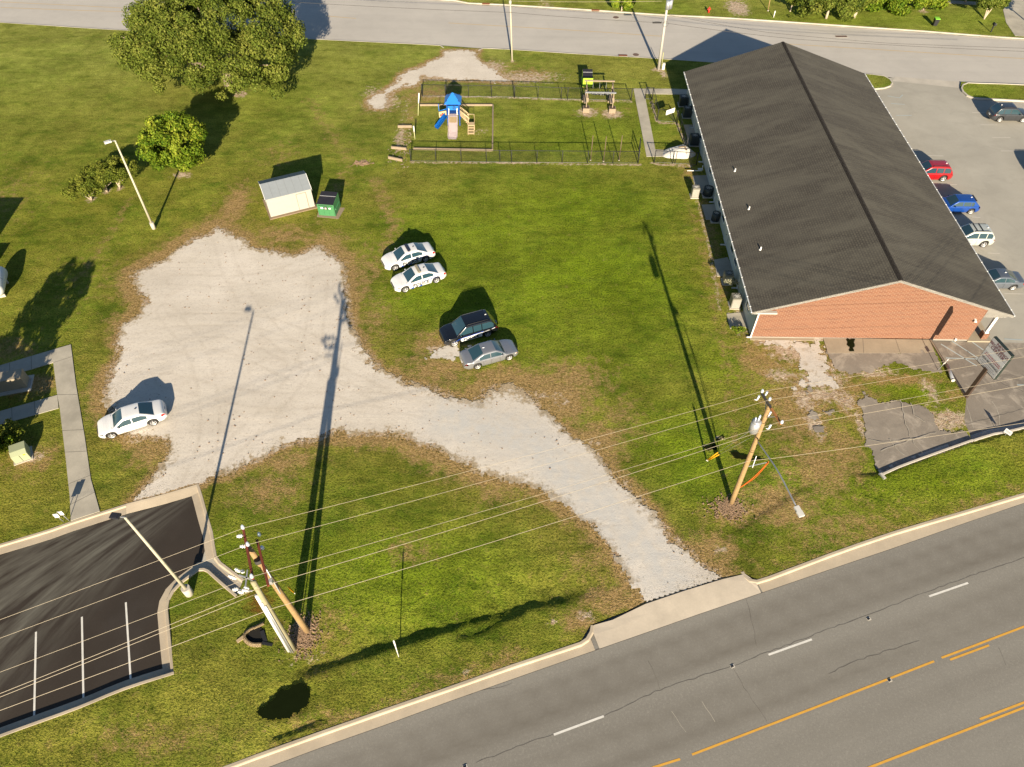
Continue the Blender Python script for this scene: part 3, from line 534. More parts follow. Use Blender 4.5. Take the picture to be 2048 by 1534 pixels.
kerbprof = [(-.02, -.5), (-.02, .005), (0, .018), (.16, .018), (.22, -.01), (.26, -.095), (.95, -.122), (.95, -.5)]
def kerb(name, path, prof, side, mat='kerb'):
    mb = sweep(path, prof, side); return props(mb.build(name, m_[mat]), kind='structure')
def resamp(p, s=1.): return cat2(p, s)
hk = resamp(hw_outer, 2.)+G([(1172, 1276), (1180, 1262), (1182, 1250)])
kerb('highway_kerb', hk, kerbprof[:5]+[(.26, -.095), (.26, -.5)], -1)
gut = hw_inner
mb = MB(); gp = resamp(hw_inner, 2.)
mb.strip([(p[0], p[1]) for p in gp], .06, ASP+.004, 0); mb.build('gutter_joint', m_['seam'], hw)
# concrete gutter between kerb face and asphalt edge
mb = MB(); a = resamp(hw_outer+G([(1181, 1275)]), 1.); b_ = hw_inner
def ribbon(pa, z1, z2, inner=hw_inner):
    V = []
    for p in pa: qx = near_on(inner, p); V += [(p[0], p[1], z1), (qx[0], qx[1], z2)]
    return MB().add(V, [(2*i, 2*i+1, 2*i+3, 2*i+2) for i in range(len(pa)-1)])
ribbon(a, -.085, ASP+.012).build('gutter', m_['kerb'], hw)
ribbon(resamp(hw_outer2, 1.), -.085, ASP+.012).build('gutter', m_['kerb'], hw)
kerb('highway_kerb', G([(1487, 1143), (1492, 1152), (1500, 1158)])+resamp(hw_outer2, 2.), kerbprof[:5]+[(.26, -.095), (.26, -.5)], -1)
ap = G([(1181, 1252), (1225, 1240), (1290, 1209), (1370, 1182), (1445, 1159), (1490, 1148), (1510, 1162)])
apz = [.0, .02, .065, .065, .06, .02, .0]
V = []
for p, zz in zip(ap, apz):
    e = near_on(hw_inner, p); V += [(p[0], p[1], -.3), (p[0], p[1], zz), (p[0]*.62+e[0]*.38, p[1]*.62+e[1]*.38, zz*.4-.03), (e[0], e[1], ASP+.013)]
F = [(4*i+j, 4*i+j+1, 4*i+j+5, 4*i+j+4) for i in range(len(ap)-1) for j in range(3)]
mb = MB().add(V, F); props(mb.build('driveway_apron', m_['apron']), kind='structure')
def mark(pts, wd, mat, name='lane_marking', parent=None, z=ASP+.006): 
    mb = MB(); mb.strip(G(pts), wd, z); return mb.build(name, m_[mat], parent or hw)
for s_ in [((1108, 1468), (1208, 1431)), ((1538, 1308), (1625, 1277)), ((1860, 1191), (1938, 1164))]: mark(s_, .13, 'road_white')
mark(((681, 1624), (790, 1585)), .13, 'road_white'); mark(((2150, 1096), (2225, 1072)), .13, 'road_white')
for s_ in [((1385, 1508), (1628, 1415), (1870, 1321)), ((1885, 1314), (1950, 1290), (2002, 1270), (2060, 1248), (2300, 1165)), ((1902, 1318), (1980, 1289)), ((1250, 1556), (1310, 1533), (1361, 1517)), ((1600, 1590), (1740, 1534), (1900, 1472), (2060, 1410), (2300, 1320)), ((1962, 1437), (2060, 1400), (2250, 1330))]: mark(s_, .125, 'road_yellow')
def crack(pts, wd, parent, mat='crack', z=ASP+.005, jit=.05, name='pavement_crack'):
    P = cat2(G(pts), .35); P = [(p[0]+random.uniform(-jit, jit), p[1]+random.uniform(-jit, jit)) for p in P]
    mb = MB(); mb.strip(P, [wd*random.uniform(.4, 1.3) for _ in P], z); return mb.build(name, m_[mat], parent)
crack([(440, 1527), (512, 1497), (600, 1466), (840, 1378)], .03, hw); crack([(512, 1540), (900, 1400), (1024, 1366)], .02, hw)
crack([(950, 1525), (1024, 1497), (1107, 1466)], .035, hw); crack([(1209, 1430), (1260, 1407), (1321, 1378), (1400, 1352), (1466, 1330), (1535, 1304), (1625, 1270), (1751, 1222), (1900, 1166), (2060, 1110)], .035, hw)
crack([(1321, 1376), (1308, 1345), (1298, 1322)], .03, hw); crack([(1466, 1330), (1490, 1375), (1535, 1440)], .03, hw); crack([(1490, 1190), (1505, 1240), (1515, 1290)], .03, hw); crack([(1345, 1420), (1372, 1465)], .045, hw, 'pale_crack'); crack([(1405, 1400), (1430, 1442)], .045, hw, 'pale_crack')
crack([(1660, 1345), (1700, 1325), (1760, 1305), (1840, 1280)], .04, hw); crack([(2000, 1295), (2015, 1330)], .03, hw)
for px, py in [(1739, 1236), (1781, 1359), (930, 1532), (1466, 1331)]:
    t = thing('road_marker', {1739: 'dark raised road marker on the seam between the white dashes', 1781: 'raised road marker just below the yellow line', 930: 'raised road marker at the bottom edge of the highway', 1466: 'small raised marker on the highway seam by the crack'}[px], 'road marker', at(px, py)+Vector((0, 0, ASP)), R(18), 'raised markers on the highway')
    mb = MB(); mb.box((0, 0, .01), (.26, .2, .02)); mb.build('base', m_['faded_white'], t); mb = MB(); mb.box((0, .0, .03), (.12, .1, .03)); mb.box((-.09, 0, .022), (.05, .16, .012)); mb.build('reflector', m_['decal_black'], t)

# ------------------------------------------------------------------ fresh asphalt lot, bottom left
def dust(X, Y):
    P = at(395, 985); a = np.arctan2(Y-P.y, X-P.x); r = np.hypot(X-P.x, Y-P.y)
    c = np.cos(a-R(208)); return np.clip(sstep(.75, .97, c)*1.0, 0, 1)*np.clip(.45+r/14, 0, 1)
lot1 = patch_grid('parking_lot', l1_poly, ASP, m_['newlot'], {'dust': dust})
def kerb1(path, side, hi=.018, gw=.62, kw=.15, s=.8, flat=False):
    prof = [(-.02, -.5), (-.02, hi-.01), (0, hi), (kw, hi), (kw+.04, hi-.02), (kw+.06, -.10), (kw+gw, ASP+.012), (kw+gw, -.5)]
    if flat: prof = [(-.02, -.5), (-.02, .01), (0, .02), (kw, .0), (kw+gw, ASP+.012), (kw+gw, -.5)]
    return kerb('lot_kerb', resamp(path, s), prof, side)
kerb1(l1_N[:5], -1); kerb1(l1_N[4:], -1, flat=True)
kerb1(l1_E[:6], -1, gw=.55)
kerb1(l1_E[5:], -1, gw=.1)
kerb1(l1_C, -1, hi=.10, gw=.55, s=.5); kerb1(l1_S, -1, hi=.19, gw=.55)
ch = G([(402, 1120), (412, 1090), (429, 1095), (433, 1112), (442, 1124), (462, 1139), (488, 1158), (472, 1195), (445, 1172), (427, 1156), (415, 1145), (404, 1140), (388, 1146), (398, 1136)])
sheet_obj('drain_channel', ch, ASP+.008, m_['walk'])
for s_ in [((70, 1262), (66, 1436)), ((162, 1232), (165, 1399)), ((250, 1203), (260, 1364)), ((-28, 1290), (-42, 1470))]: mark(s_, .115, 'road_white', 'stall_line', lot1)
mb = MB(); mb.strip(G([(486, 1158), (473, 1194)]), .12, -.10); 

# ------------------------------------------------------------------ street, lots on the right, walks
st = sheet_obj('street', st_poly, ASP-.004, m_['street'])
kprof = [(-.02, -.5), (-.02, .008), (0, .018), (.14, .018), (.2, -.10), (.55, -.122), (.55, -.5)]
kerb('street_kerb', resamp(G([(-900, -10), (-300, 24), (0, 45), (110, 52), (217, 59), (430, 68), (637, 79), (760, 85), (880, 91), (887, 96)]), 3.), [(-.02, -.5), (-.02, .008), (0, .018), (.12, .018), (.14, -.5)], 1, 'asphalt_lip' if False else 'concrete')
kerb('street_kerb', resamp(G([(957, 101), (966, 97), (1019, 99), (1174, 109), (1311, 117), (1500, 130), (1640, 141), (1745, 149), (1768, 152), (1779, 158), (1784, 165), (1780, 171), (1768, 175), (1745, 177)]), 1.5), [(-.02, -.5), (-.02, .008), (0, .018), (.12, .018), (.14, -.5)], 1, 'concrete')
kerb('street_kerb', resamp(G([(3000, 215), (2400, 186), (2047, 169), (1960, 166), (1935, 165), (1925, 169), (1922, 176), (1925, 183), (1934, 191), (1946, 196), (2047, 202), (2400, 222)]), 1.), [(-.02, -.5), (-.02, .04), (0, .05), (.16, .05), (.2, -.10), (.5, -.12)], 1, 'concrete')
stN = resamp(st_N, 3.)
kerb('street_kerb', stN, kprof, -1, 'walk')
for s_ in [((0, 2), (130, 8), (260, 15)), ((0, 13), (130, 18), (260, 22)), ((652, 30), (712, 35)), ((897, 44), (1019, 51), (1199, 62), (1330, 71)), ((1560, 85), (1800, 100), (2060, 116))]: mark(s_, .16, 'faded_yellow', 'lane_marking', st, ASP+.004)
lot2 = sheet_obj('car_park', l2_poly, ASP+.002, m_['lot'])
mb = MB(); mb.sheet(G([(1790, 151), (1925, 162), (1920, 174), (1786, 160)]), ASP+.007); mb.build('valley_gutter', m_['concrete'], lot2)
sheet_obj('car_park', G([(1944, 882), (1927, 840), (1932, 799), (1896, 738), (1860, 679), (1936, 680), (1975, 682), (2120, 686), (2160, 822), (2047, 852), (1990, 866)]), ASP+.007, m_['oldasphalt'])
ragged('old_asphalt', [G([(1762, 952), (1747, 926), (1737, 911), (1727, 886), (1726, 868), (1722, 840), (1716, 805), (1728, 787), (1756, 804), (1786, 800), (1831, 804), (1855, 814), (1870, 832), (1880, 862), (1925, 858), (1948, 884), (1936, 889), (1866, 914), (1796, 940)])], m_['oldasphalt'], amp=.30, fr=.9, z=.02, cell=.1, extra=lambda X, Y, d, d2: np.where(linedist(berm2, X, Y) < 1.2, d, d2))
kerb('car_park_kerb', resamp(G([(2300, 782), (2047, 858), (1990, 870), (1945, 884)]), 1.), [(-.02, -.5), (-.02, .12), (0, .13), (.13, .14), (.17, .12), (.19, -.1), (.62, ASP+.02), (.62, -.5)], -1, 'concrete')
kerb('car_park_kerb', resamp(G([(1945, 884), (1936, 887), (1866, 912), (1796, 938), (1765, 952)]), 1.), [(-.02, -.5), (-.02, .20), (0, .215), (.13, .22), (.17, .20), (.19, .03), (.5, .03), (.5, -.5)], -1, 'concrete')
OZ = {0: .03}
for c_ in [[(1736, 880), (1770, 885), (1820, 880), (1870, 866)], [(1760, 902), (1800, 888), (1835, 878)], [(1800, 800), (1812, 850), (1822, 880), (1842, 905)], [(1820, 806), (1828, 830), (1850, 845)], [(1780, 880), (1790, 895), (1808, 910)], [(1985, 800), (2000, 830), (2002, 862)], [(1935, 808), (1950, 855)]]: crack(c_, .06, lot2, 'pale_crack', .075 if c_[0][0] < 1900 else ASP+.011, .07)
for c_ in [[(1980, 832), (1990, 850), (1998, 862)], [(1900, 850), (1960, 840), (2047, 815)], [(1935, 700), (2000, 760), (2047, 780)]]: crack(c_, .05, lot2, 'crack', ASP+.012, .06)
for s_, mt in [(((1783, 205), (1810, 207)), 'faded_blue'), (((1793, 229), (1824, 229)), 'faded_blue'), (((1776, 190), (1800, 194), (1806, 188)), 'faded_blue'), (((1962, 247.5), (1996, 248)), 'faded_white'), (((1985, 273), (2022, 273)), 'faded_white'), (((2003, 300), (2034, 300)), 'faded_white'), (((1976, 504), (2001, 505)), 'faded_white'), (((2010, 585), (2090, 587)), 'faded_white'), (((1855, 309), (1888, 310)), 'faded_white'), (((1866, 366), (1915, 367)), 'faded_white'), (((1945, 432), (1962, 433)), 'faded_white'), (((1945, 223), (1975, 223.5)), 'faded_white'), (((1893, 714), (1956, 716)), 'faded_blue'), (((1883, 686), (1955, 730)), 'faded_blue'), (((1905, 680), (1960, 716)), 'faded_blue'), (((1940, 678), (1968, 698)), 'faded_blue'), (((2010, 676), (2047, 678)), 'faded_blue'), (((2036, 768), (2090, 769)), 'faded_blue')]: mark(s_, .11, mt, 'stall_line', lot2, ASP+.012)
def slab(name, pts, z, mat, joints=()):
    mb = MB(); mb.prism(G(pts), -.2, z); o = props(mb.build(name, m_[mat]), kind='structure')
    for j in joints: jb = MB(); jb.strip(G(j), .03, z+.003); jb.build('joint', m_['seam'], o)
    return o
slab('sidewalk', [(142, 689.5), (152, 768), (170, 875), (182, 958), (200, 1023), (142, 1042), (140, 993), (132, 918), (120, 817), (115, 790), (107, 726), (105.6, 700)], .05, 'walk', [((107, 726), (148, 713)), ((115, 790), (155, 790)), ((125, 862), (168, 860)), ((131, 905), (174, 903)), ((139, 968), (184, 950)), ((141, 1010), (190, 985))])
slab('sidewalk', [(-60, 747), (0, 731.5), (105.6, 700), (107, 725.5), (47, 744), (0, 757), (-60, 775)], .046, 'walk', [((63, 713), (63.5, 739)), ((20, 726), (20, 750))])
slab('sidewalk', [(-60, 840), (0, 823), (115, 790.5), (117.5, 817), (0, 850), (-60, 868)], .046, 'walk', [((69, 803), (71, 830)), ((24, 816), (25, 843))])
slab('footpath', [(1267, 177.6), (1284, 177.6), (1289, 187.5), (1292, 204), (1301, 250), (1310, 297), (1312, 313.5), (1293, 313.6), (1281, 251), (1271, 200)], .04, 'walk')
slab('footpath', [(1284.3, 177.8), (1345, 178), (1400, 180), (1400, 190), (1289.3, 187.8)], .036, 'walk'); slab('footpath', [(1310.4, 299.5), (1385, 302.5), (1385, 313.6), (1312, 313.4)], .036, 'walk')
slab('concrete_pad', [(1646, 677.5), (1857, 677.5), (1870, 707), (1656, 707)], .06, 'pad', [((1725, 677.5), (1727, 707)), ((1790, 677.5), (1800, 707))])
for i, p in enumerate([[(1453, 628), (1488, 625), (1497, 656), (1460, 657)], [(1428, 520), (1455, 515), (1472, 552), (1434, 553)], [(1385, 352), (1428, 350), (1436, 386), (1392, 386)], [(1403, 410), (1445, 408), (1452, 438), (1412, 440)], [(1368, 250), (1398, 250), (1408, 292), (1378, 292)]]): slab('concrete_pad', p, .04+.002*i, 'walk')
slab('front_walk', [(1500, 674), (1646, 677), (1646, 682), (1500, 680)], .03, 'pad')
slab('driveway', [(2030, -60), (1990, -5), (2005, 15), (2012, 45), (2030, 72), (2300, 84), (2300, -60)], .03, 'walk'); slab('sidewalk', [(1890, 6), (2000, 13), (2000, 7), (1890, 0)], .026, 'walk')
sheet_obj('driveway', G([(1430, 33.5), (1526, 39), (1500, -8), (1440, -8)]), .012, m_['gravel']) if False else None
for i, (px, py, ln) in enumerate([(1232, 33, 'round manhole cover near the far kerb of the street'), (1272, 107.5, 'round manhole cover beside the drain inlet at the near kerb'), (1683, 71, 'rectangular patch cover on the street by the green cart')]):
    t = thing('manhole_cover', ln, 'manhole', at(px, py)+Vector((0, 0, ASP)), 0, 'covers set into the street')
    mb = MB(); mb.cyl((0, 0, -.02), (0, 0, .014), .42, n=20) if i < 2 else mb.box((0, 0, .0), (1.6, .5, .026)); mb.build('cover', m_['iron'], t)
    mb = MB(); mb.cyl((0, 0, -.02), (0, 0, .008), .52, n=20) if i < 2 else mb.box((0, 0, -.004), (1.75, .65, .02)); mb.build('ring', m_['concrete'], t)
for px, py, ln in [(1246, 111, 'rusty drain inlet in the near kerb of the street'), (1191, 20, 'rusty drain inlet in the far kerb of the street'), (972, 7, 'brick red drain inlet at the far kerb by the thin pole')]:
    t = thing('storm_drain', ln, 'drain', at(px, py)+Vector((0, 0, -.02)), R(-3)); mb = MB(); mb.box((0, 0, .02), (1.15, .42, .06)); mb.build('hood', m_['rust'], t); mb = MB(); mb.box((0, -.3, -.08), (1., .12, .02)); mb.build('grate', m_['iron'], t)

# ------------------------------------------------------------------ brick building
az_b = R(-1.15)
B0 = Vector((20.75, 43.78, 0))                        # south-west brick corner
bx = Vector((math.cos(az_b), math.sin(az_b), 0)); by = Vector((-bx.y, bx.x, 0))
bt = thing('brick_building', 'long gabled building with brick end wall and dark shingle roof', 'building', B0, az_b)
BL, BW, RW = 41.2, 18.75, 21.65                        # length, brick width, roof width
EH, RH, OW, OS = 3.25, 6.95, .72, .30                  # eave height, ridge height, west overhang, gable overhang
xm = -OW+RW/2
def roofz(x): return RH-(RH-EH)*abs(x-xm)/(RW/2)
mb = MB(); V = [(0, 0, 0), (BW, 0, 0), (BW, 0, roofz(BW)-.2), (xm, 0, RH-.2), (0, 0, roofz(0)-.2)]
V2 = [(a, .25, c) for a, b, c in V]; mb.add(V+V2, [(0, 1, 2, 3, 4), (9, 8, 7, 6, 5), (0, 5, 6, 1), (1, 6, 7, 2), (4, 9, 5, 0)]); gw_ = mb.build('gable_wall', m_['brick'], bt)
mb = MB(); mb.box((BW/2, .0, .03), (BW+.1, .16, .06)); mb.build('wall_footing', m_['concrete'], bt)
V = [(0, BL, 0), (BW, BL, 0), (BW, BL, roofz(BW)-.2), (xm, BL, RH-.2), (0, BL, roofz(0)-.2)]
mb = MB().add(V+[(a, b-.25, c) for a, b, c in V], [(4, 3, 2, 1, 0), (5, 6, 7, 8, 9), (0, 1, 6, 5), (1, 2, 7, 6), (0, 5, 9, 4)]); mb.build('gable_wall', m_['siding'], bt)
mb = MB(); mb.box((.12, BL/2, roofz(0)/2-.1), (.24, BL-.52, roofz(0)-.2)); mb.build('side_wall', m_['siding'], bt)
mb = MB(); mb.box((BW-.12, BL/2, roofz(BW)/2-.1), (.24, BL-.52, roofz(BW)-.2)); mb.build('side_wall', m_['brick'], bt)
for sgn, nm in ((-1, 'w'), (1, 'e')):
    mb = MB(); xe = xm+sgn*RW/2; th = .14; ny = 40
    V = [(xm, -OS, RH), (xe, -OS, EH), (xe, BL+OS, EH), (xm, BL+OS, RH)]; V += [(a, b, c-th) for a, b, c in V]
    F = [(0, 1, 2, 3), (7, 6, 5, 4), (0, 4, 5, 1), (1, 5, 6, 2), (2, 6, 7, 3), (3, 7, 4, 0)]
    if sgn < 0: pass
    else: F = [f[::-1] for f in F]
    mb.add(V, [f[::-1] if sgn < 0 else f for f in F]) if False else mb.add(V, F)
    rf = mb.build('roof', m_['shingle'], bt)
    mb = MB(); V = [(xm, -OS+.0, RH+.03), (xm+sgn*.2, -OS, RH+.03-.2*.342), (xm+sgn*.2, BL+OS, RH+.03-.2*.342), (xm, BL+OS, RH+.03)]
    mb.add(V+[(a, b, c-.06) for a, b, c in V], [(0, 1, 2, 3), (3, 2, 1, 0), (0, 4, 5, 1), (1, 5, 6, 2)]); mb.build('ridge_cap', m_['ridge'], rf)
    # rake boards on the south gable
    mb = MB(); V = [(xm, -OS-.04, RH-.015), (xe, -OS-.04, EH-.015), (xe, -OS-.04, EH-.25), (xm, -OS-.04, RH-.25)]; V += [(a, b+.035, c) for a, b, c in V]
    mb.add(V, [(0, 1, 2, 3), (3, 2, 1, 0), (4, 5, 6, 7), (7, 6, 5, 4), (0, 4, 5, 1), (1, 5, 4, 0), (1, 5, 6, 2), (2, 6, 7, 3)]); mb.build('rake_board', m_['soffit'], bt)
    # gutter with hangers
    mb = MB(); mb.box((xe+sgn*.05, BL/2, EH-.07), (.09, BL+2*OS, .11)); gt = mb.build('gutter', m_['downspout'], bt)
    for i in range(34): mb = MB(); mb.box((xe+sgn*.02, .4+i*BL/33.6, EH+.0), (.15, .045, .03)); mb.build('gutter_hanger', m_['white_paint'], gt)
# soffit return at the west corner, corner downspout
mb = MB(); mb.box((.35, -.18, EH-.16), (2.1, .26, .16)); mb.build('soffit_return', m_['soffit'], bt)
for y_ in (-.06,): mb = MB(); mb.box((-.02, y_, EH/2), (.12, .10, EH-.1)); mb.box((-.18, y_-.05, .08), (.4, .1, .1)); mb.build('downspout', m_['downspout'], bt)
for i, y_ in enumerate((6.2, 12.5, 19.5, 27, 34.2)): mb = MB(); mb.box((-.06, y_, EH/2-.1), (.1, .1, EH-.1)); mb.box((-.3, y_, .1), (.5, .1, .1)); mb.build('downspout', m_['downspout'], bt)
for y_ in (2.5, 8.5, 10.4, 15.2, 17.6, 23.5, 30.2, 37.0):
    mb = MB(); mb.box((-.02, y_, 1.6), (.06, 1.1, 1.15)); wn = mb.build('window', m_['glass'], bt); mb = MB()
    for s_ in (-1, 1): mb.box((-.03, y_+s_*.58, 1.6), (.08, .08, 1.28))
    mb.box((-.03, y_, 2.2), (.08, 1.24, .08)); mb.box((-.03, y_, 1.0), (.12, 1.28, .08)); mb.build('frame', m_['white_paint'], wn)
for y_ in (5.2, 13.2, 21.4, 28.8, 32.5): mb = MB(); mb.box((-.02, y_, 1.05), (.06, .95, 2.1)); dr = mb.build('door', m_['siding'], bt); mb = MB(); mb.cyl((-.08, y_-.35, 1.), (-.08, y_-.25, 1.), .03); mb.build('handle', m_['chrome'], dr)
# porch at the east side: panel, beam, columns, slab
PX = RW-OW
mb = MB(); V = [(BW, -.02, roofz(BW)-.16), (PX-.25, -.02, EH-.07), (PX-.25, -.02, 2.72), (BW, -.02, 2.72)]; V += [(a, b+.2, c) for a, b, c in V]
mb.add(V, [(0, 1, 2, 3), (3, 2, 1, 0), (4, 5, 6, 7), (7, 6, 5, 4), (3, 2, 6, 7), (7, 6, 2, 3), (1, 5, 6, 2)]); mb.build('porch_panel', m_['soffit'], bt)
mb = MB(); mb.box(((BW+PX)/2-.1, BL/2, 2.78), (PX-BW-.3, BL-.6, .06)); mb.build('porch_ceiling', m_['soffit'], bt)
mb = MB(); mb.box(((BW+PX)/2-.15, 7, .0), (PX-BW-.1, 14.4, .13)); mb.build('porch_slab', m_['pad'], bt)
for y_ in (.3, 5.2, 10.1, 15.0, 20, 25, 30, 35, 40.5):
    mb = MB(); mb.box((BW+1.35, y_, 1.72), (.24, .24, 2.1), bev=.02); mb.box((BW+1.35, y_, .72), (.34, .34, .08)); c_ = mb.build('porch_column', m_['white_paint'], bt)
    mb = MB(); mb.box((BW+1.35, y_, .32), (.5, .5, .72)); mb.build('pedestal', m_['brick'], c_)
mb = MB(); mb.box((BW-.6, -.08, 2.5), (.16, .16, .12)); mb.cyl((BW-.6, -.14, 2.5), (BW-.6, -.28, 2.38), .08, .12, 12); mb.build('wall_light', m_['white_paint'], bt)
mb = MB(); mb.cyl((BW-1.15, -.12, .0), (BW-1.15, -.12, .25), .09, n=12); mb.build('vent_cap', m_['white_paint'], bt)
for px, py, s_ in [(1470, 342, 'north'), (1498, 418, 'middle'), (1521, 499, 'south')]:
    z = 4.
    for _ in range(30):
        p = at(px, py, z); q_ = bt.matrix_world.inverted() @ p if False else None
        l = p-B0; lx = l.dot(bx); ly = l.dot(by); z = roofz(lx)
    mb = MB(); mb.cyl((lx, ly, z-.1), (lx, ly, z+.28), .06, n=10); mb.cyl((lx, ly, z-.02), (lx, ly, z+.03), .16, .08, n=10); mb.build('vent_pipe', m_['white_paint'], bt)

# ------------------------------------------------------------------ air conditioners etc. along the west wall
def ac(px, py, mat, sz, h, label, group='air conditioners along the west wall', rnd=False):
    p = at(px, py); t = thing('air_conditioner', label, 'air conditioner', p+Vector((0, sz/2, 0)), az_b, group)
    mb = MB(); mb.box((0, 0, .04), (sz+.15, sz+.15, .08)); mb.build('base', m_['concrete'], t)
    mb = MB()
    if rnd: mb.cyl((0, 0, .08), (0, 0, h), sz/2, n=20)
    else: mb.box((0, 0, h/2+.04), (sz, sz, h-.08), bev=.04)
    c = mb.build('cabinet', m_[mat], t); mb = MB()
    for i in range(7): 
        if not rnd: mb.box((0, -sz/2-.008, .2+i*(h-.4)/6), (sz*.84, .012, .03))
        else: mb.cyl((0, 0, .2+i*(h-.4)/6), (0, 0, .225+i*(h-.4)/6), sz/2+.008, n=20)
    mb.build('louvre', m_['ac_fan' if mat != 'ac_beige' else 'lamp_grey'], c)
    mb = MB(); mb.cyl((0, 0, h-.01), (0, 0, h+.02), sz*.36, n=20); fn = mb.build('fan_grille', m_['ac_fan'], t)
    mb = MB()
    for i in range(3): mb.cyl((0, 0, h+.03), (0, 0, h+.04), sz*(.1+.1*i), sz*(.1+.1*i)-.01, n=20, cap=False)
    for i in range(4): a = i*math.pi/4; mb.box((0, 0, h+.035), (sz*.72, .03, .012), a)
    mb.build('guard', m_['lamp_grey'], fn)
    mb = MB(); mb.tube([(sz/2, .1, .3), (sz/2+.4, .1, .3), (sz/2+.6, .1, .5)], .03); mb.build('refrigerant_line', m_['black_plastic'], t)
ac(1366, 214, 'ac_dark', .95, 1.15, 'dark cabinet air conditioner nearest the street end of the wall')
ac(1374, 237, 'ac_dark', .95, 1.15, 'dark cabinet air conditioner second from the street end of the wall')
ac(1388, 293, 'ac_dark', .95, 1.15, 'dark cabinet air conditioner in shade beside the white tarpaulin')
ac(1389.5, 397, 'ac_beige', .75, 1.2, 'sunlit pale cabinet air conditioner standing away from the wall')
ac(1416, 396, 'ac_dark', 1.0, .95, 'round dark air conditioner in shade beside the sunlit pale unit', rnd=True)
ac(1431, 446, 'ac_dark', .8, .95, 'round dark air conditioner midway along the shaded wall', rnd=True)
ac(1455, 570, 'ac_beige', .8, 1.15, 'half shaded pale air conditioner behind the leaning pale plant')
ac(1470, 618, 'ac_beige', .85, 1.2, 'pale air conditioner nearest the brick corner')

# ------------------------------------------------------------------ trees
def crown(mb_name, mat, blobs, n, size, parent, seed=1, flat=.55, spread=.5, clump=1.0, hole=.0):
    """leaf faces on the outside of many overlapping clumps that fill the given ellipsoids"""
    r = np.random.default_rng(seed); C = []; W = []
    for (cx, cy, cz, rx, ry, rz, cn) in blobs:
        for _ in range(cn):
            u = r.normal(size=3); u /= np.linalg.norm(u); u[2] = abs(u[2]) if r.random() < flat else u[2]
            k = r.uniform(.55, 1.0)**.5; cr = clump*r.uniform(.6, 1.25)
            C.append((cx+u[0]*(rx-cr*.7)*k, cy+u[1]*(ry-cr*.7)*k, max(cr*.5, cz+u[2]*(rz-cr*.6)*k), cr)); W.append(cr**2)
    C = np.array(C); W = np.array(W); W /= W.sum(); idx = r.choice(len(C), n, p=W)
    u = r.normal(size=(n, 3)); u /= np.linalg.norm(u, axis=1)[:, None]
    rad = C[idx, 3]*r.uniform(.55, 1.12, n); P = C[idx, :3]+u*rad[:, None]*np.array([1, 1, .8]); P[:, 2] = np.maximum(P[:, 2], .15)
    nrm = u+r.normal(size=(n, 3))*spread; nrm /= np.linalg.norm(nrm, axis=1)[:, None]
    a = np.cross(nrm, r.normal(size=(n, 3))); a /= np.linalg.norm(a, axis=1)[:, None]; b = np.cross(nrm, a)
    s = (size*r.uniform(.55, 1.35, n))[:, None]; co = np.stack([P-a*s*.5, P+b*s*.32, P+a*s*.5, P-b*s*.32], 1).reshape(-1, 3)
    q = np.arange(4*n).reshape(-1, 4); tint = np.repeat(np.clip(.5*r.random(n)+.5*r.random(len(C))[idx]+.12*u[:, 2], 0, 1), 4)
    me = grid_mesh(mb_name, co, q, mat, {'tint': tint}, smooth=False); me.parent = parent; return me
def trunk(parent, segs, mat='bark', name='trunk'):
    mb = MB()
    for pts, r0, r1 in segs: mb.tube(cat2(pts, .4), [r0+(r1-r0)*i/(len(cat2(pts, .4))-1) for i in range(len(cat2(pts, .4)))], 8)
    return mb.build(name, m_[mat], parent)
t = thing('oak_tree', 'huge spreading evergreen tree between the lawn and the street', 'tree', (-36, 88.4, 0))
sg = [([(0, 0, -.1), (.1, 0, 1.2), (0, .2, 2.6)], .65, .45)]
for i in range(9):
    a = i*.7; rr = 6+2*(i % 3); sg.append(([(0, 0, 1.8), (math.cos(a)*rr*.4, math.sin(a)*rr*.4, 3.6), (math.cos(a)*rr, math.sin(a)*rr, 5.6+(i % 2)*2)], .28, .06))
trunk(t, sg)
crown('crown', m_['leaf_oak'], [(0, 0, 5.6, 11.6, 10.6, 5.9, 190), (-1, 2, 7.5, 7, 7, 4.3, 50), (4, -4, 4.4, 6.8, 6.8, 3.8, 45), (-6.5, -1, 5., 6., 6.2, 4., 40), (-9, 3, 7, 3, 3, 2.6, 12)], 105000, .27, t, 3, .72, .7, 1.1)
t = thing('broadleaf_tree', 'round bright yellow-green tree beside the tall left light pole', 'tree', (-36.2, 69.6, 0))
trunk(t, [([(0, 0, -.1), (.05, 0, .9), (0, .1, 1.8)], .17, .12)]+[([(0, .1, 1.2), (math.cos(i)*1.2, math.sin(i)*1.2, 2.4), (math.cos(i)*2.4, math.sin(i)*2.4, 3.5)], .08, .03) for i in range(6)])
crown('crown', m_['leaf_bright'], [(.1, -.1, 3.15, 4.1, 3.8, 2.9, 72), (0, .6, 4.5, 2.6, 2.5, 1.8, 18), (.3, -1.2, 1.9, 3., 2.4, 1.4, 18)], 27000, .26, t, 5, .62, .55, .75)
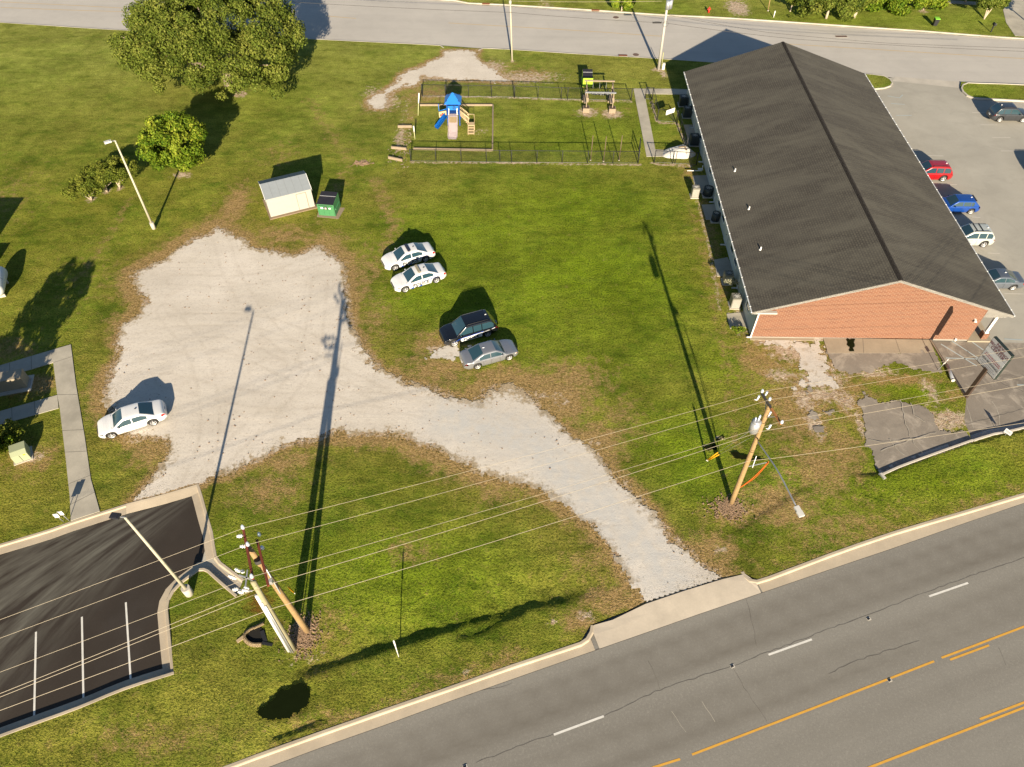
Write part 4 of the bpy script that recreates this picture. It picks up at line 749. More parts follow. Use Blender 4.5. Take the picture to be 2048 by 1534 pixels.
for nm, bp, dx, lb, sd, R_, H_ in [('a', (184, 400), -.9, 'small multi-stem tree at the left end of the row of three', 11, 2.1, 1.5), ('b', (215, 384), -.5, 'small tree in the middle of the row of three', 12, 2.0, 1.9), ('c', (240, 377), .3, 'small leaning tree behind the light pole, right end of the row of three', 13, 2.3, 2.1)]:
    t = thing('small_tree', lb, 'tree', at(*bp), 0, 'small trees in a row by the light pole')
    trunk(t, [([(0, 0, -.05), (.1, 0, .6), (.15, .1, 1.3)], .08, .05), ([(0, 0, .0), (dx*.6, 0, .5), (dx*1.3, .1, 1.3)], .06, .03), ([(0, 0, .1), (-.3, .3, .7), (-.3, .4, 1.5)], .05, .03), ([(.1, 0, .6), (.7, .2, 1.), (1., .3, 1.5)], .04, .02)], 'bark_pale')
    crown('crown', m_['leaf_small'], [(dx*.35, .3, H_, R_*1.1, R_*.9, 1.1, 26), (dx, -.2, H_-.4, R_*.8, R_*.6, .8, 14)], 9000, .16, t, sd, .6, .7, .5)
# tree just outside the frame whose crown shadow falls on the walk
t = thing('holly_tree', 'upright tree off the left edge shading the walks', 'tree', (-41.3, 31.3, 0))
trunk(t, [([(0, 0, 0), (0, 0, 3), (0, .1, 7)], .16, .05)])
crown('crown', m_['leaf_oak'], [(0, 0, 3.8, 3.1, 2.8, 2.8, 44), (1., .3, 5.9, 2.6, 2.4, 2.3, 30), (-1.8, -1, 2.6, 2.6, 2.6, 2.2, 20), (2.3, -1.9, 2.4, 2.0, 2.0, 1.7, 16)], 15000, .30, t, 21, .5, .8, .6)
# far side of the street
def bush(px, py, rx, rz, lab, name='shrub', cat='shrub', mat='leaf_small', n=5000, leaf=.34, seed=1, h=0., group=None, tr=None, trm='bark_pale', trunk_px=None, ry=None):
    t = thing(name, lab, cat, at(px, py), 0, group)
    if tr: trunk(t, tr, trm)
    crown('crown' if tr else 'foliage', m_[mat], [(0, 0, h+rz*.9, rx, ry or rx*.8, rz, max(10, int(n/260)))], n, leaf, t, seed, .6, .7, min(.9, rx*.36)); return t
TG = 'trees beyond the street'
bush(1652, 37, 5.0, 2.3, 'dark green tree beyond the street nearest the brick-red trunk', 'street_tree', 'tree', 'leaf_oak', 12000, seed=31, h=.0, group=TG, tr=[([(0, 0, 0), (0, 0, 1.5)], .2, .15)], ry=3.6)
bush(1707, 35, 2.9, 1.7, 'tree with thick leaning trunk beyond the street', 'street_tree', 'tree', 'leaf_small', 7000, seed=32, h=.8, group=TG, tr=[([(0, 0, -.05), (.35, .4, 1.4), (.7, 1.2, 3.2)], .26, .2)], trm='bark_pale', ry=2.)
bush(1795, 25, 7.4, 1.8, 'low wide bright hedge-like tree beyond the street', 'street_tree', 'tree', 'leaf_bright', 16000, seed=33, h=.0, group=TG, tr=[([(0, 0, 0), (0, 0, .9)], .12, .1)], ry=2.4)
bush(1846, 20, 2.2, 1.3, 'small crape myrtle with pale twin stems beside the hedge-like tree', 'street_tree', 'tree', 'leaf_small', 3200, seed=34, h=.5, group=TG, tr=[([(0, 0, -.05), (.1, .4, 1.4), (.2, .7, 2.6)], .07, .05), ([(0, 0, 0), (.4, .2, 1.4), (.8, .3, 2.4)], .06, .04)], ry=1.6)
bush(1968, 38, 2.4, 1.2, 'crape myrtle with pale slanting stems by the far driveway', 'street_tree', 'tree', 'leaf_oak', 3400, seed=35, h=1.3, group=TG, tr=[([(0, 0, -.05), (.5, .6, 1.8), (1., 1., 3.6)], .11, .07), ([(0, 0, 0), (.2, .8, 1.8), (.6, 1.2, 3.4)], .08, .05), ([(0, 0, 0), (.9, .5, 1.8), (1.6, .8, 3.3)], .07, .05)], ry=2.)
bush(1580, 23, 1.3, 1.1, 'thin sapling with a pale trunk behind the street', 'street_tree', 'tree', 'leaf_small', 900, seed=36, h=.8, group=TG, tr=[([(0, 0, -.05), (.4, .8, 1.6), (.8, 1.6, 3.2)], .1, .06)])
bush(1243, 22, 1.9, 1.3, 'small tree with pale trunk at the top edge behind the white pole', 'street_tree', 'tree', 'leaf_bright', 2600, seed=37, h=.2, group=TG, tr=[([(0, 0, -.05), (.05, .1, 1.), (.1, .2, 2.2)], .12, .08)])
bush(1930, 4, 2.8, 1.6, 'dark tree at the top edge left of the far driveway', 'street_tree', 'tree', 'leaf_oak', 3600, seed=38, h=.2, group=TG, tr=[([(0, 0, 0), (0, 0, 1.6)], .14, .1)])
bush(2075, 62, 2.6, 1.6, 'tree off the right edge shading the far driveway', 'street_tree', 'tree', 'leaf_oak', 3000, seed=39, h=2.2, group=TG, tr=[([(0, 0, 0), (0, 0, 3)], .14, .1)])
bush(1088, 4, .9, .5, 'pale dry shrub at the top edge left of the white pole', mat='leaf_pale', n=500, leaf=.2, seed=40)
bush(14, 892, 1.2, .7, 'leafy shrub left of the green transformer box', mat='leaf_bright', n=1100, leaf=.22, seed=41)
bush(20, 872, 1.3, .8, 'shaded shrub behind the green transformer box', mat='leaf_small', n=1100, leaf=.22, seed=42)
t = thing('potted_plant', 'pale drooping plant leaning out from the shaded wall', 'plant', at(1476, 592)); trunk(t, [([(0, 0, 0), (-.1, .1, .8), (-.5, .3, 1.6)], .04, .02)], 'bark_pale', 'stem')
crown('foliage', m_['leaf_pale'], [(-.9, .2, 1.55, .85, .45, .3, 12)], 420, .16, t, 43, .6, .8, .22)
t = thing('weed', 'leafy green weed growing at the corner of the pad', 'plant', at(1483, 668)); crown('foliage', m_['leaf_bright'], [(-.3, .2, .3, .7, .5, .35, 10)], 420, .16, t, 44, .6, .8, .22)
t = thing('weed', 'small green weed on the lawn by the far street kerb', 'plant', at(1584, 36)); crown('foliage', m_['leaf_oak'], [(0, 0, .2, .6, .4, .25, 8)], 200, .16, t, 45, .6, .8, .2)

# weeds creeping over the gravel edge, dry clumps: one uncountable scatter
def scatter_tufts(name, lab, n, where, size, mat, seed, blades=7):
    r = np.random.default_rng(seed); P = where(r, n); n = len(P); k = blades
    base = np.repeat(P, k, 0)+np.concatenate([r.normal(size=(n*k, 2))*size*.35, np.zeros((n*k, 1))], 1); base[:, 2] = gz(base[:, 0], base[:, 1])+.0
    ang = r.uniform(0, 2*np.pi, n*k); ln = size*r.uniform(.5, 1.2, n*k); tilt = r.uniform(.15, 1.1, n*k)
    d = np.stack([np.cos(ang)*np.sin(tilt), np.sin(ang)*np.sin(tilt), np.cos(tilt)], 1); sdv = np.stack([-np.sin(ang), np.cos(ang), np.zeros(n*k)], 1)
    w_ = (size*.16*r.uniform(.6, 1.4, n*k))[:, None]
    co = np.stack([base-sdv*w_, base+sdv*w_, base+d*ln[:, None]+sdv*w_*.5, base+d*ln[:, None]-sdv*w_*.5], 1).reshape(-1, 3)
    tint = np.repeat(np.clip(np.repeat(r.random(n), k)*.6+r.random(n*k)*.4, 0, 1), 4)
    o = grid_mesh(name, co, np.arange(4*n*k).reshape(-1, 4), mat, {'tint': tint}, smooth=False); return props(o, lab, 'grass', kind='stuff')
def edge_where(r, n):
    P = np.array(grv+[grv[0]]); seg = np.diff(P, axis=0); L = np.linalg.norm(seg, axis=1); i = r.choice(len(L), n*2, p=L/L.sum()); t_ = r.random(n*2)[:, None]
    q = P[i]+seg[i]*t_+r.normal(size=(n*2, 2))*.42; q = q[(sdf(l1_poly, q[:, 0], q[:, 1]) > .1) & (sdf(hw_poly, q[:, 0], q[:, 1]) > .1)][:n]; return np.concatenate([q, np.zeros((len(q), 1))], 1)
scatter_tufts('weed_clumps', 'low weeds and dry tufts creeping over the gravel edge', 3400, edge_where, .065, m_['leaf_weed'], 51)
def lawn_where(r, n):
    px = r.uniform(-30, 2080, n*3); py = 1534*r.random(n*3)**.75; q = np.array([(lambda v: (v.x, v.y))(at(a, b)) for a, b in zip(px, py)])
    keep = np.ones(len(q), bool)
    for pl in (hw_poly, l1_poly, st_poly, l2_poly): keep &= sdf(pl, q[:, 0], q[:, 1]) > .15
    keep &= (sdf(grv, q[:, 0], q[:, 1]) > .5) & ~((q[:, 0] > 20.3) & (q[:, 0] < 42) & (q[:, 1] > 43.3) & (q[:, 1] < 86))
    for w_ in ([(142, 689), (152, 768), (200, 1023), (142, 1042), (105, 700)], [(-60, 745), (142, 689), (140, 715), (-60, 775)], [(-60, 838), (120, 788), (120, 818), (-60, 870)], [(1267, 177), (1400, 177), (1400, 190), (1291, 190), (1312, 298), (1385, 300), (1385, 316), (1292, 316)], [(1640, 675), (1872, 675), (1872, 760), (1560, 760), (1500, 675)]): keep &= sdf(G(w_), q[:, 0], q[:, 1]) > .05
    keep &= fbm(q[:, 0], q[:, 1], .5, 3) > -.12; q = q[keep][:n]; return np.concatenate([q, np.zeros((len(q), 1))], 1)
leaf_mat('leaf_turf', (.07, .11, .010), (.13, .16, .02), (.24, .23, .05))
scatter_tufts('grass_tufts', 'uneven tufts of grass across the mown lawn', 22000, lawn_where, .05, m_['leaf_turf'], 52, 5)

# ------------------------------------------------------------------ vehicles
def text_mesh(s, size=1., bold=.028):
    cu = bpy.data.curves.new('lettering', 'FONT'); cu.body = s; cu.size = size; cu.align_x = 'CENTER'; cu.align_y = 'CENTER'; cu.resolution_u = 2; cu.offset = size*bold
    o = bpy.data.objects.new('tmp', cu); scene.collection.objects.link(o); dg_ = bpy.context.evaluated_depsgraph_get(); me = bpy.data.meshes.new_from_object(o.evaluated_get(dg_))
    V = [v.co.copy() for v in me.vertices]; F = [tuple(p.vertices) for p in me.polygons]; bpy.data.objects.remove(o); bpy.data.meshes.remove(me); return V, F
def smooth1(v, k=2):
    for _ in range(k): v = np.concatenate([[v[0]], (v[:-2]+2*v[1:-1]+v[2:])/4, [v[-1]]])
    return v
class Car:
    def __init__(c, L, W, H, wb, kind, paint, rimr=.34, fo=None, rimmat='rim'):
        c.L, c.W, c.H, c.wb, c.kind, c.paint, c.rr, c.rm = L, W, H, wb, kind, paint, rimr, rimmat
        fo = fo if fo is not None else (L-wb)*.45; c.xf = wb/2+fo; c.xr = c.xf-L; c.xc = (c.xf+c.xr)/2
        xf, xr = c.xf, c.xr; sed = kind == 'sedan'; hs = H/1.48
        c.X = np.unique(np.concatenate([np.arange(xr, xf, .07), [xf], wb/2+c.rr*1.17*np.cos(np.linspace(0, np.pi, 15)), -wb/2+c.rr*1.17*np.cos(np.linspace(0, np.pi, 15)), [xr+.02, xr+.05, xf-.02, xf-.05]]))
        c.X = c.X[np.concatenate([[True], np.diff(c.X) > .012])]
        ax = .60 if sed else .66                                       # shoulder height
        if kind == 'suv': sh = [(xr, .42), (xr+.03, .62), (xr+.10, .80), (xr+.30, .97), (0, 1.0), (xf-1.2, .98), (xf-.5, .92), (xf-.12, .80), (xf-.03, .68), (xf, .45)]
        elif kind == 'hatch': sh = [(xr, .40), (xr+.03, .60), (xr+.10, .80), (xr+.3, .93), (0, .92), (xf-1.1, .90), (xf-.5, .80), (xf-.12, .66), (xf-.03, .56), (xf, .40)]
        else: sh = [(xr, .42), (xr+.03, .62), (xr+.08, .82), (xr+.2, .93), (xr+.9, .96), (0, .92), (xf-1.2, .88), (xf-.5, .78), (xf-.12, .66), (xf-.03, .56), (xf, .38)]
        c.SH = smooth1(np.interp(c.X, *zip(*sh)), 2)
        t = np.abs(c.X-c.xc)/(L/2); c.HW = W/2*(1-.03*t**2-.06*t**5-.20*t**12-.05*t**30)
        lo = np.full(c.X.shape, .19)
        for s_ in (-1, 1):
            d = c.X-s_*wb/2; Ra = c.rr*1.17; lo = np.maximum(lo, np.where(np.abs(d) < Ra, c.rr+np.sqrt(np.maximum(0, Ra*Ra-d*d)), 0))
        endr = np.minimum(c.X-xr, xf-c.X); lo = np.where((endr < .3) & (lo < .25), .22+.1*(1-endr/.3), lo); c.LO = np.minimum(lo, c.SH-.04)
        c.FR = [(.90, 0.), (.975, .10), (1., .35), (1., .6), (.985, .85), (.965, .95), (.93, 1.)]
        if kind == 'sedan': c.cab = (xf-1.15, xf-2.02, xr+1.75, xr+.72); c.pil = [(xf-1.95, xf-2.52), (xf-2.58, xf-3.22)]
        elif kind == 'fast': c.cab = (xf-1.22, xf-2.12, xr+1.72, xr+.72); c.pil = [(xf-2.0, xf-2.62), (xf-2.70, xf-3.45)]
        elif kind == 'hatch': c.cab = (xf-1.12, xf-1.85, xr+.85, xr+.30); c.pil = [(xf-1.75, xf-2.35), (xf-2.42, xf-3.15), (xf-3.2, xf-3.5)]
        else: c.cab = (xf-1.18, xf-2.08, xr+.72, xr+.16); c.pil = [(xf-1.98, xf-2.62), (xf-2.70, xf-3.42), (xf-3.50, xr+.52)]
    def side(c, x, z, off=.012):
        sh = np.interp(x, c.X, c.SH); lo = .19; hw = np.interp(x, c.X, c.HW); f = np.clip((z-lo)/(sh-lo), 0, 1)
        return float(hw*np.interp(f, [a[1] for a in c.FR], [a[0] for a in c.FR])+off)
    def build(c, name, label, cat, loc, rz, group=None, lights=None, police=None):
        t = thing(name, label, cat, loc, rz, group); X, SH, HW, LO = c.X, c.SH, c.HW, c.LO; P = m_[c.paint]
        V = []; rows = []
        deckf = [(.86, .012), (.62, .03), (.32, .042), (0, .047)]
        for i, x_ in enumerate(X):
            h = SH[i]-LO[i]; e = min(1, min(x_-c.xr, c.xf-x_)/.5)
            half = [(HW[i]*a, LO[i]+b*h) for a, b in c.FR]+[(HW[i]*a, SH[i]+b*e) for a, b in deckf]
            full = [(-a, b) for a, b in half]+[(a, b) for a, b in half[::-1][1:]]
            rows.append(len(V)); V += [(x_, a, b) for a, b in full]
        n = len(full); F = [(rows[i]+j, rows[i]+j+1, rows[i+1]+j+1, rows[i+1]+j) for i in range(len(X)-1) for j in range(n-1)]
        F += [tuple(rows[0]+j for j in range(n-1, -1, -1)), tuple(rows[-1]+j for j in range(n))]
        mb = MB(); mb.add(V, F, 0, True); 
        for k_ in (-1, -2): mb.sm[k_] = False
        # cabin
        xa, xt, xct, xcb = c.cab; cx = np.unique(np.concatenate([np.linspace(xcb, xct, 9), np.linspace(xct, xt, 26), np.linspace(xt, xa, 10)]+[np.array(q_) for q_ in c.pil])); H = c.H
        zt = np.interp(cx, [xcb, xct, xct+.25, (xct+xt)/2, xt-.25, xt, xa], [0, .93 if c.kind in ('suv', 'hatch') else .955, .985, 1., 1., .965, 0])
        bow = .06*np.sin(np.pi*np.clip((cx-xt)/(xa-xt), 0, 1))+.05*np.sin(np.pi*np.clip((xct-cx)/(xct-xcb), 0, 1)); zt = zt+bow*.6
        base = np.interp(cx, X, SH)+.0; bw = np.interp(cx, X, HW)*.93; topw = c.W/2*(.735 if c.kind != 'suv' else .76)
        grid = []; lv = [0., .08, .86, 1.]
        for i, x_ in enumerate(cx):
            z0 = base[i]-.015; z1 = z0+(H-z0)*min(1, zt[i]); yu = bw[i]+(topw-bw[i])*min(1, zt[i]); row = []
            zs = z1-.055*min(1, zt[i]*2)
            for l_ in lv: row.append((bw[i]+(yu-bw[i])*l_+.018*math.sin(math.pi*l_)*zt[i], z0+(zs-z0)*l_))
            row += [(yu*.93, z1-.022*min(1, zt[i]*2)), (yu*.82, z1-.008), (yu*.5, z1+.004), (0, z1+.008)]
            grid.append([(x_, a, b) for a, b in row]+[(x_, -a, b) for a, b in row[::-1][1:]])
        m = len(grid[0]); cls = {}
        for i in range(len(cx)-1):
            xm_ = (cx[i]+cx[i+1])/2
            for j in range(m-1):
                jj = j if j < m//2 else m-2-j; lab = 'roof'
                if jj >= 5 or jj == 4:
                    if xm_ > xt+.03 and xm_ < xa-.02: lab = 'windshield' if jj >= 5 else 'roof'
                    elif xm_ < xct-.02 and xm_ > xcb+(.02 if c.kind in ('sedan', 'fast') else .06): lab = 'rear_window' if jj >= 5 else 'roof'
                if jj == 1:
                    for (a_, b2) in c.pil:
                        if b2 < xm_ < a_: lab = 'side_window'
                    if c.pil[0][0] <= xm_ < xa-.28: lab = 'side_window'
                    if c.kind in ('sedan', 'fast') and c.pil[-1][1]-.25 < xm_ <= c.pil[-1][1]: lab = 'side_window'
                key = lab if lab != 'side_window' else ('side_window', j < m//2, next((k_ for k_, (a_, b2) in enumerate(c.pil) if xm_ > b2-.01), 9))
                cls.setdefault(key, []).append((i, j))
        for key, cells in cls.items():
            b2 = mb if key == 'roof' else MB()
            for (i, j) in cells: b2.add([grid[i][j], grid[i][j+1], grid[i+1][j+1], grid[i+1][j]], [(0, 3, 2, 1)], 0, True)
            if key != 'roof':
                o = b2.build(key if isinstance(key, str) else 'side_window', m_['glass'], t); bm = bmesh.new(); bm.from_mesh(o.data); bmesh.ops.remove_doubles(bm, verts=bm.verts, dist=1e-4); bmesh.ops.recalc_face_normals(bm, faces=bm.faces); bm.to_mesh(o.data); bm.free()
        body = mb.build('body', P, t); bm = bmesh.new(); bm.from_mesh(body.data); bmesh.ops.remove_doubles(bm, verts=bm.verts, dist=1e-4); bmesh.ops.recalc_face_normals(bm, faces=bm.faces); bm.to_mesh(body.data); bm.free()
        # door and hood gaps
        sb = MB()
        gaps = [c.pil[0][0]-.12+.3, c.pil[0][1]-.03, c.pil[1][1]+.0]
        for gx in gaps:
            for s_ in (-1, 1):
                zz = np.linspace(.28, np.interp(gx, X, SH)-.02, 7)
                for a_, b2 in zip(zz[:-1], zz[1:]): sb.add([(gx-.008, s_*c.side(gx, a_, .006), a_), (gx+.008, s_*c.side(gx, a_, .006), a_), (gx+.008, s_*c.side(gx, b2, .006), b2), (gx-.008, s_*c.side(gx, b2, .006), b2)], [(0, 1, 2, 3)] if s_ < 0 else [(3, 2, 1, 0)])
        hx = xa+.05; sb.add([(hx, -c.W*.40, np.interp(hx, X, SH)+.028), (hx+.02, -c.W*.40, np.interp(hx, X, SH)+.028), (hx+.02, c.W*.40, np.interp(hx, X, SH)+.028), (hx, c.W*.40, np.interp(hx, X, SH)+.028)], [(0, 1, 2, 3)])
        sb.build('panel_gap', m_['decal_black'], body)
        ub = MB(); ub.box(((c.xf+c.xr)/2, 0, .42), (c.L-.5, c.W-.46, .44)); ub.build('underbody', m_['underbody'], t)
        # wheels
        for sx in (1, -1):
            for sy in (1, -1):
                wx, wy = sx*c.wb/2, sy*(c.W/2-.13); wbm = MB(); r_ = c.rr; n_ = 28
                prof = [(.0, r_*.66), (.02, r_*.72), (.03, r_*.93), (.055, r_), (.19, r_), (.215, r_*.93), (.22, r_*.6)]
                Vv = [];
                for i in range(n_):
                    a = 2*math.pi*i/n_
                    for o_, q_ in prof: Vv.append((wx+q_*math.cos(a), wy+sy*(.11-o_), r_+q_*math.sin(a)))
                k_ = len(prof); wbm.add(Vv, [(i*k_+j, i*k_+j+1, ((i+1) % n_)*k_+j+1, ((i+1) % n_)*k_+j) for i in range(n_) for j in range(k_-1)], 0, True)
                wh = wbm.build('wheel', m_['rubber'], t); rb = MB(); yo = wy+sy*.085
                rb.cyl((wx, yo-sy*.06, r_), (wx, yo-sy*.055, r_), r_*.66, n=24, mat=1)
                for i in range(24):
                    a = 2*math.pi*i/24; a2 = 2*math.pi*(i+1)/24; rb.add([(wx+r_*.68*math.cos(a), yo+sy*.02, r_+r_*.68*math.sin(a)), (wx+r_*.68*math.cos(a2), yo+sy*.02, r_+r_*.68*math.sin(a2)), (wx+r_*.58*math.cos(a2), yo, r_+r_*.58*math.sin(a2)), (wx+r_*.58*math.cos(a), yo, r_+r_*.58*math.sin(a))], [(0, 1, 2, 3)], 0)
                for i in range(5):
                    a = 2*math.pi*i/5+.3; ca, sa = math.cos(a), math.sin(a); pr = [(.02, -.055), (.62, -.035), (.62, .035), (.02, .055)]
                    rb.add([(wx+(ca*u*r_-sa*v_), yo+sy*.012, r_+(sa*u*r_+ca*v_)) for u, v_ in pr], [(0, 1, 2, 3), (3, 2, 1, 0)], 0)
                rb.cyl((wx, yo, r_), (wx, yo+sy*.02, r_), .055, n=12, mat=0); rb.build('rim', [m_[c.rm], m_['underbody']], wh)
        # mirrors, lights, plates, handles
        for s_ in (-1, 1):
            mb2 = MB(); xx = xa-.42; zz = np.interp(xx, X, SH)+.09; yy = c.W/2*.93; mb2.box((xx, s_*(yy+.12), zz), (.10, .20, .13), bev=.03); mb2.box((xx, s_*(yy+.0), zz-.04), (.05, .12, .03)); mb2.build('mirror', P if c.kind != 'x' else m_['black_plastic'], t)
            for nm, x0, x1, z0, z1, mt in (('headlight', c.xf-.42, c.xf-.10, .60, .70, 'lamp_clear'), ('taillight', c.xr+.04, c.xr+.36, .70, .90, 'lamp_red')):
                if c.kind == 'suv': z0 += .12; z1 += .14
                hb = MB(); q_ = [];
                for xx in np.linspace(x0, x1, 6):
                    sh = np.interp(xx, X, SH); a1 = min(z1, sh-.03); a0 = min(z0, a1-.06); q_ += [(xx, s_*c.side(xx, a0, .012), a0), (xx, s_*c.side(xx, a1, .012), a1)]
                hb.add(q_, [(2*i, 2*i+1, 2*i+3, 2*i+2) for i in range(5)]+[(2*i+2, 2*i+3, 2*i+1, 2*i) for i in range(5)], 0, True); hb.build(nm, m_[mt], t)
            for gx in gaps[1:]: hb = MB(); xx = gx+.14; zz = np.interp(xx, X, SH)-.12; hb.box((xx, s_*(c.side(xx, zz, .02)), zz), (.16, .03, .025), bev=.008); hb.build('door_handle', P, t)
        gb = MB(); gb.box((c.xf-.012, 0, .50), (.04, c.W*.46, .18), bev=.01); gb.build('grille', m_['black_plastic'], t)
        gb = MB(); gb.box((c.xr+.005, 0, .62), (.03, .32, .15)); gb.build('licence_plate', m_['decal_white'], t)
        if c.kind == 'suv':
            for s_ in (-1, 1): rb = MB(); rb.tube([(xt-.1, s_*topw*.86, c.H-.02), (xt-.2, s_*topw*.86, c.H+.045), (xct+.3, s_*topw*.86, c.H+.045), (xct+.2, s_*topw*.86, c.H-.02)], .02); rb.build('roof_rail', m_['black_plastic'], t)
        ab = MB(); ab.box((xct+.22, 0, c.H+.03), (.16, .05, .06), bev=.015); ab.build('antenna', m_['decal_white' if c.paint != 'car_white' else 'black_plastic'], t)
        c.t = t; c.body = body; c.topw = topw; return t
    def decal(c, mat, pts, name='stripe', s_=1):
        """strip on the side: pts [(x,z0,z1)]"""
        mb = MB(); V = []
        for x_, a, b in pts: V += [(x_, s_*c.side(x_, a, .014), a), (x_, s_*c.side(x_, b, .014), b)]
        k = len(pts)-1; mb.add(V, [(2*i, 2*i+1, 2*i+3, 2*i+2) for i in range(k)]+[(2*i+2, 2*i+3, 2*i+1, 2*i) for i in range(k)]); return mb.build(name, m_[mat], c.body)
    def letters(c, s, xc, zc, size, mat, s_=1, name='lettering', wide=1.2):
        V, F = text_mesh(s, size); V = [(xc-v.x*s_*wide, zc+v.y) for v in V]; W_ = [(x_, s_*c.side(x_, z_, .02), z_) for x_, z_ in V]
        mb = MB(); mb.add(W_, F+[f[::-1] for f in F]); return mb.build(name, m_[mat], c.body)
def place(contactF, contactR, W, rz_off=0):
    A = at(*contactF); B = at(*contactR); d = (A-B); rz = math.atan2(d.y, d.x); n = Vector((-d.y, d.x, 0)).normalized()
    if n.y < 0: n = -n
    return (A+B)/2+n*(W/2-.12), rz
def police_pack(c, bar, side_hidden=True):
    t = c.t; mb = MB(); x0 = (c.cab[1]+c.cab[2])/2+.18
    mb.box((x0, 0, c.H+.09), (.28, 1.15, .10), bev=.035); lb = mb.build('light_bar', m_[bar], t); mb = MB()
    for s_ in (-1, 1): mb.box((x0, s_*.5, c.H+.02), (.1, .06, .08))
    mb.build('bracket', m_['black_plastic'], lb)
# white patrol sedans
for i, (cf, cr, bar, lb) in enumerate([((809.8, 584.5), (874.5, 565), 'lightbar_tan', 'white patrol sedan with tan light bar, nearer of the parked pair'), ((790, 541), (852.6, 523), 'lightbar_dark', 'white patrol sedan with dark light bar, farther of the parked pair')]):
    c = Car(5.08, 1.90, 1.48, 3.05, 'fast', 'car_white', .36); loc, rz = place(cf, cr, 1.9); c.build('police_car', lb, 'police car', loc, rz, 'patrol cars on the grass'); police_pack(c, bar)
    for s_ in (1, -1):
        c.letters('POLICE', -.02, .57, .42, 'decal_black', s_, wide=1.15)
        c.decal('decal_blue', [(1.02, .27, .28), (.72, .27, .50)], s_=s_); c.decal('decal_black', [(.62, .27, .28), (.40, .27, .42), (.34, .27, .42)], s_=s_); c.decal('decal_blue', [(.26, .27, .28), (.06, .27, .40), (-.1, .27, .40)], s_=s_)
        xs_ = np.linspace(.15, -1.95, 14); c.decal('decal_blue', [(x_, .765-.0*x_+.03*(-x_)*.2, .80+.03*(-x_)*.2) for x_ in xs_[:9]], s_=s_); c.decal('decal_blue', [(x_, .72+.04*(-x_)*.2, .74+.04*(-x_)*.2) for x_ in xs_[2:]], s_=s_); c.decal('decal_blue', [(x_, .80+.04*(-x_)*.2, .82+.04*(-x_)*.2) for x_ in xs_[7:]], s_=s_)
c = Car(5.05, 2.0, 1.78, 3.05, 'suv', 'car_black', .38); loc, rz = place((908, 692), (976.6, 672.6), 2.0); c.build('police_car', 'black patrol sport utility vehicle with white and blue door panel', 'police car', loc, rz, 'patrol cars on the grass')
for s_ in (1, -1):
    c.decal('decal_white', [(.95, .52, .70), (.85, .36, .76), (0, .33, .80), (-1.0, .36, .84)], s_=s_); c.decal('decal_white', [(-.9, .56, .80), (-1.1, .80, .83), (-1.9, .84, .88), (-2.2, .86, .92)], s_=s_)
    c.decal('decal_blue', [(1.7, .52, .54), (1.3, .60, .66), (.9, .77, .82), (0, .81, .86), (-1., .85, .90), (-2.0, .90, .935)], s_=s_); c.letters('POLICE', .02, .56, .36, 'decal_black', s_, wide=1.2)
c = Car(4.88, 1.84, 1.445, 2.82, 'sedan', 'car_silver', .335); loc, rz = place((1019, 719.4), (954.5, 737.7), 1.84); c.build('parked_car', 'silver sedan parked below the black patrol vehicle', 'car', loc, rz)
for s_ in (-1,): c.decal('lamp_amber', [(c.xf-.35, .62, .68), (c.xf-.2, .60, .66)], 'indicator', s_=s_)
c = Car(5.08, 1.89, 1.48, 3.05, 'fast', 'car_white', .36); loc, rz = place((227, 875.5), (310, 849.5), 1.89); c.build('parked_car', 'plain white sedan alone at the left edge of the gravel', 'car', loc, rz)
c = Car(4.6, 1.86, 1.70, 2.70, 'suv', 'car_grey', .35); loc, rz = place((2042.7, 244.7), (1996, 244), 1.86); c.build('parked_car', 'dark grey crossover facing right beside the grass island', 'car', loc, rz, 'cars in the car park')
def rear_place(px, py, wb, W):
    p = at(px, py); return Vector((p.x-wb/2, p.y+W/2-.12, ASP)), math.pi-R(1)
for px, py, arg, lb in [(1884, 360.4, (4.75, 1.84, 1.70, 2.86, 'suv', 'car_red', .37), 'bright red crossover half hidden by the roof edge'), (1939.5, 425.5, (4.4, 1.80, 1.47, 2.70, 'hatch', 'car_blue', .33), 'deep blue hatchback half hidden by the roof edge'), (1965, 491.4, (4.6, 1.86, 1.70, 2.69, 'suv', 'car_pale', .37), 'pale silver crossover with roof bars half hidden by the roof edge'), (2023.4, 577.6, (4.65, 1.78, 1.43, 2.70, 'sedan', 'car_steel', .33), 'steel grey sedan nearest the sign, half hidden by the roof edge')]:
    c = Car(*arg); loc, rz = rear_place(px, py, arg[3], arg[1]); c.build('parked_car', lb, 'car', loc, rz, 'cars in the car park')
    if 'roof bars' in lb:
        for xx in (-.2, -.75): mb = MB(); mb.box((xx, 0, 1.76), (.07, 1.3, .03)); mb.build('roof_bar', m_['black_plastic'], c.t)
    if 'blue' in lb: mb = MB(); mb.box((c.xr+.80, 0, 1.40), (.30, 1.1, .05), bev=.015); mb.build('spoiler', m_['black_plastic'], c.t)
c = Car(4.7, 1.85, 1.7, 2.75, 'suv', 'car_grey', .35); p = at(2066, 352); c.build('parked_car', 'dark vehicle off the right edge showing only its shadow', 'car', Vector((p.x+2.3, p.y, ASP)), 0, 'cars in the car park')

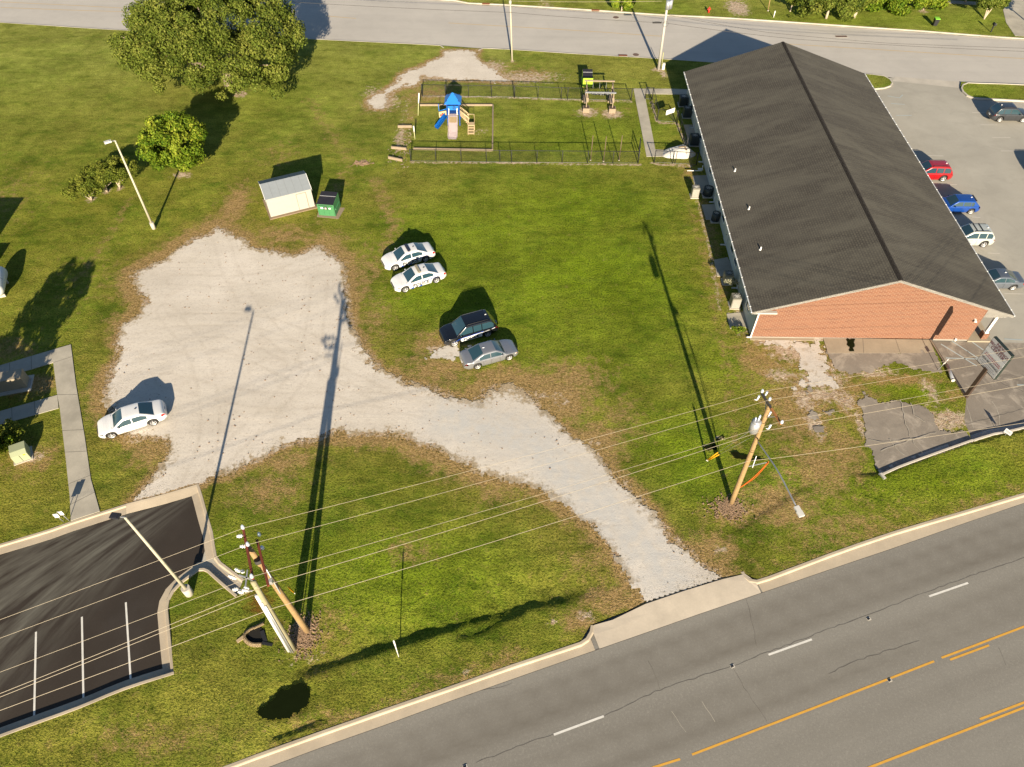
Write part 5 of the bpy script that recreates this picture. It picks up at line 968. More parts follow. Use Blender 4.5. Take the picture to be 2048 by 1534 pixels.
# ------------------------------------------------------------------ poles and wires
def insulator(mb, p, r=.11, h=.26): mb.cyl(p, Vector(p)+Vector((0, 0, h*.35)), r*.55, r, 10); mb.cyl(Vector(p)+Vector((0, 0, h*.35)), Vector(p)+Vector((0, 0, h)), r, r*.5, 10)
topA = at(1539, 812, 11.1); topB = at(499, 1097, 11.0); topC = at(506, 1163, 9.5)
tA = thing('utility_pole', 'tall wooden pole with transformer and long street light arm on the right', 'utility pole', XP)
mb = MB(); a = Vector((0, 0, -.2)); b = topA-XP; mb.tube([a+(b-a)*k/6 for k in range(7)], [.19-.009*k for k in range(7)], 14); poleA = mb.build('pole', m_['pole_wood'], tA)
LP = lambda px, py, h: at(px, py, h)-XP
a1, a2 = LP(1523, 786, 11.15), LP(1562, 848, 11.15); am = (a1+a2)/2
d = (a2-a1); mb = MB(); 
def beam(mb, p, q, w, h, mat=0):
    p, q = Vector(p), Vector(q); d = q-p; rz = math.atan2(d.y, d.x); pit_ = math.atan2(d.z, math.hypot(d.x, d.y)); M = Matrix.Translation((p+q)/2) @ Matrix.Rotation(rz, 4, 'Z') @ Matrix.Rotation(-pit_, 4, 'Y'); mb.box((0, 0, 0), (d.length, w, h), 0, mat, M)
mid = a1+(a2-a1)*.5
mb = MB(); beam(mb, a1, a1+d*.49, .11, .13); mb.build('cross_arm', m_['arm_dark'], tA); mb = MB(); beam(mb, a1+d*.51, a2, .11, .13); mb.build('cross_arm', m_['arm_orange'], tA)
for p in (a1, LP(1538, 802, 11.2), a2): mb = MB(); insulator(mb, p+Vector((0, 0, .06))); mb.build('insulator', m_['insulator'], tA)
mb = MB(); beam(mb, mid+d*.25-Vector((0, 0, .05)), LP(1530, 835, 10.), .04, .04); beam(mb, mid-d*.25-Vector((0, 0, .05)), LP(1530, 835, 10.), .04, .04); mb.build('brace', m_['galv'], tA)
tc = LP(1510, 852, 9.3); mb = MB(); mb.cyl(tc-Vector((0, 0, .5)), tc+Vector((0, 0, .45)), .30, n=18); mb.cyl(tc+Vector((0, 0, .45)), tc+Vector((0, 0, .55)), .32, .2, n=18); tf = mb.build('transformer', m_['galv'], tA)
mb = MB(); mb.cyl(tc+Vector((.08, .05, .55)), tc+Vector((.12, .1, .95)), .07, .05); mb.cyl(tc+Vector((-.12, 0, .55)), tc+Vector((-.15, 0, .85)), .05, .04); mb.build('bushing', m_['insulator'], tf)
for k_, p in enumerate([(1514, 800), (1530, 792), (1537, 832), (1537, 858)]): q_ = LP(*p, 10.8-k_*.35); mb = MB(); mb.cyl(q_, q_+Vector((.1, .12, .3)), .05, .07, 8); mb.cyl(q_+Vector((0, 0, -.02)), q_+Vector((-.15, .05, .0)), .03, .03, 8); mb.build('fuse_cutout', m_['insulator'], tA)
s0 = LP(1516, 884, 8.3); s1 = LP(1593, 1014, 9.3); mb = MB(); mb.tube(cat2([tuple(s0), tuple(s0+(s1-s0)*.5+Vector((0, 0, .25))), tuple(s1)], .4), .045, 8); mb.build('light_arm', m_['galv'], tA)
dd = (s1-s0).normalized(); e1 = LP(1604, 1033, 9.25); mb = MB(); beam(mb, s1-dd*.05, e1, .30, .14); beam(mb, s1+(e1-s1)*.45, e1, .36, .10); mb.build('lamp_head', m_['lamp_grey'], tA)
for (q0, q1) in [((1513, 912, 7.6), (1505, 935, 6.9)), ((1533, 925, 6.9), (1497, 933, 6.9))]: mb = MB(); beam(mb, LP(*q0), LP(*q1), .04, .04); mb.build('standoff_bracket', m_['galv'], tA)
for k_ in range(2): mb = MB(); mb.tube(cat2([tuple(LP(1476, 978, 1.4)), tuple(LP(1503+k_*4, 958, 3.6)), tuple(LP(1520+k_*3, 942, 5.2)), tuple(LP(1537, 923+k_*2, 6.9))], .4), .035 if k_ == 0 else .022, 6); mb.build('cable_conduit', m_['orange_plastic'], tA)
for p0, p1 in [((1520, 868, 9.), (1556, 975, 0.)), ((1527, 858, 9.), (1640, 1070, 0.))]: 
    pass
tB = thing('utility_pole', 'tall brown wooden pole with two rust red cross arms', 'utility pole', XB)
LB = lambda px, py, h: at(px, py, h)-XB
mb = MB(); a = Vector((0, 0, -.2)); b = topB-XB; mb.tube([a+(b-a)*k/6 for k in range(7)], [.20-.009*k for k in range(7)], 14); mb.build('pole', m_['pole_wood'], tB)
for q0, q1, h in [((487, 1060), (506, 1158), 11.1), ((514, 1080), (537, 1172), 10.3)]:
    mb = MB(); beam(mb, LB(*q0, h), LB(*q1, h), .12, .14); mb.build('cross_arm', m_['arm_red'], tB)
for px, py, h, mt in [(487, 1057, 11.15, 'insulator'), (497, 1091, 11.2, 'insulator'), (505, 1155, 11.15, 'insulator'), (520, 1071, 10.5, 'insulator_dark'), (526, 1098, 10.3, 'insulator')]: mb = MB(); insulator(mb, LB(px, py, h), .12, .3); mb.build('insulator', m_[mt], tB)
mb = MB(); mb.tube([tuple(LB(533, 1139, 9.2)), tuple(LB(600, 1254, .1))], .035, 8); mb.build('conduit', m_['galv'], tB)
mb = MB(); mb.cyl(LB(516, 1118, 10.2), LB(519, 1124, 10.0), .23, n=14); mb.build('pole_band', m_['arm_dark'], tB); mb = MB(); mb.box(LB(542, 1163, 8.0), (.2, .2, .35)); mb.build('clamp', m_['galv'], tB)
tC = thing('utility_pole', 'greenish pole with wide silver conduits and white fuse cutouts', 'utility pole', XN)
LC = lambda px, py, h: at(px, py, h)-XN
mb = MB(); a = Vector((0, 0, -.2)); b = topC-XN; mb.tube([a+(b-a)*k/6 for k in range(7)], [.19-.008*k for k in range(7)], 14); mb.build('pole', m_['pole_grey'], tC)
dw = Vector((-.9, -.45, 0)).normalized()
for k_, (off, rr, mt, tp) in enumerate([((-.24, -.12, 0), .095, 'white_paint', .84), ((-.09, -.21, 0), .05, 'galv', .76), ((.05, -.23, 0), .04, 'galv', .72)]):
    o_ = Vector(off); mb = MB(); mb.tube([o_+a*.0, o_*.8+(b)*tp], rr, 10); mb.build('conduit', m_[mt], tC)
fr = LC(482, 1163, 9.1); 
mb = MB(); beam(mb, LC(495, 1140, 9.6), LC(491, 1174, 9.6), .07, .07); beam(mb, LC(505, 1160, 9.6), LC(478, 1150, 9.6), .07, .07); beam(mb, LC(505, 1182, 9.0), LC(478, 1180, 9.0), .07, .07); mb.build('rack', m_['galv'], tC)
for q0, q1 in [((470, 1137), (480, 1144)), ((457, 1151), (473, 1158)), ((466, 1180), (477, 1177)), ((484, 1180), (497, 1182)), ((481, 1142), (489, 1144)), ((474, 1073), (486, 1071)), ((480, 1093), (494, 1092)), ((488, 1174), (498, 1178)), ((476, 1183), (487, 1186))]:
    h = 9.5 if q0[1] > 1110 else 10.9; p, q = LC(*q0, h), LC(*q1, h-.15); mb = MB(); mb.cyl(p, q, .075, .06, 8); mb.cyl(p+(q-p)*.3, p+(q-p)*.4, .11, n=8); mb.cyl(p+(q-p)*.6, p+(q-p)*.7, .11, n=8); mb.build('fuse_cutout', m_['white_paint'], tC)
# wires
def span(a, b, sag, n=16): return [tuple(Vector(a).lerp(Vector(b), i/n)-Vector((0, 0, sag*4*(i/n)*(1-i/n)))) for i in range(n+1)]
def extr(a, b, k): a, b = Vector(a), Vector(b); return a+(b-a)*k
WG = 'overhead wires along the highway'
def wire(lab, pts, sags, r=.009, mat='wire', name='power_line', group=WG):
    P = []
    for i in range(len(pts)-1): P += span(pts[i], pts[i+1], sags[i])[(1 if i else 0):]
    mb = MB(); mb.tube(P, r, 5); return props(mb.build(name, m_[mat]), lab, 'wire', group)
def rt(A_pt, px, py, h=10.6): return extr(A_pt, at(px, py, h), 1.7)
A1, A2, A3 = at(1523, 783, 11.4), at(1538, 800, 11.45), at(1562, 843, 11.4); B1, B2, B3 = at(487, 1056, 11.4), at(497, 1089, 11.45), at(505, 1153, 11.4)
wire('topmost wire, running to the farthest tip of both cross arms', [extr(B1, at(0, 1237, 11.), 1.6), B1, A1, rt(A1, 2047, 694, 11.)], [.1, .25, .1])
wire('second wire from the top, on the middle insulators of the cross arms', [extr(B2, at(0, 1274, 11.), 1.6), B2, A2, rt(A2, 2047, 712, 11.)], [.1, .25, .1])
wire('third wire, on the nearest insulator of each cross arm', [extr(B3, at(0, 1342, 11.), 1.6), B3, A3, rt(A3, 2047, 752, 11.)], [.1, .25, .1])
A4, B4 = at(1522, 863, 9.3), at(536, 1169, 9.4); C4 = at(506, 1181, 9.2)
wire('fourth wire, passing just below the cross arms', [extr(C4, at(0, 1385, 9.), 1.6), C4, B4, A4, rt(A4, 2047, 769, 9.)], [.1, .0, .25, .1], .012)
C6 = at(512, 1188, 8.9); wire('short lower wire from the greenish pole to the left edge', [extr(C6, at(0, 1392, 8.7), 1.6), C6], [.1], .012)
A5, B5 = at(1497, 922, 7.), at(548, 1216, 7.); wire('lowest communication cable crossing the gravel drive', [extr(B5, at(0, 1419, 6.8), 1.6), B5, A5, at(1560, 915, 7.), extr(A5, at(1880, 868, 6.8), 1.8)], [.1, .2, 0, .1], .013, 'wire')
def guy(anchor, target, lab, f0=.03, f1=.2):
    a = at(*anchor); t = thing('guy_anchor', lab, 'guy wire', a); b = Vector(target)-a; mb = MB(); mb.tube([(0, 0, -.05), tuple(b)], .008, 5); mb.build('wire', m_['galv'], t)
    mb = MB(); mb.cyl(b*f0, b*f1, .045, n=8); mb.build('guard', m_['yellow_plastic'], t); mb = MB(); mb.cyl((0, 0, -.05), b*f0, .03, n=8); mb.build('anchor_rod', m_['white_paint'], t); return t
guy((1412, 921), at(1525, 845, 9.3), 'upper yellow guard on the guy wire left of the transformer pole', .03, .24); guy((1414, 922), at(1518, 866, 8.3), 'lower yellow guard forming a V on the guy wire left of the transformer pole', .03, .26)
guy((590, 1187), at(512, 1112, 10.), 'single yellow guard on the guy wire behind the two left poles', .03, .2)
# street light poles
def light(base, head0, head1, h, lab, mat, basesize, group='light poles on concrete footings'):
    p = at(*base); t = thing('light_pole', lab, 'light pole', p, 0, group); tp = at(*head0, h)-p
    mb = MB(); r_, hh = basesize; mb.cyl((0, 0, -.1), (0, 0, hh), r_, n=16); mb.build('footing', m_['concrete'], t)
    mb = MB(); tp0 = Vector((0, 0, hh)); mb.tube([tp0, tp0+(tp-tp0)*.5, tp], [.115, .095, .07], 12); mb.build('pole', m_['concrete_pole'], t)
    e = at(*head1, h+.05)-p; d = (e-tp); hd = math.atan2(d.y, d.x); L = d.length; mb = MB(); beam(mb, tp, tp+d*.35, .05, .05); mb.build('bracket', m_['galv'], t)
    mb = MB(); M = Matrix.Translation(tp+d*.68) @ Matrix.Rotation(hd, 4, 'Z'); mb.box((0, 0, .03), (L*.68, .36, .12), 0, 0, M); mb.box((L*.05, 0, .10), (L*.5, .28, .04), 0, 0, M); mb.build('lamp_head', m_[mat], t)
light((308, 457), (230, 281), (209, 286), 9.6, 'tall pale light pole on the lawn by the small trees', 'lamp_grey', (.2, .75))
light((379, 1187), (250, 1035), (222, 1031), 9.5, 'tall pale light pole with black lamp head at the fresh asphalt lot', 'lamp_black', (.28, .85))
# poles along the far street
tp_ = at(1317, 139); t = thing('utility_pole', 'tall whitish pole with silver transformers at the street', 'utility pole', tp_); top = at(1337, -6, 9.3)-tp_
mb = MB(); mb.tube([(0, 0, -.1), top*.5, top], [.2, .16, .13], 12); mb.build('pole', m_['soffit'], t); mb = MB(); mb.tube([(.35, .05, 0), top*.25+Vector((.35, .05, 0))], .05); mb.build('conduit', m_['post_green'], t)
for k_, px in enumerate((1336, 1341)): q_ = at(px, 10-k_*2, 8.7)-tp_; mb = MB(); mb.cyl(q_-Vector((0, 0, .5)), q_+Vector((0, 0, .5)), .26, n=14); mb.build('transformer', m_['galv'], t)
mb = MB(); q_ = at(1331, 48, 6.3)-tp_; mb.tube([tuple(q_+Vector((.35*math.cos(a_*.7), 0, .35*math.sin(a_*.7)))) for a_ in range(10)], .015, 5); mb.build('cable_loop', m_['wire_dark'], t)
t = thing('riser_box', 'small white cabinet at the foot of the street pole', 'cabinet', at(1326, 139)); mb = MB(); mb.box((0, 0, .4), (.3, .25, .8), bev=.03); mb.build('cabinet', m_['white_paint'], t); mb = MB(); mb.box((0, 0, .82), (.36, .3, .05)); mb.build('lid', m_['faded_white'], t)
tq = at(1024.5, 121); t = thing('utility_pole', 'thin dark pole by the street near the gravel entrance', 'utility pole', tq); top = at(1020, -10, 8.2)-tq; mb = MB(); mb.tube([(0, 0, -.1), top*.5, top], [.12, .10, .08], 10); mb.build('pole', m_['concrete_pole'], t); mb = MB(); mb.box(top*.9+Vector((0, 0, 0)), (.3, .2, .3)); mb.build('bracket', m_['galv'], t)
wire('dark communication cable along the street carrying a splice case', [at(-500, -30, 6.), at(570, 3, 6.1), at(1022, 25, 6.3), at(1331, 46, 6.3), at(1600, 79, 6.1), at(2100, 105, 6.)], [0, .1, .1, .1, .1], .022, 'wire_dark', 'cable', 'cables along the street')
wire('upper street cable right of the tall street pole', [at(1337, 30, 7.), at(1536, 65, 6.9), at(1786, 87, 6.8), at(2300, 104, 6.8)], [.05, .05, .05], .02, 'wire_dark', 'cable', 'cables along the street')
t = thing('splice_case', 'black splice case hanging on the cable over the street', 'cable box', at(1314, 45, 6.15)); mb = MB(); mb.cyl((-.55, 0, 0), (.55, 0, 0), .10, n=10); mb.build('case', m_['black_plastic'], t); mb = MB(); mb.box((-.4, 0, .1), (.05, .05, .15)); mb.box((.4, 0, .1), (.05, .05, .15)); mb.build('hanger', m_['galv'], t)
wire('thin pale service wire at the top edge by the street transformers', [at(1020, 2, 7.9), at(1334, 2, 8.4)], [.1], .012, 'wire', 'cable', 'cables along the street')

# ------------------------------------------------------------------ shed, dumpsters, tank, boxes
pL, pR = at(542.5, 435.8), at(630.3, 413.9); rz = math.atan2(pR.y-pL.y, pR.x-pL.x); SW_ = (pR-pL).length
t = thing('garden_shed', 'white metal shed with grey roof beside the green dumpster', 'shed', pL, rz); D_, hw_, hr_ = 3.3, 2.25, 2.95
mb = MB(); mb.box((SW_/2, D_/2-.1, .04), (SW_+.35, D_+.45, .12)); mb.build('base', m_['wood'], t)
V = [(0, 0, .1), (0, D_, .1), (0, D_, hw_), (0, D_*.5, hr_-.05), (0, 0, hw_)]; mb = MB().add(V+[(SW_, b, c) for a, b, c in V], [(4, 3, 2, 1, 0), (5, 6, 7, 8, 9), (0, 5, 9, 4), (1, 2, 7, 6), (4, 9, 8, 3), (3, 8, 7, 2)]); mb.build('wall', m_['shed_white'], t)
for y0, y1 in ((-.12, D_*.5), (D_*.5, D_+.12)):
    z0, z1 = (hw_-.03, hr_) if y0 < 0 else (hr_, hw_-.03); V = [(-.08, y0, z0), (SW_+.08, y0, z0), (SW_+.08, y1, z1), (-.08, y1, z1)]; mb = MB().add(V+[(a, b, c+.05) for a, b, c in V], [(3, 2, 1, 0), (4, 5, 6, 7), (0, 1, 5, 4), (2, 3, 7, 6), (1, 2, 6, 5), (3, 0, 4, 7)]); rf = mb.build('roof', m_['shed_roof'], t)
    mb = MB()
    for i in range(1, 6): xx = i*SW_/6; dx_ = .02; V = [(xx-dx_, y0, z0+.055), (xx+dx_, y0, z0+.055), (xx+dx_, y1, z1+.055), (xx-dx_, y1, z1+.055)]; mb.add(V, [(0, 1, 2, 3)])
    mb.build('roof_seam', m_['shed_seam'], rf)
mb = MB()
for a_ in (-.09, SW_+.05):
    for y0, y1, z0, z1 in ((-.14, D_*.5, hw_-.05, hr_-.02), (D_*.5, D_+.14, hr_-.02, hw_-.05)): V = [(a_, y0, z0-.1), (a_, y1, z1-.1), (a_, y1, z1+.08), (a_, y0, z0+.08)]; mb.add(V+[(q+.04, b, c) for q, b, c in V], [(0, 1, 2, 3), (7, 6, 5, 4), (3, 2, 6, 7), (0, 4, 5, 1), (3, 2, 1, 0), (4, 5, 6, 7)])
mb.build('trim', m_['white_paint'], t)
dx0 = SW_*.76; mb = MB(); mb.box((dx0, -.015, 1.05), (.95, .03, 1.8)); dr = mb.build('door', m_['shed_white'], t); mb = MB()
for q_ in (-.5, .5): mb.box((dx0+q_, -.03, 1.05), (.03, .03, 1.86))
mb.box((dx0, -.03, 1.97), (1.02, .03, .03)); mb.build('frame', m_['wood_old'], dr); mb = MB(); mb.cyl((dx0-.38, -.03, 1.0), (dx0-.38, -.09, 1.0), .03); mb.build('handle', m_['galv'], dr)
def dumpster(pL, pR, D_, hf, hb, body, lab, extra=True):
    rz = math.atan2(pR.y-pL.y, pR.x-pL.x); W_ = (pR-pL).length; t = thing('dumpster', lab, 'dumpster', pL, rz)
    V = [(0, 0, .08), (0, -.02, hf), (0, D_, hb), (0, D_, .08)]; mb = MB().add(V+[(W_, b, c) for a, b, c in V], [(3, 2, 1, 0), (4, 5, 6, 7), (0, 1, 5, 4), (1, 2, 6, 5), (2, 3, 7, 6), (0, 4, 7, 3)]); bd = mb.build('body', m_[body], t)
    mb = MB(); V = [(.02, -.06, hf+.02), (W_-.02, -.06, hf+.02), (W_-.02, D_+.0, hb+.03), (.02, D_, hb+.03)]; mb.add(V+[(a, b, c+.05) for a, b, c in V], [(3, 2, 1, 0), (4, 5, 6, 7), (0, 1, 5, 4), (2, 3, 7, 6), (1, 2, 6, 5), (3, 0, 4, 7)]); ld_ = mb.build('lid', m_['lid_black'], t)
    mb = MB(); mb.box((W_/2, D_*.62, (hf+hb*1.6)/2.6+.09), (W_-.1, .05, .04)); mb.build('hinge_bar', m_['galv'], ld_)
    for q_ in (-.04, W_+.04): mb = MB(); mb.box((q_, D_*.5, .75), (.1, D_*.72, .16)); mb.build('fork_pocket', m_[body], t)
    mb = MB(); [mb.box((a, b, .04), (.14, .3, .08)) for a in (.2, W_-.2) for b in (.2, D_-.2)]; mb.build('skid', m_['rust'], t)
    mb = MB(); mb.box((W_/2, -.03, hf-.13), (W_*.86, .04, .05)); mb.build('front_rail', m_['underbody' if extra else body], bd)
    for i in range(4): mb = MB(); mb.box((.1+i*(W_-.2)/3, -.03, (hf-.1)/2), (.06, .05, hf-.35)); mb.build('rib', m_[body], bd)
    if extra:
        for a, s_, mt in ((.28, .26, 'decal_white'), (.5, .36, 'decal_black'), (.74, .22, 'decal_white')): mb = MB(); mb.box((W_*a, -.062, hf-.42), (s_, .01, s_*(.7 if mt == 'decal_white' else 1.))); mb.build('sticker', m_[mt], bd)
        mb = MB(); mb.box((W_*.5, -.069, hf-.40), (.2, .004, .14)); mb.box((W_*.5, -.069, hf-.54), (.26, .004, .04)); mb.build('sticker_print', m_['faded_white'], bd)
    return t
slab('bare_pad', [(634, 434), (677, 438), (690, 416), (640, 412)], .02, 'wood_old')
dumpster(at(638.8, 431.5), at(672, 434), 1.85, 1.45, 1.65, 'dump_green', 'dark green dumpster with black lid beside the white shed')
dumpster(at(1164, 175.3), at(1184.5, 175.5), 1.5, 1.25, 1.6, 'dump_lime', 'lime green dumpster with dark lid behind the playground fence', False)
tk = at(0, 603); t = thing('propane_tank', 'white horizontal gas tank at the left edge', 'tank', (tk.x, tk.y, 0), R(108)); n_ = 24; prof = [(-.42, .0), (-.38, .28), (-.25, .52), (-.08, .66), (.1, .71), (2.6, .71), (2.78, .66), (2.95, .52), (3.08, .28), (3.12, 0.001)]
V = [(x_+.42, r_*math.cos(2*math.pi*i/n_), .95+r_*math.sin(2*math.pi*i/n_)) for x_, r_ in prof for i in range(n_)]; mb = MB().add(V, [(k*n_+i, k*n_+(i+1) % n_, (k+1)*n_+(i+1) % n_, (k+1)*n_+i) for k in range(len(prof)-1) for i in range(n_)], 0, True); mb.build('shell', m_['tank_white'], t)
for x_ in (.6, 2.5): mb = MB(); mb.box((x_, 0, .2), (.16, .9, .42)); mb.build('saddle', m_['concrete'], t)
mb = MB(); mb.cyl((1.55, 0, 1.5), (1.55, 0, 1.72), .2, n=14); mb.build('valve_dome', m_['tank_white'], t); mb = MB(); mb.tube([(1.5, .72*math.cos(a), .95+.72*math.sin(a)) for a in np.linspace(.4, 2.7, 14)], .015, 5); mb.build('strap', m_['black_plastic'], t)
# HVAC unit and slab rail
c0 = at(56, 776); hz = R(15.5); t = thing('air_handling_unit', 'large beige packaged air unit in dappled shade at the left edge', 'air conditioner', c0, hz)
mb = MB(); mb.box((-1.3, .55, .66), (2.6, 1.1, 1.2), bev=.02); mb.build('cabinet', m_['hvac'], t); mb = MB(); mb.box((-.5, .62, 1.205), (.62, .62, .02)); mb.build('fan_grille', m_['ac_fan'], t); mb = MB(); mb.box((-1.3, .6, 1.2), (2.5, .05, .02)); mb.build('top_seam', m_['ac_fan'], t)
mb = MB(); mb.box((-1.2, .5, .02), (3.0, 1.75, .12)); mb.build('base', m_['concrete'], t); mb = MB(); mb.tube([(.1, .9, .1), (.25, .9, .1), (.25, -.2, .1)], .04, 6); mb.build('pipe', m_['galv'], t)
# transformer box
pL, pR = at(32, 928), at(63, 917); rz = math.atan2(pR.y-pL.y, pR.x-pL.x); W_ = (pR-pL).length; t = thing('transformer_box', 'pale green ground transformer cabinet with warning sticker', 'transformer', pL, rz)
V = [(0, 0, 0), (0, 0, .75), (0, .35, .95), (0, 1.1, .95), (0, 1.1, 0)]; mb = MB().add(V+[(W_, b, c) for a, b, c in V], [(4, 3, 2, 1, 0), (5, 6, 7, 8, 9), (0, 1, 6, 5), (1, 2, 7, 6), (2, 3, 8, 7), (3, 4, 9, 8)]); mb.build('cabinet', m_['xfmr_green'], t)
mb = MB(); mb.box((W_*.8, -.01, .66), (.16, .01, .1)); mb.build('warning_sticker', m_['yellow_plastic'], t); mb = MB(); mb.box((W_*.5, -.01, .38), (.02, .015, .7)); mb.build('door_gap', m_['decal_black'], t); mb = MB(); mb.box((W_/2, .55, .02), (W_+.25, 1.35, .06)); mb.build('base', m_['concrete'], t)
# unseen building, its stepped shape made up to shade the left edge
t = thing('shade_outbuilding', 'outbuilding off the left edge that shades the lawn by the tank', 'building', (-55, 50.8, 0))  # unseen outbuilding added to cast shade over the lawn
mb = MB(); mb.box((-1, 0, 1.95), (10.4, 4.4, 3.9)); mb.build('wall', m_['shed_white'], t); mb = MB(); mb.box((-1, 0, 3.95), (10.5, 4.5, .12)); mb.build('roof', m_['shed_roof'], t); mb = MB(); mb.box((3.9, -3.2, 1.45), (4.2, 2., 2.9)); mb.build('shade_wing', m_['shed_white'], t)

t = thing('shade_annex', 'single storey annex off the left edge that shades the walks by the air unit', 'building', (-49.5, 24.3, 0))  # unseen block put in to cast shade over the walks
mb = MB(); mb.box((0, 0, 2.1), (21.2, 8.4, 4.2)); mb.build('wall', m_['brick'], t); mb = MB(); mb.box((0, 0, 4.26), (21.6, 8.8, .12)); mb.build('roof', m_['shed_roof'], t)
# ------------------------------------------------------------------ fences
def fence(base, h, lab, group='black chain-link fences round the playground', post=2.9, mat='fence_black', links=True, gate=None):
    P = [at(*b) for b in base]; t = thing('chain_link_fence', lab, 'fence', P[0], 0, group); o0 = P[0]; P = [p-o0 for p in P]
    cum = [0]
    for i in range(len(P)-1): cum.append(cum[-1]+(P[i+1]-P[i]).length)
    L = cum[-1]; n = max(1, round(L/post))
    def pt(s):
        for i in range(len(P)-1):
            if s <= cum[i+1]+1e-6: return P[i].lerp(P[i+1], (s-cum[i])/(cum[i+1]-cum[i]))
        return P[-1]
    ss = sorted(set([round(k*L/n, 3) for k in range(n+1)]+[round(c, 3) for c in cum]))
    for s_ in ss: p = pt(s_); mb = MB(); mb.cyl(p, p+Vector((0, 0, h+.05)), .055 if s_ in (0, ss[-1]) else .038, n=8); mb.build('post', m_[mat], t)
    mb = MB(); mb.tube([p+Vector((0, 0, h)) for p in P] if len(P) > 1 else [], .032, 6); mb.build('top_rail', m_[mat], t); mb = MB(); mb.tube([p+Vector((0, 0, .06)) for p in P], .010, 5); mb.build('bottom_wire', m_['fence_galv'], t)
    mb = MB(); st_ = .13
    k = 0; s_ = -h
    while s_ < L:
        a0, a1_ = max(s_, 0), min(s_+h, L)
        if a1_ > a0:
            for up in (0, 1):
                z0, z1 = (a0-s_, a1_-s_) if up else (h-(a0-s_), h-(a1_-s_)); p, q = pt(a0)+Vector((0, 0, z0)), pt(a1_)+Vector((0, 0, z1)); d_ = Vector((0, 0, 1)).cross((q-p)).normalized()*.0; w2 = Vector((0, 0, .0055)); nx = (q-p).normalized(); sd_ = nx.cross(Vector((nx.y, -nx.x, 0)).normalized() if abs(nx.z) < .99 else Vector((1, 0, 0))).normalized()*.0026
                mb.add([p-sd_, p+sd_, q+sd_, q-sd_], [(0, 1, 2, 3)])
        s_ += st_
    mb.build('mesh', m_['fence_black'], t); return t
fence([(822, 322.5), (1000, 325), (1276, 327)], 1.5, 'long black chain-link fence on the near side of the playground')
fence([(845, 192.5), (893, 193), (1028, 195), (1135, 199), (1262, 201)], 1.5, 'long black chain-link fence on the far side of the playground')
fence([(1290, 198), (1304, 199)], 1.5, 'short fence panel beside the footpath at the far end', post=1.2)
fence([(1304, 200), (1314, 242), (1352, 245)], 1.5, 'L-shaped fence round the grass by the toy basketball hoop', post=2.2)
fence([(1354, 248), (1372, 298)], 1.4, 'fence running beside the shaded air conditioners', post=2.)
fence([(1308, 325.5), (1345, 327), (1392, 330)], 1.5, 'fence section between the footpath and the building wall', post=2.)
fence([(1276, 327), (1278, 300)], 1.5, 'open gate leaf of the near playground fence', post=1.2)
for bp_, tp_2, lab in [((1181, 321), (1187, 268), 'left of three thin stakes rising from the near playground fence'), ((1207, 323), (1211, 262), 'middle of three thin stakes rising from the near playground fence'), ((1238, 321), (1242, 272), 'right of three thin stakes rising from the near playground fence')]:
    p = at(*bp_); t = thing('thin_stake', lab, 'stake', p, 0, 'thin stakes at the playground fence'); mb = MB(); mb.cyl((0, 0, -.1), (.03, .05, 3.05), .055, .045, n=8); mb.build('rod', m_['stake'], t); mb = MB(); mb.cyl((0, 0, 0), (0, 0, .08), .09, n=8); mb.build('foot', m_['concrete'], t)
for (px, py, tx, ty, h, mt, lab) in [(836, 231, 838, 186, 2.6, 'post_green', 'pale tall wooden pole left of the playset'), (830, 278, 827, 252, 1.6, 'post_green', 'short greenish pole left of the sand frame')]:
    p = at(px, py); t = thing('wooden_post', lab, 'post', p); mb = MB(); q_ = at(tx, ty, h)-p; mb.cyl((0, 0, -.1), q_*.55, .06, n=8); mb.build('post', m_['post_green'], t); mb = MB(); mb.cyl(q_*.55, q_, .075, n=8); mb.build('cap_section', m_['white_paint'], t)
# timber frames
def timber(lab, segs, name, mat='wood_old', group=None, h=.22):
    t = thing(name, lab, 'timber edging', at(*segs[0][0]), 0, group); o0 = at(*segs[0][0])
    for a, b in segs: mb = MB(); beam(mb, at(*a)-o0+Vector((0, 0, h/2)), at(*b)-o0+Vector((0, 0, h/2)), .15, h); mb.build('timber', m_[mat], t)
timber('timber frame of the play area round the blue playset', [((840, 211.5), (985, 211.5)), ((986, 212), (985, 302)), ((827, 299), (984, 302))], 'play_area_border')
for a, b, lab in [((796, 255), (824, 255), 'farthest loose timber across the old garden bed'), ((783, 297), (813, 300), 'middle loose timber across the old garden bed'), ((777, 317), (805, 323), 'nearest slanting timber at the end of the old garden bed')]: timber(lab, [(a, b)], 'loose_timber', group='loose timbers across the old garden bed', h=.3)
# playset
p = at(908, 252); t = thing('playground_set', 'blue roofed playset with pink slide, blue slide and beige steps', 'playset', (p.x, p.y, 0))
py0 = p.y; F0 = .15; zp = 1.45
for a in (-.7, .7):
    for b in (F0, F0+1.4): mb = MB(); mb.box((a, b, 1.55), (.12, .12, 3.1)); mb.build('post', m_['play_navy'], t)
mb = MB(); mb.box((0, F0+.7, zp), (1.5, 1.5, .08)); mb.build('deck', m_['play_navy'], t)
for a in (-.74, .74): mb = MB(); mb.box((a, F0+.7, zp+.45), (.05, 1.3, .8)); mb.build('side_panel', m_['play_blue'], t)
mb = MB(); mb.box((0, F0+1.42, zp+.4), (1.3, .05, .8)); mb.build('back_panel', m_['play_blue'], t); mb = MB(); mb.box((0, F0-.03, zp+.75), (1.2, .06, .5)); pn = mb.build('front_panel', m_['play_blue'], t); mb = MB(); mb.tube([(.16*math.cos(a)+.15, F0-.12, zp+.8+.16*math.sin(a)) for a in np.linspace(0, 6.28, 15)], .03, 6); mb.cyl((.15, F0-.05, zp+.8), (.15, F0-.14, zp+.8), .05); mb.build('steering_wheel', m_['play_dark'], pn)
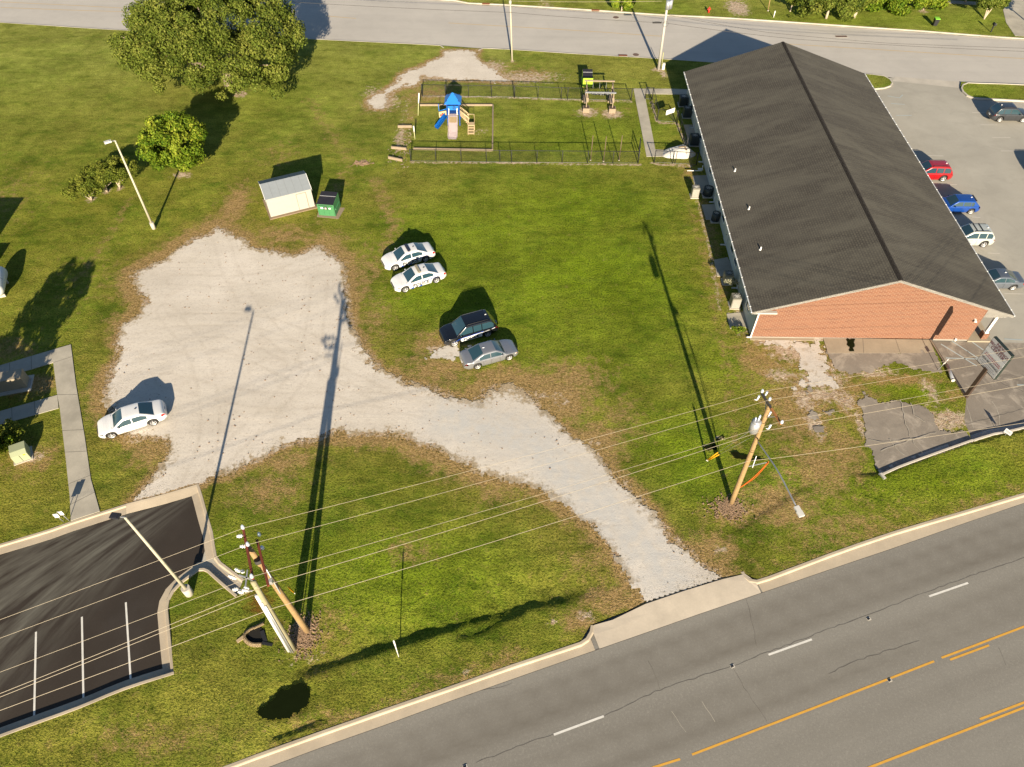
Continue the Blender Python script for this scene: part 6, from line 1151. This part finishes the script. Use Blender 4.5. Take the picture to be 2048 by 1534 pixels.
e = .98; zr = 2.75; mb = MB(); V = [(-e, F0+.7-e, zr), (e, F0+.7-e, zr), (e, F0+.7+e, zr), (-e, F0+.7+e, zr), (-.06, F0+.7, zr+.95), (.06, F0+.7, zr+.95)]; mb.add(V, [(0, 1, 5, 4), (1, 2, 5), (2, 3, 4, 5), (3, 0, 4), (3, 2, 1, 0)]); mb.build('roof', m_['play_blue'], t)
# main slide
sl = [(F0-.05, 1.5), (F0-.5, 1.45), (F0-.9, 1.25), (F0-2.2, .45), (F0-2.9, .18), (F0-3.3, .14)]; mb = MB(); V = []
for y_, z_ in sl: V += [(-.56, y_, z_+.22), (-.50, y_, z_+.22), (-.46, y_, z_), (.46, y_, z_), (.50, y_, z_+.22), (.56, y_, z_+.22)]
mb.add(V, [(6*i+j, 6*i+6+j, 6*i+7+j, 6*i+1+j) for i in range(5) for j in range(5)]+[(6*i+1+j, 6*i+7+j, 6*i+6+j, 6*i+j) for i in range(5) for j in range(5)]); s_o = mb.build('slide', m_['play_pink'], t); mb = MB(); V = [(-.42, F0-.62, 1.42), (.42, F0-.62, 1.42), (.42, F0-1.25, 1.06), (-.42, F0-1.25, 1.06)]; mb.add(V, [(0, 1, 2, 3), (3, 2, 1, 0)]); mb.build('slide_bed', m_['play_beige'], s_o); mb = MB(); [mb.tube([(a, F0-.05, 1.7), (a, F0-.05, 2.15), (a*.9, F0-.25, 2.2), (a, F0-.6, 1.65)], .05, 6) for a in (-.5, .5)]; mb.build('slide_hood', m_['white_paint'], s_o)
def cham(pts, wd, mat, nm, par, lip=.18):
    mb = MB(); V = []; N = len(pts)
    for k, p in enumerate(pts):
        a = Vector(pts[max(k-1, 0)]); b = Vector(pts[min(k+1, N-1)]); d_ = (b-a); n_ = Vector((-d_.y, d_.x, 0)).normalized(); p = Vector(p)
        V += [p-n_*wd/2+Vector((0, 0, lip)), p-n_*wd*.42, p+n_*wd*.42, p+n_*wd/2+Vector((0, 0, lip))]
    mb.add(V, [(4*i+j, 4*i+4+j, 4*i+5+j, 4*i+1+j) for i in range(N-1) for j in range(3)]+[(4*i+1+j, 4*i+5+j, 4*i+4+j, 4*i+j) for i in range(N-1) for j in range(3)]); return mb.build(nm, m_[mat], par)
cham([(-.8, F0+.2, 1.1), (-1.1, F0-.1, .95), (-1.7, F0-.7, .4), (-2.0, F0-1.0, .18)], .62, 'play_blue', 'side_slide', t, .26)
mb = MB(); mb.tube([(-1.6, F0+.9, 0), (-1.75, F0+.9, 1.5), (-1.75, F0+.9, 2.2)], .05, 6); mb.tube([(-.8, F0+.9, 1.6), (-1.75, F0+.9, 1.3)], .05, 6); mb.build('climber_pole', m_['play_blue'], t); mb = MB(); M = Matrix.Translation((-1.3, F0+.5, 1.15)); mb.box((0, 0, 0), (.9, .06, .7), .35, 0, M); tp3 = mb.build('activity_panel', m_['play_beige'], t); mb = MB(); [mb.cyl((-1.5+.2*i, F0+.42, 1.1+.12*(i % 2)), (-1.5+.2*i, F0+.34+.06*i, 1.1+.12*(i % 2)), .1, n=10) for i in range(3)]; mb.build('dial', m_['car_red'], tp3)
mb = MB(); V = [(.8, F0+.5, zp), (1.75, F0-.3, .75), (1.75, F0-.42, .75), (.8, F0+.38, zp)]
for i in range(6): a = i/5; mb.box((.95+.75*a, F0+.15-.75*a, 1.35-.62*a), (.16, .8, .05)); 
for y_ in (.62, -.22):
    for i in range(7): a = i/6; mb.box((.85+.95*a, F0+y_-.5*a-.1, 1.75-.62*a), (.05, .05, .62))
    mb.tube([(.82, F0+y_-.1, 2.05), (1.85, F0+y_-.62, 1.42)], .05, 6); mb.tube([(.82, F0+y_-.1, 1.42), (1.85, F0+y_-.62, .8)], .05, 6)
mb.build('stair_bridge', m_['play_beige'], t)
mb = MB(); mb.box((2.1, F0-.95, .72), (.75, .7, .07))
for i in range(3): mb.box((2.1, F0-1.45-.28*i, .56-.2*i), (.75, .3, .06))
for a in (1.75, 2.45): beam(mb, (a, F0-1.2, .7), (a, F0-2.2, .1), .06, .16); mb.box((a, F0-1.0, .36), (.08, .08, .72))
mb.build('steps', m_['play_beige'], t); mb = MB(); mb.tube([(1.75, F0-.6, .7), (1.75, F0-.6, 1.75), (2.45, F0-.6, 1.75), (2.45, F0-.6, .7)], .045, 6); mb.build('hand_rail', m_['play_beige'], t)
# pergola with planters
pf = at(1172, 226); t = thing('shade_frame', 'weathered wooden shade frame on four planter boxes with grey tarp', 'shade frame', (pf.x, pf.y, 0), R(-2)); PWd = 3.15; PD = 2.55; PH = 2.35
for a in (0, PWd):
    for b in (0.4, PD+.4):
        mb = MB(); mb.box((a, b, .28), (.78, .78, .56)); pb = mb.build('planter_box', m_['wood_old'], t); mb = MB(); mb.box((a, b, .565), (.66, .66, .02)); mb.build('planter_soil', m_['soil'], pb)
        mb = MB(); mb.box((a, b, 1.45), (.11, .11, 1.9)); mb.build('post', m_['wood_old'], t)
    mb = MB(); beam(mb, (a, .3, PH), (a, PD+.6, PH), .1, .14); mb.build('side_beam', m_['wood_old'], t); 
    for b in (1.9,): mb = MB(); beam(mb, (a-.15, .6, .95), (a-.15, PD, .95), .3, .06); mb.build('bench_board', m_['wood_old'], t)
for b in (.3, PD+.6): mb = MB(); beam(mb, (-.25, b, PH+.1), (PWd+.25, b, PH+.1), .16, .14); mb.build('cross_beam', m_['tarp_grey' if b < 1 else 'wood_old'], t)
for a in (.8, 1.6, 2.4): mb = MB(); mb.tube([(a, PD+.5, PH), (a+.02, PD+.3, .9)], .015, 5); mb.build('hanging_chain', m_['fence_galv'], t)
mb = MB(); V = []; nn = 16
for i in range(nn+1):
    u = i/nn*2-1; x_ = PWd*(i/nn); z_ = PH+.12-(1-abs(u)**5)*.02; ww = .22+1.5*abs(u)**7
    V += [(x_, .18, z_), (x_, .35+ww*.45, z_-.25+.08*math.sin(i*1.7)), (x_, .35+ww, z_-.05-.4*(1-abs(u)**6)+.05*math.sin(i*2.3))]
mb.add(V, [(3*i+j, 3*i+3+j, 3*i+4+j, 3*i+1+j) for i in range(nn) for j in range(2)]+[(3*i+1+j, 3*i+4+j, 3*i+3+j, 3*i+j) for i in range(nn) for j in range(2)], 0, True); mb.build('tarp', m_['tarp_grey'], t)
# small things
p = at(1349, 244); t = thing('toy_basketball_hoop', 'small basketball hoop with white backboard inside the fenced corner', 'basketball hoop', p); q_ = at(1341, 226, 1.45)-p; mb = MB(); mb.cyl((0, 0, 0), q_, .04, n=8); mb.build('pole', m_['fence_black'], t); mb = MB(); M = Matrix.Translation(q_+Vector((-.05, 0, .2))) @ Matrix.Rotation(R(32), 4, 'Z'); mb.box((0, 0, 0), (1.25, .06, .55), 0, 0, M); mb.build('backboard', m_['white_paint'], t); mb = MB(); c0 = q_+Vector((.1, .55, .1)); mb.tube([tuple(c0+Vector((.3*math.cos(a), .3*math.sin(a), 0))) for a in np.linspace(0, 6.28, 15)], .03, 6); mb.build('rim', m_['orange_plastic'], t)
# draped white tarpaulin heap
r = np.random.default_rng(5); t = thing('tarpaulin_heap', 'crumpled white tarpaulin heap beside the footpath and wall', 'tarpaulin', at(1357, 308)); n_ = 26; V = []; hx_, hy_ = 1.75, 1.0
for i in range(n_+1):
    for j in range(n_+1):
        u = i/n_*2-1; v_ = j/n_*2-1; rr = math.hypot(u, v_); k_ = max(abs(u), abs(v_))/(rr or 1); u2, v2 = u*k_, v_*k_; e_ = min(1, math.hypot(u2, v2)); an = math.atan2(v2, u2); wob = 1+.05*math.sin(2*an+1.)+.05*math.sin(5*an+2)+.10*abs(math.sin(2*an)); V.append((u2*hx_*wob, v2*hy_*wob, .9*(1-e_**4)*(.75+.25*math.sin(3*u2+1))+.12*float(fbm(np.array([u2*3.]), np.array([v2*3.]), 1.3, 3)[0])))
mb = MB().add(V, [(i*(n_+1)+j, (i+1)*(n_+1)+j, (i+1)*(n_+1)+j+1, i*(n_+1)+j+1) for i in range(n_) for j in range(n_)], 0, True); mb.build('sheet', m_['tarp_white'], t); mb = MB(); mb.tube([(.2, .5, .85), (.5, -.2, 1.0), (.7, -.8, .5)], .035, 6); mb.box((.25, -.1, .97), (.8, .12, .08), .1); mb.box((.6, -.35, .9), (.12, .6, .08), .2); mb.build('loose_board', m_['wood'], t)
t = thing('leaning_pipe', 'white pipe bracket sticking out from the shaded wall', 'pipe', at(1373, 347)); mb = MB(); mb.tube([(0, 0, .35), (1.6, 0, .35), (1.6, 0, 1.)], .05, 6); mb.build('pipe', m_['white_paint'], t); mb = MB(); mb.box((1.5, .3, .35), (.5, .3, .1)); mb.build('splash_block', m_['downspout'], t)
p = at(1417, 25); t = thing('fire_hydrant', 'red fire hydrant on the grass beyond the street', 'hydrant', p); mb = MB(); mb.cyl((0, 0, 0), (0, 0, .62), .14, .12, 12); mb.cyl((0, 0, .62), (0, 0, .80), .16, .05, 12); mb.build('barrel', m_['hydrant'], t)
for s_ in (-1, 1): mb = MB(); mb.cyl((s_*.1, 0, .45), (s_*.26, 0, .45), .07, n=8); mb.build('nozzle', m_['hydrant'], t)
p = at(1870, 53.5); t = thing('rubbish_cart', 'black wheeled cart with lime green lid on the far verge', 'bin', p+Vector((0, .3, 0)), R(-5)); V = []; mb = MB(); V = [(-.24, -.26, .1), (.24, -.26, .1), (.24, .26, .1), (-.24, .26, .1), (-.31, -.36, 1.02), (.31, -.36, 1.02), (.31, .36, 1.02), (-.31, .36, 1.02)]; mb.add(V, [(3, 2, 1, 0), (4, 5, 6, 7), (0, 1, 5, 4), (1, 2, 6, 5), (2, 3, 7, 6), (3, 0, 4, 7)]); mb.build('body', m_['bin_black'], t); mb = MB(); mb.box((0, 0, 1.06), (.68, .8, .09), bev=.03); mb.build('lid', m_['bin_lime'], t)
for s_ in (-1, 1): mb = MB(); mb.cyl((s_*.22, .28, .12), (s_*.30, .28, .12), .13, n=12); mb.build('wheel', m_['rubber'], t)
p = at(1981.5, 64); t = thing('mailbox', 'black mailbox on a post by the far driveway', 'mailbox', p); mb = MB(); mb.box((0, 0, .5), (.12, .12, 1.0)); mb.build('post', m_['black_plastic'], t); mb = MB(); mb.cyl((0, -.32, 1.1), (0, .3, 1.1), .15, n=12); mb.box((0, 0, 1.02), (.3, .62, .16)); mb.build('box', m_['black_plastic'], t); mb = MB(); mb.box((.17, -.1, 1.1), (.02, .3, .14)); mb.build('number_plate', m_['white_paint'], t)
p = at(1547, 35); t = thing('verge_post', 'white capped marker post on the far verge left of the sapling', 'post', p); mb = MB(); mb.cyl((0, 0, 0), (0, 0, .75), .06, n=8); mb.build('post', m_['white_paint'], t); mb = MB(); mb.cyl((0, 0, .75), (0, 0, .95), .12, .02, 8); mb.build('cap', m_['white_paint'], t)
p = at(1536, 22); t = thing('verge_post', 'dark slanting post on the far verge casting a long shadow', 'post', p); mb = MB(); mb.cyl((0, 0, 0), at(1541, -6, 1.9)-p, .06, n=8); mb.build('post', m_['pole_wood'], t); mb = MB(); mb.cyl((0, 0, 0), (0, 0, .12), .12, n=8); mb.build('collar', m_['concrete'], t)
p = at(797.5, 1313.5); t = thing('marker_post', 'slim white marker post standing by the roadside ditch', 'post', p+Vector((0, 0, -.15))); q_ = at(787.5, 1282, 2.55)-p; mb = MB(); mb.cyl((0, 0, 0), q_*1.05+Vector((0, 0, .1)), .032, n=8); mb.build('post', m_['white_paint'], t); mb = MB(); mb.box(q_*.88+Vector((0, 0, .1)), (.10, .03, .7), R(-6)); mb.build('panel', m_['faded_white'], t)
for k_, (bp, tp4, sp, lab) in enumerate([((128, 1044), (111, 1030), (113, 1035), 'left of two small white signs beside the sidewalk end'), ((139, 1042), (120, 1025), (121, 1030), 'right of two small white signs beside the sidewalk end')]):
    p = at(*bp); t = thing('small_sign', lab, 'sign', p, 0, 'small signs by the sidewalk end'); q_ = at(*tp4, 1.15)-p; mb = MB(); mb.cyl((0, 0, 0), q_, .025, n=8); mb.build('post', m_['galv'], t); mb = MB(); mb.box(q_-Vector((0, 0, .1)), (.30, .03, .45), R(12)); mb.build('plate', m_['white_paint'], t); mb = MB(); mb.box(q_+Vector((0, -.02, .1)), (.2, .012, .03), R(12)); mb.box(q_+Vector((0, -.02, -.1)), (.2, .012, .03), R(12)); mb.build('print', m_['text_grey'], t)
p = at(2008, 873); t = thing('small_sign', 'small white sign on the grass below the cracked car park', 'sign', p); mb = MB(); mb.cyl((0, 0, 0), (.0, 0, .8), .025, n=8); mb.build('post', m_['galv'], t); mb = MB(); mb.box((0, -.03, .62), (.52, .02, .42), R(-55)); mb.build('plate', m_['decal_white'], t); mb = MB(); mb.box((-.01, -.05, .68), (.4, .015, .04), R(-55)); mb.box((-.01, -.05, .58), (.3, .015, .03), R(-55)); mb.build('print', m_['text_grey'], t)
# culvert mouth and pit debris
p = at(500, 1276); t = thing('culvert_pipe', 'flared tan culvert mouth half buried in the grass', 'culvert', p)
cu_ = cat2([tuple((at(*q)-p).xy) for q in [(528, 1248), (514, 1255), (501, 1260), (492, 1268), (491, 1277), (498, 1285), (508, 1289), (524, 1289)]], .12)
mb = sweep(cu_, [(-.20, -.25), (-.16, .06), (-.02, .16), (.06, .15), (.07, -.5)], 1); mb2 = sweep(cu_, [(.07, -.5), (.06, .15), (-.02, .16), (-.16, .06), (-.20, -.25)], 1); mb.add(mb2.v, mb2.f); mb.build('rim', m_['culvert'], t)
mb = MB(); mb.sheet([tuple((at(*q)-p).xy) for q in [(520, 1254), (503, 1260), (494, 1270), (494, 1279), (502, 1287), (524, 1288), (532, 1276), (530, 1262)]], .03); mb.build('opening', m_['dark_hole'], t)
mb = MB(); q0, q1 = at(490, 1273)-p, at(474, 1284)-p; beam(mb, q0+Vector((0, 0, .03)), q1+Vector((0, 0, .0)), .22, .12); mb.build('collar', m_['culvert'], t)
mb = MB(); beam(mb, at(524, 1286)-p+Vector((0, 0, .04)), at(545, 1290)-p, .18, .05); beam(mb, at(524, 1262)-p+Vector((0, 0, .04)), at(531, 1284)-p, .25, .06); mb.build('black_cloth', m_['black_plastic'], t)
t = thing('metal_edge', 'low galvanised end piece at the corner of the cracked car park', 'metal post', at(1762, 955)); mb = MB(); mb.box((0, 0, .15), (.14, .55, .3), R(20)); mb.build('plate', m_['galv'], t); mb = MB(); mb.box((.02, -.05, .32), (.18, .5, .03), R(20)); mb.build('cap', m_['faded_white'], t)
def chips(name, lab, c, rad, n, size, seed, mat='chips'):
    r = np.random.default_rng(seed); c = at(*c); P = r.normal(size=(n, 2))*np.array(rad)*.5; mb = MB()
    for a, b in P:
        s_ = size*r.uniform(.5, 1.5); q = Matrix.Translation((c.x+a, c.y+b, gz(np.array([c.x+a]), np.array([c.y+b]))[0]+.03)) @ Matrix.Rotation(r.uniform(0, 6.28), 4, 'Z') @ Matrix.Rotation(r.uniform(-.7, .7), 4, 'X'); mb.box((0, 0, 0), (s_, s_*r.uniform(.4, .9), .025), 0, 0, q)
    return props(mb.build(name, m_[mat]), lab, 'debris', kind='stuff')
chips('wood_chips', 'clods and wood chips heaped at the foot of the right pole', (1458, 1015), (1.25, .85), 620, .09, 61); chips('wood_chips', 'leaves and wood chips at the foot of the two left poles', (606, 1272), (1.0, 1.2), 800, .09, 62); chips('stones', 'scattered stones along the old garden bed', (805, 290), (1.0, 5.), 150, .11, 63, 'wood_old'); chips('stones', 'broken stump remains on the lawn above the shed', (723, 327), (.9, .5), 120, .22, 64)
def litter_where(r, n):
    P = np.array(grv); q = np.stack([r.uniform(P[:, 0].min(), P[:, 0].max(), n*3), r.uniform(P[:, 1].min(), P[:, 1].max(), n*3)], 1); d = sdf(grv, q[:, 0], q[:, 1]); keep = (d < .2) & (fbm(q[:, 0], q[:, 1], .35, 4) > .02); return q[keep][:n]
r = np.random.default_rng(71); mb = MB()
for a, b in litter_where(r, 700):
    s_ = r.uniform(.03, .11); mb.box((0, 0, 0), (s_, s_*r.uniform(.4, 1.), .03), 0, 0, Matrix.Translation((a, b, .05)) @ Matrix.Rotation(r.uniform(0, 6.28), 4, 'Z') @ Matrix.Rotation(r.uniform(-.6, .6), 4, 'X'))
props(mb.build('leaf_litter', m_['chips']), 'dry leaves and clods strewn over the gravel', 'debris', kind='stuff')
# sign
sp = at(1932, 794); t = thing('business_sign', 'large pale pylon sign reading NEW BEGINNINGS CENTER beside the car park', 'sign', sp); zb = 3.15; zt_ = 5.85
bl, br = at(1953, 721, zb), at(1987, 760, zb); cen = (bl+br)/2; dv = (br-bl); SW2 = dv.length; yaw = math.atan2(dv.y, dv.x); cen = Vector((sp.x, sp.y, 0)) if False else cen
M = Matrix.Translation(Vector((cen.x, cen.y, 0))-sp) @ Matrix.Rotation(yaw, 4, 'Z'); off = Vector((cen.x, cen.y, 0))-sp
mb = MB(); mb.box((0, .0, zb/2+.1), (.30, .22, zb+.3), 0, 0, Matrix.Translation((off.x*.5, off.y*.5, 0)) @ Matrix.Rotation(yaw, 4, 'Z')); mb.build('pole', m_['sign_pole'], t)
mb = MB(); mb.box((0, .12, (zb+zt_)/2), (SW2, .22, zt_-zb), 0, 0, M); mb.build('cabinet', m_['sign_frame'], t)
rows = [(.66, .97, 'sign_face'), (.50, .645, 'sign_face_pale'), (.33, .488, 'sign_face'), (.25, .322, 'sign_face'), (.03, .242, 'sign_face')]; Hs = zt_-zb
for a, b, mt in rows: mb = MB(); mb.box((0, .0, zb+Hs*(a+b)/2), (SW2*.965, .02, Hs*(b-a)), 0, 0, M); mb.build('sign_panel', m_[mt], t)
def sign_text(s, zc, size, mat, wide=1.):
    V, F = text_mesh(s, size, .006); mb = MB(); mb.add([M @ Vector((v.x*wide, -.018, zc+v.y)) for v in V], F+[f[::-1] for f in F]); mb.build('lettering', m_[mat], t)
sign_text('NEW', zb+Hs*.918, .34, 'text_red', 1.15); sign_text('BEGINNINGS', zb+Hs*.818, .34, 'text_red', 1.); sign_text('CENTER', zb+Hs*.718, .34, 'text_red', 1.15); sign_text('NEW BEGINNINGS', zb+Hs*.283, .24, 'text_dark', .9)
for zc, wd in ((.46, .7), (.40, .75), (.19, .6), (.13, .75), (.08, .5)): mb = MB(); [mb.box((SW2*wd*(i/9-.5), -.014, zb+Hs*zc), (SW2*wd*random.uniform(.05, .09), .008, Hs*.022), 0, 0, M) for i in range(10)]; mb.build('small_print', m_['text_grey' if zc < .4 else 'text_red'], t)
p0, p1 = at(1892, 733), at(1904, 764); t = thing('fallen_pipe', 'silver pipe lying along the timber edge beside the sign', 'pipe', p0+Vector((0, 0, .2))); mb = MB(); q_ = p1-p0; mb.cyl((0, 0, 0), q_, .13, n=12); mb.build('pipe', m_['galv'], t); mb = MB(); mb.cyl(q_*.96, q_*1.02, .15, n=12); mb.build('flange', m_['faded_white'], t)
p0 = at(1875, 741); t = thing('leaning_post', 'thin bent signpost leaning beside the silver pipe', 'post', p0); q_ = at(1898, 717, 1.5)-p0; mb = MB(); mb.tube([(0, 0, 0), tuple(q_*.6+Vector((0, 0, .1))), tuple(q_)], .03, 6); mb.build('post', m_['galv'], t); mb = MB(); mb.box(q_*.62, (.3, .03, .2), .5); mb.build('plate', m_['faded_white'], t)
timber('timber edge between the grass and the car park, leading to the sign', [((1860, 682), (1930, 792))], 'car_park_edging', h=.16)
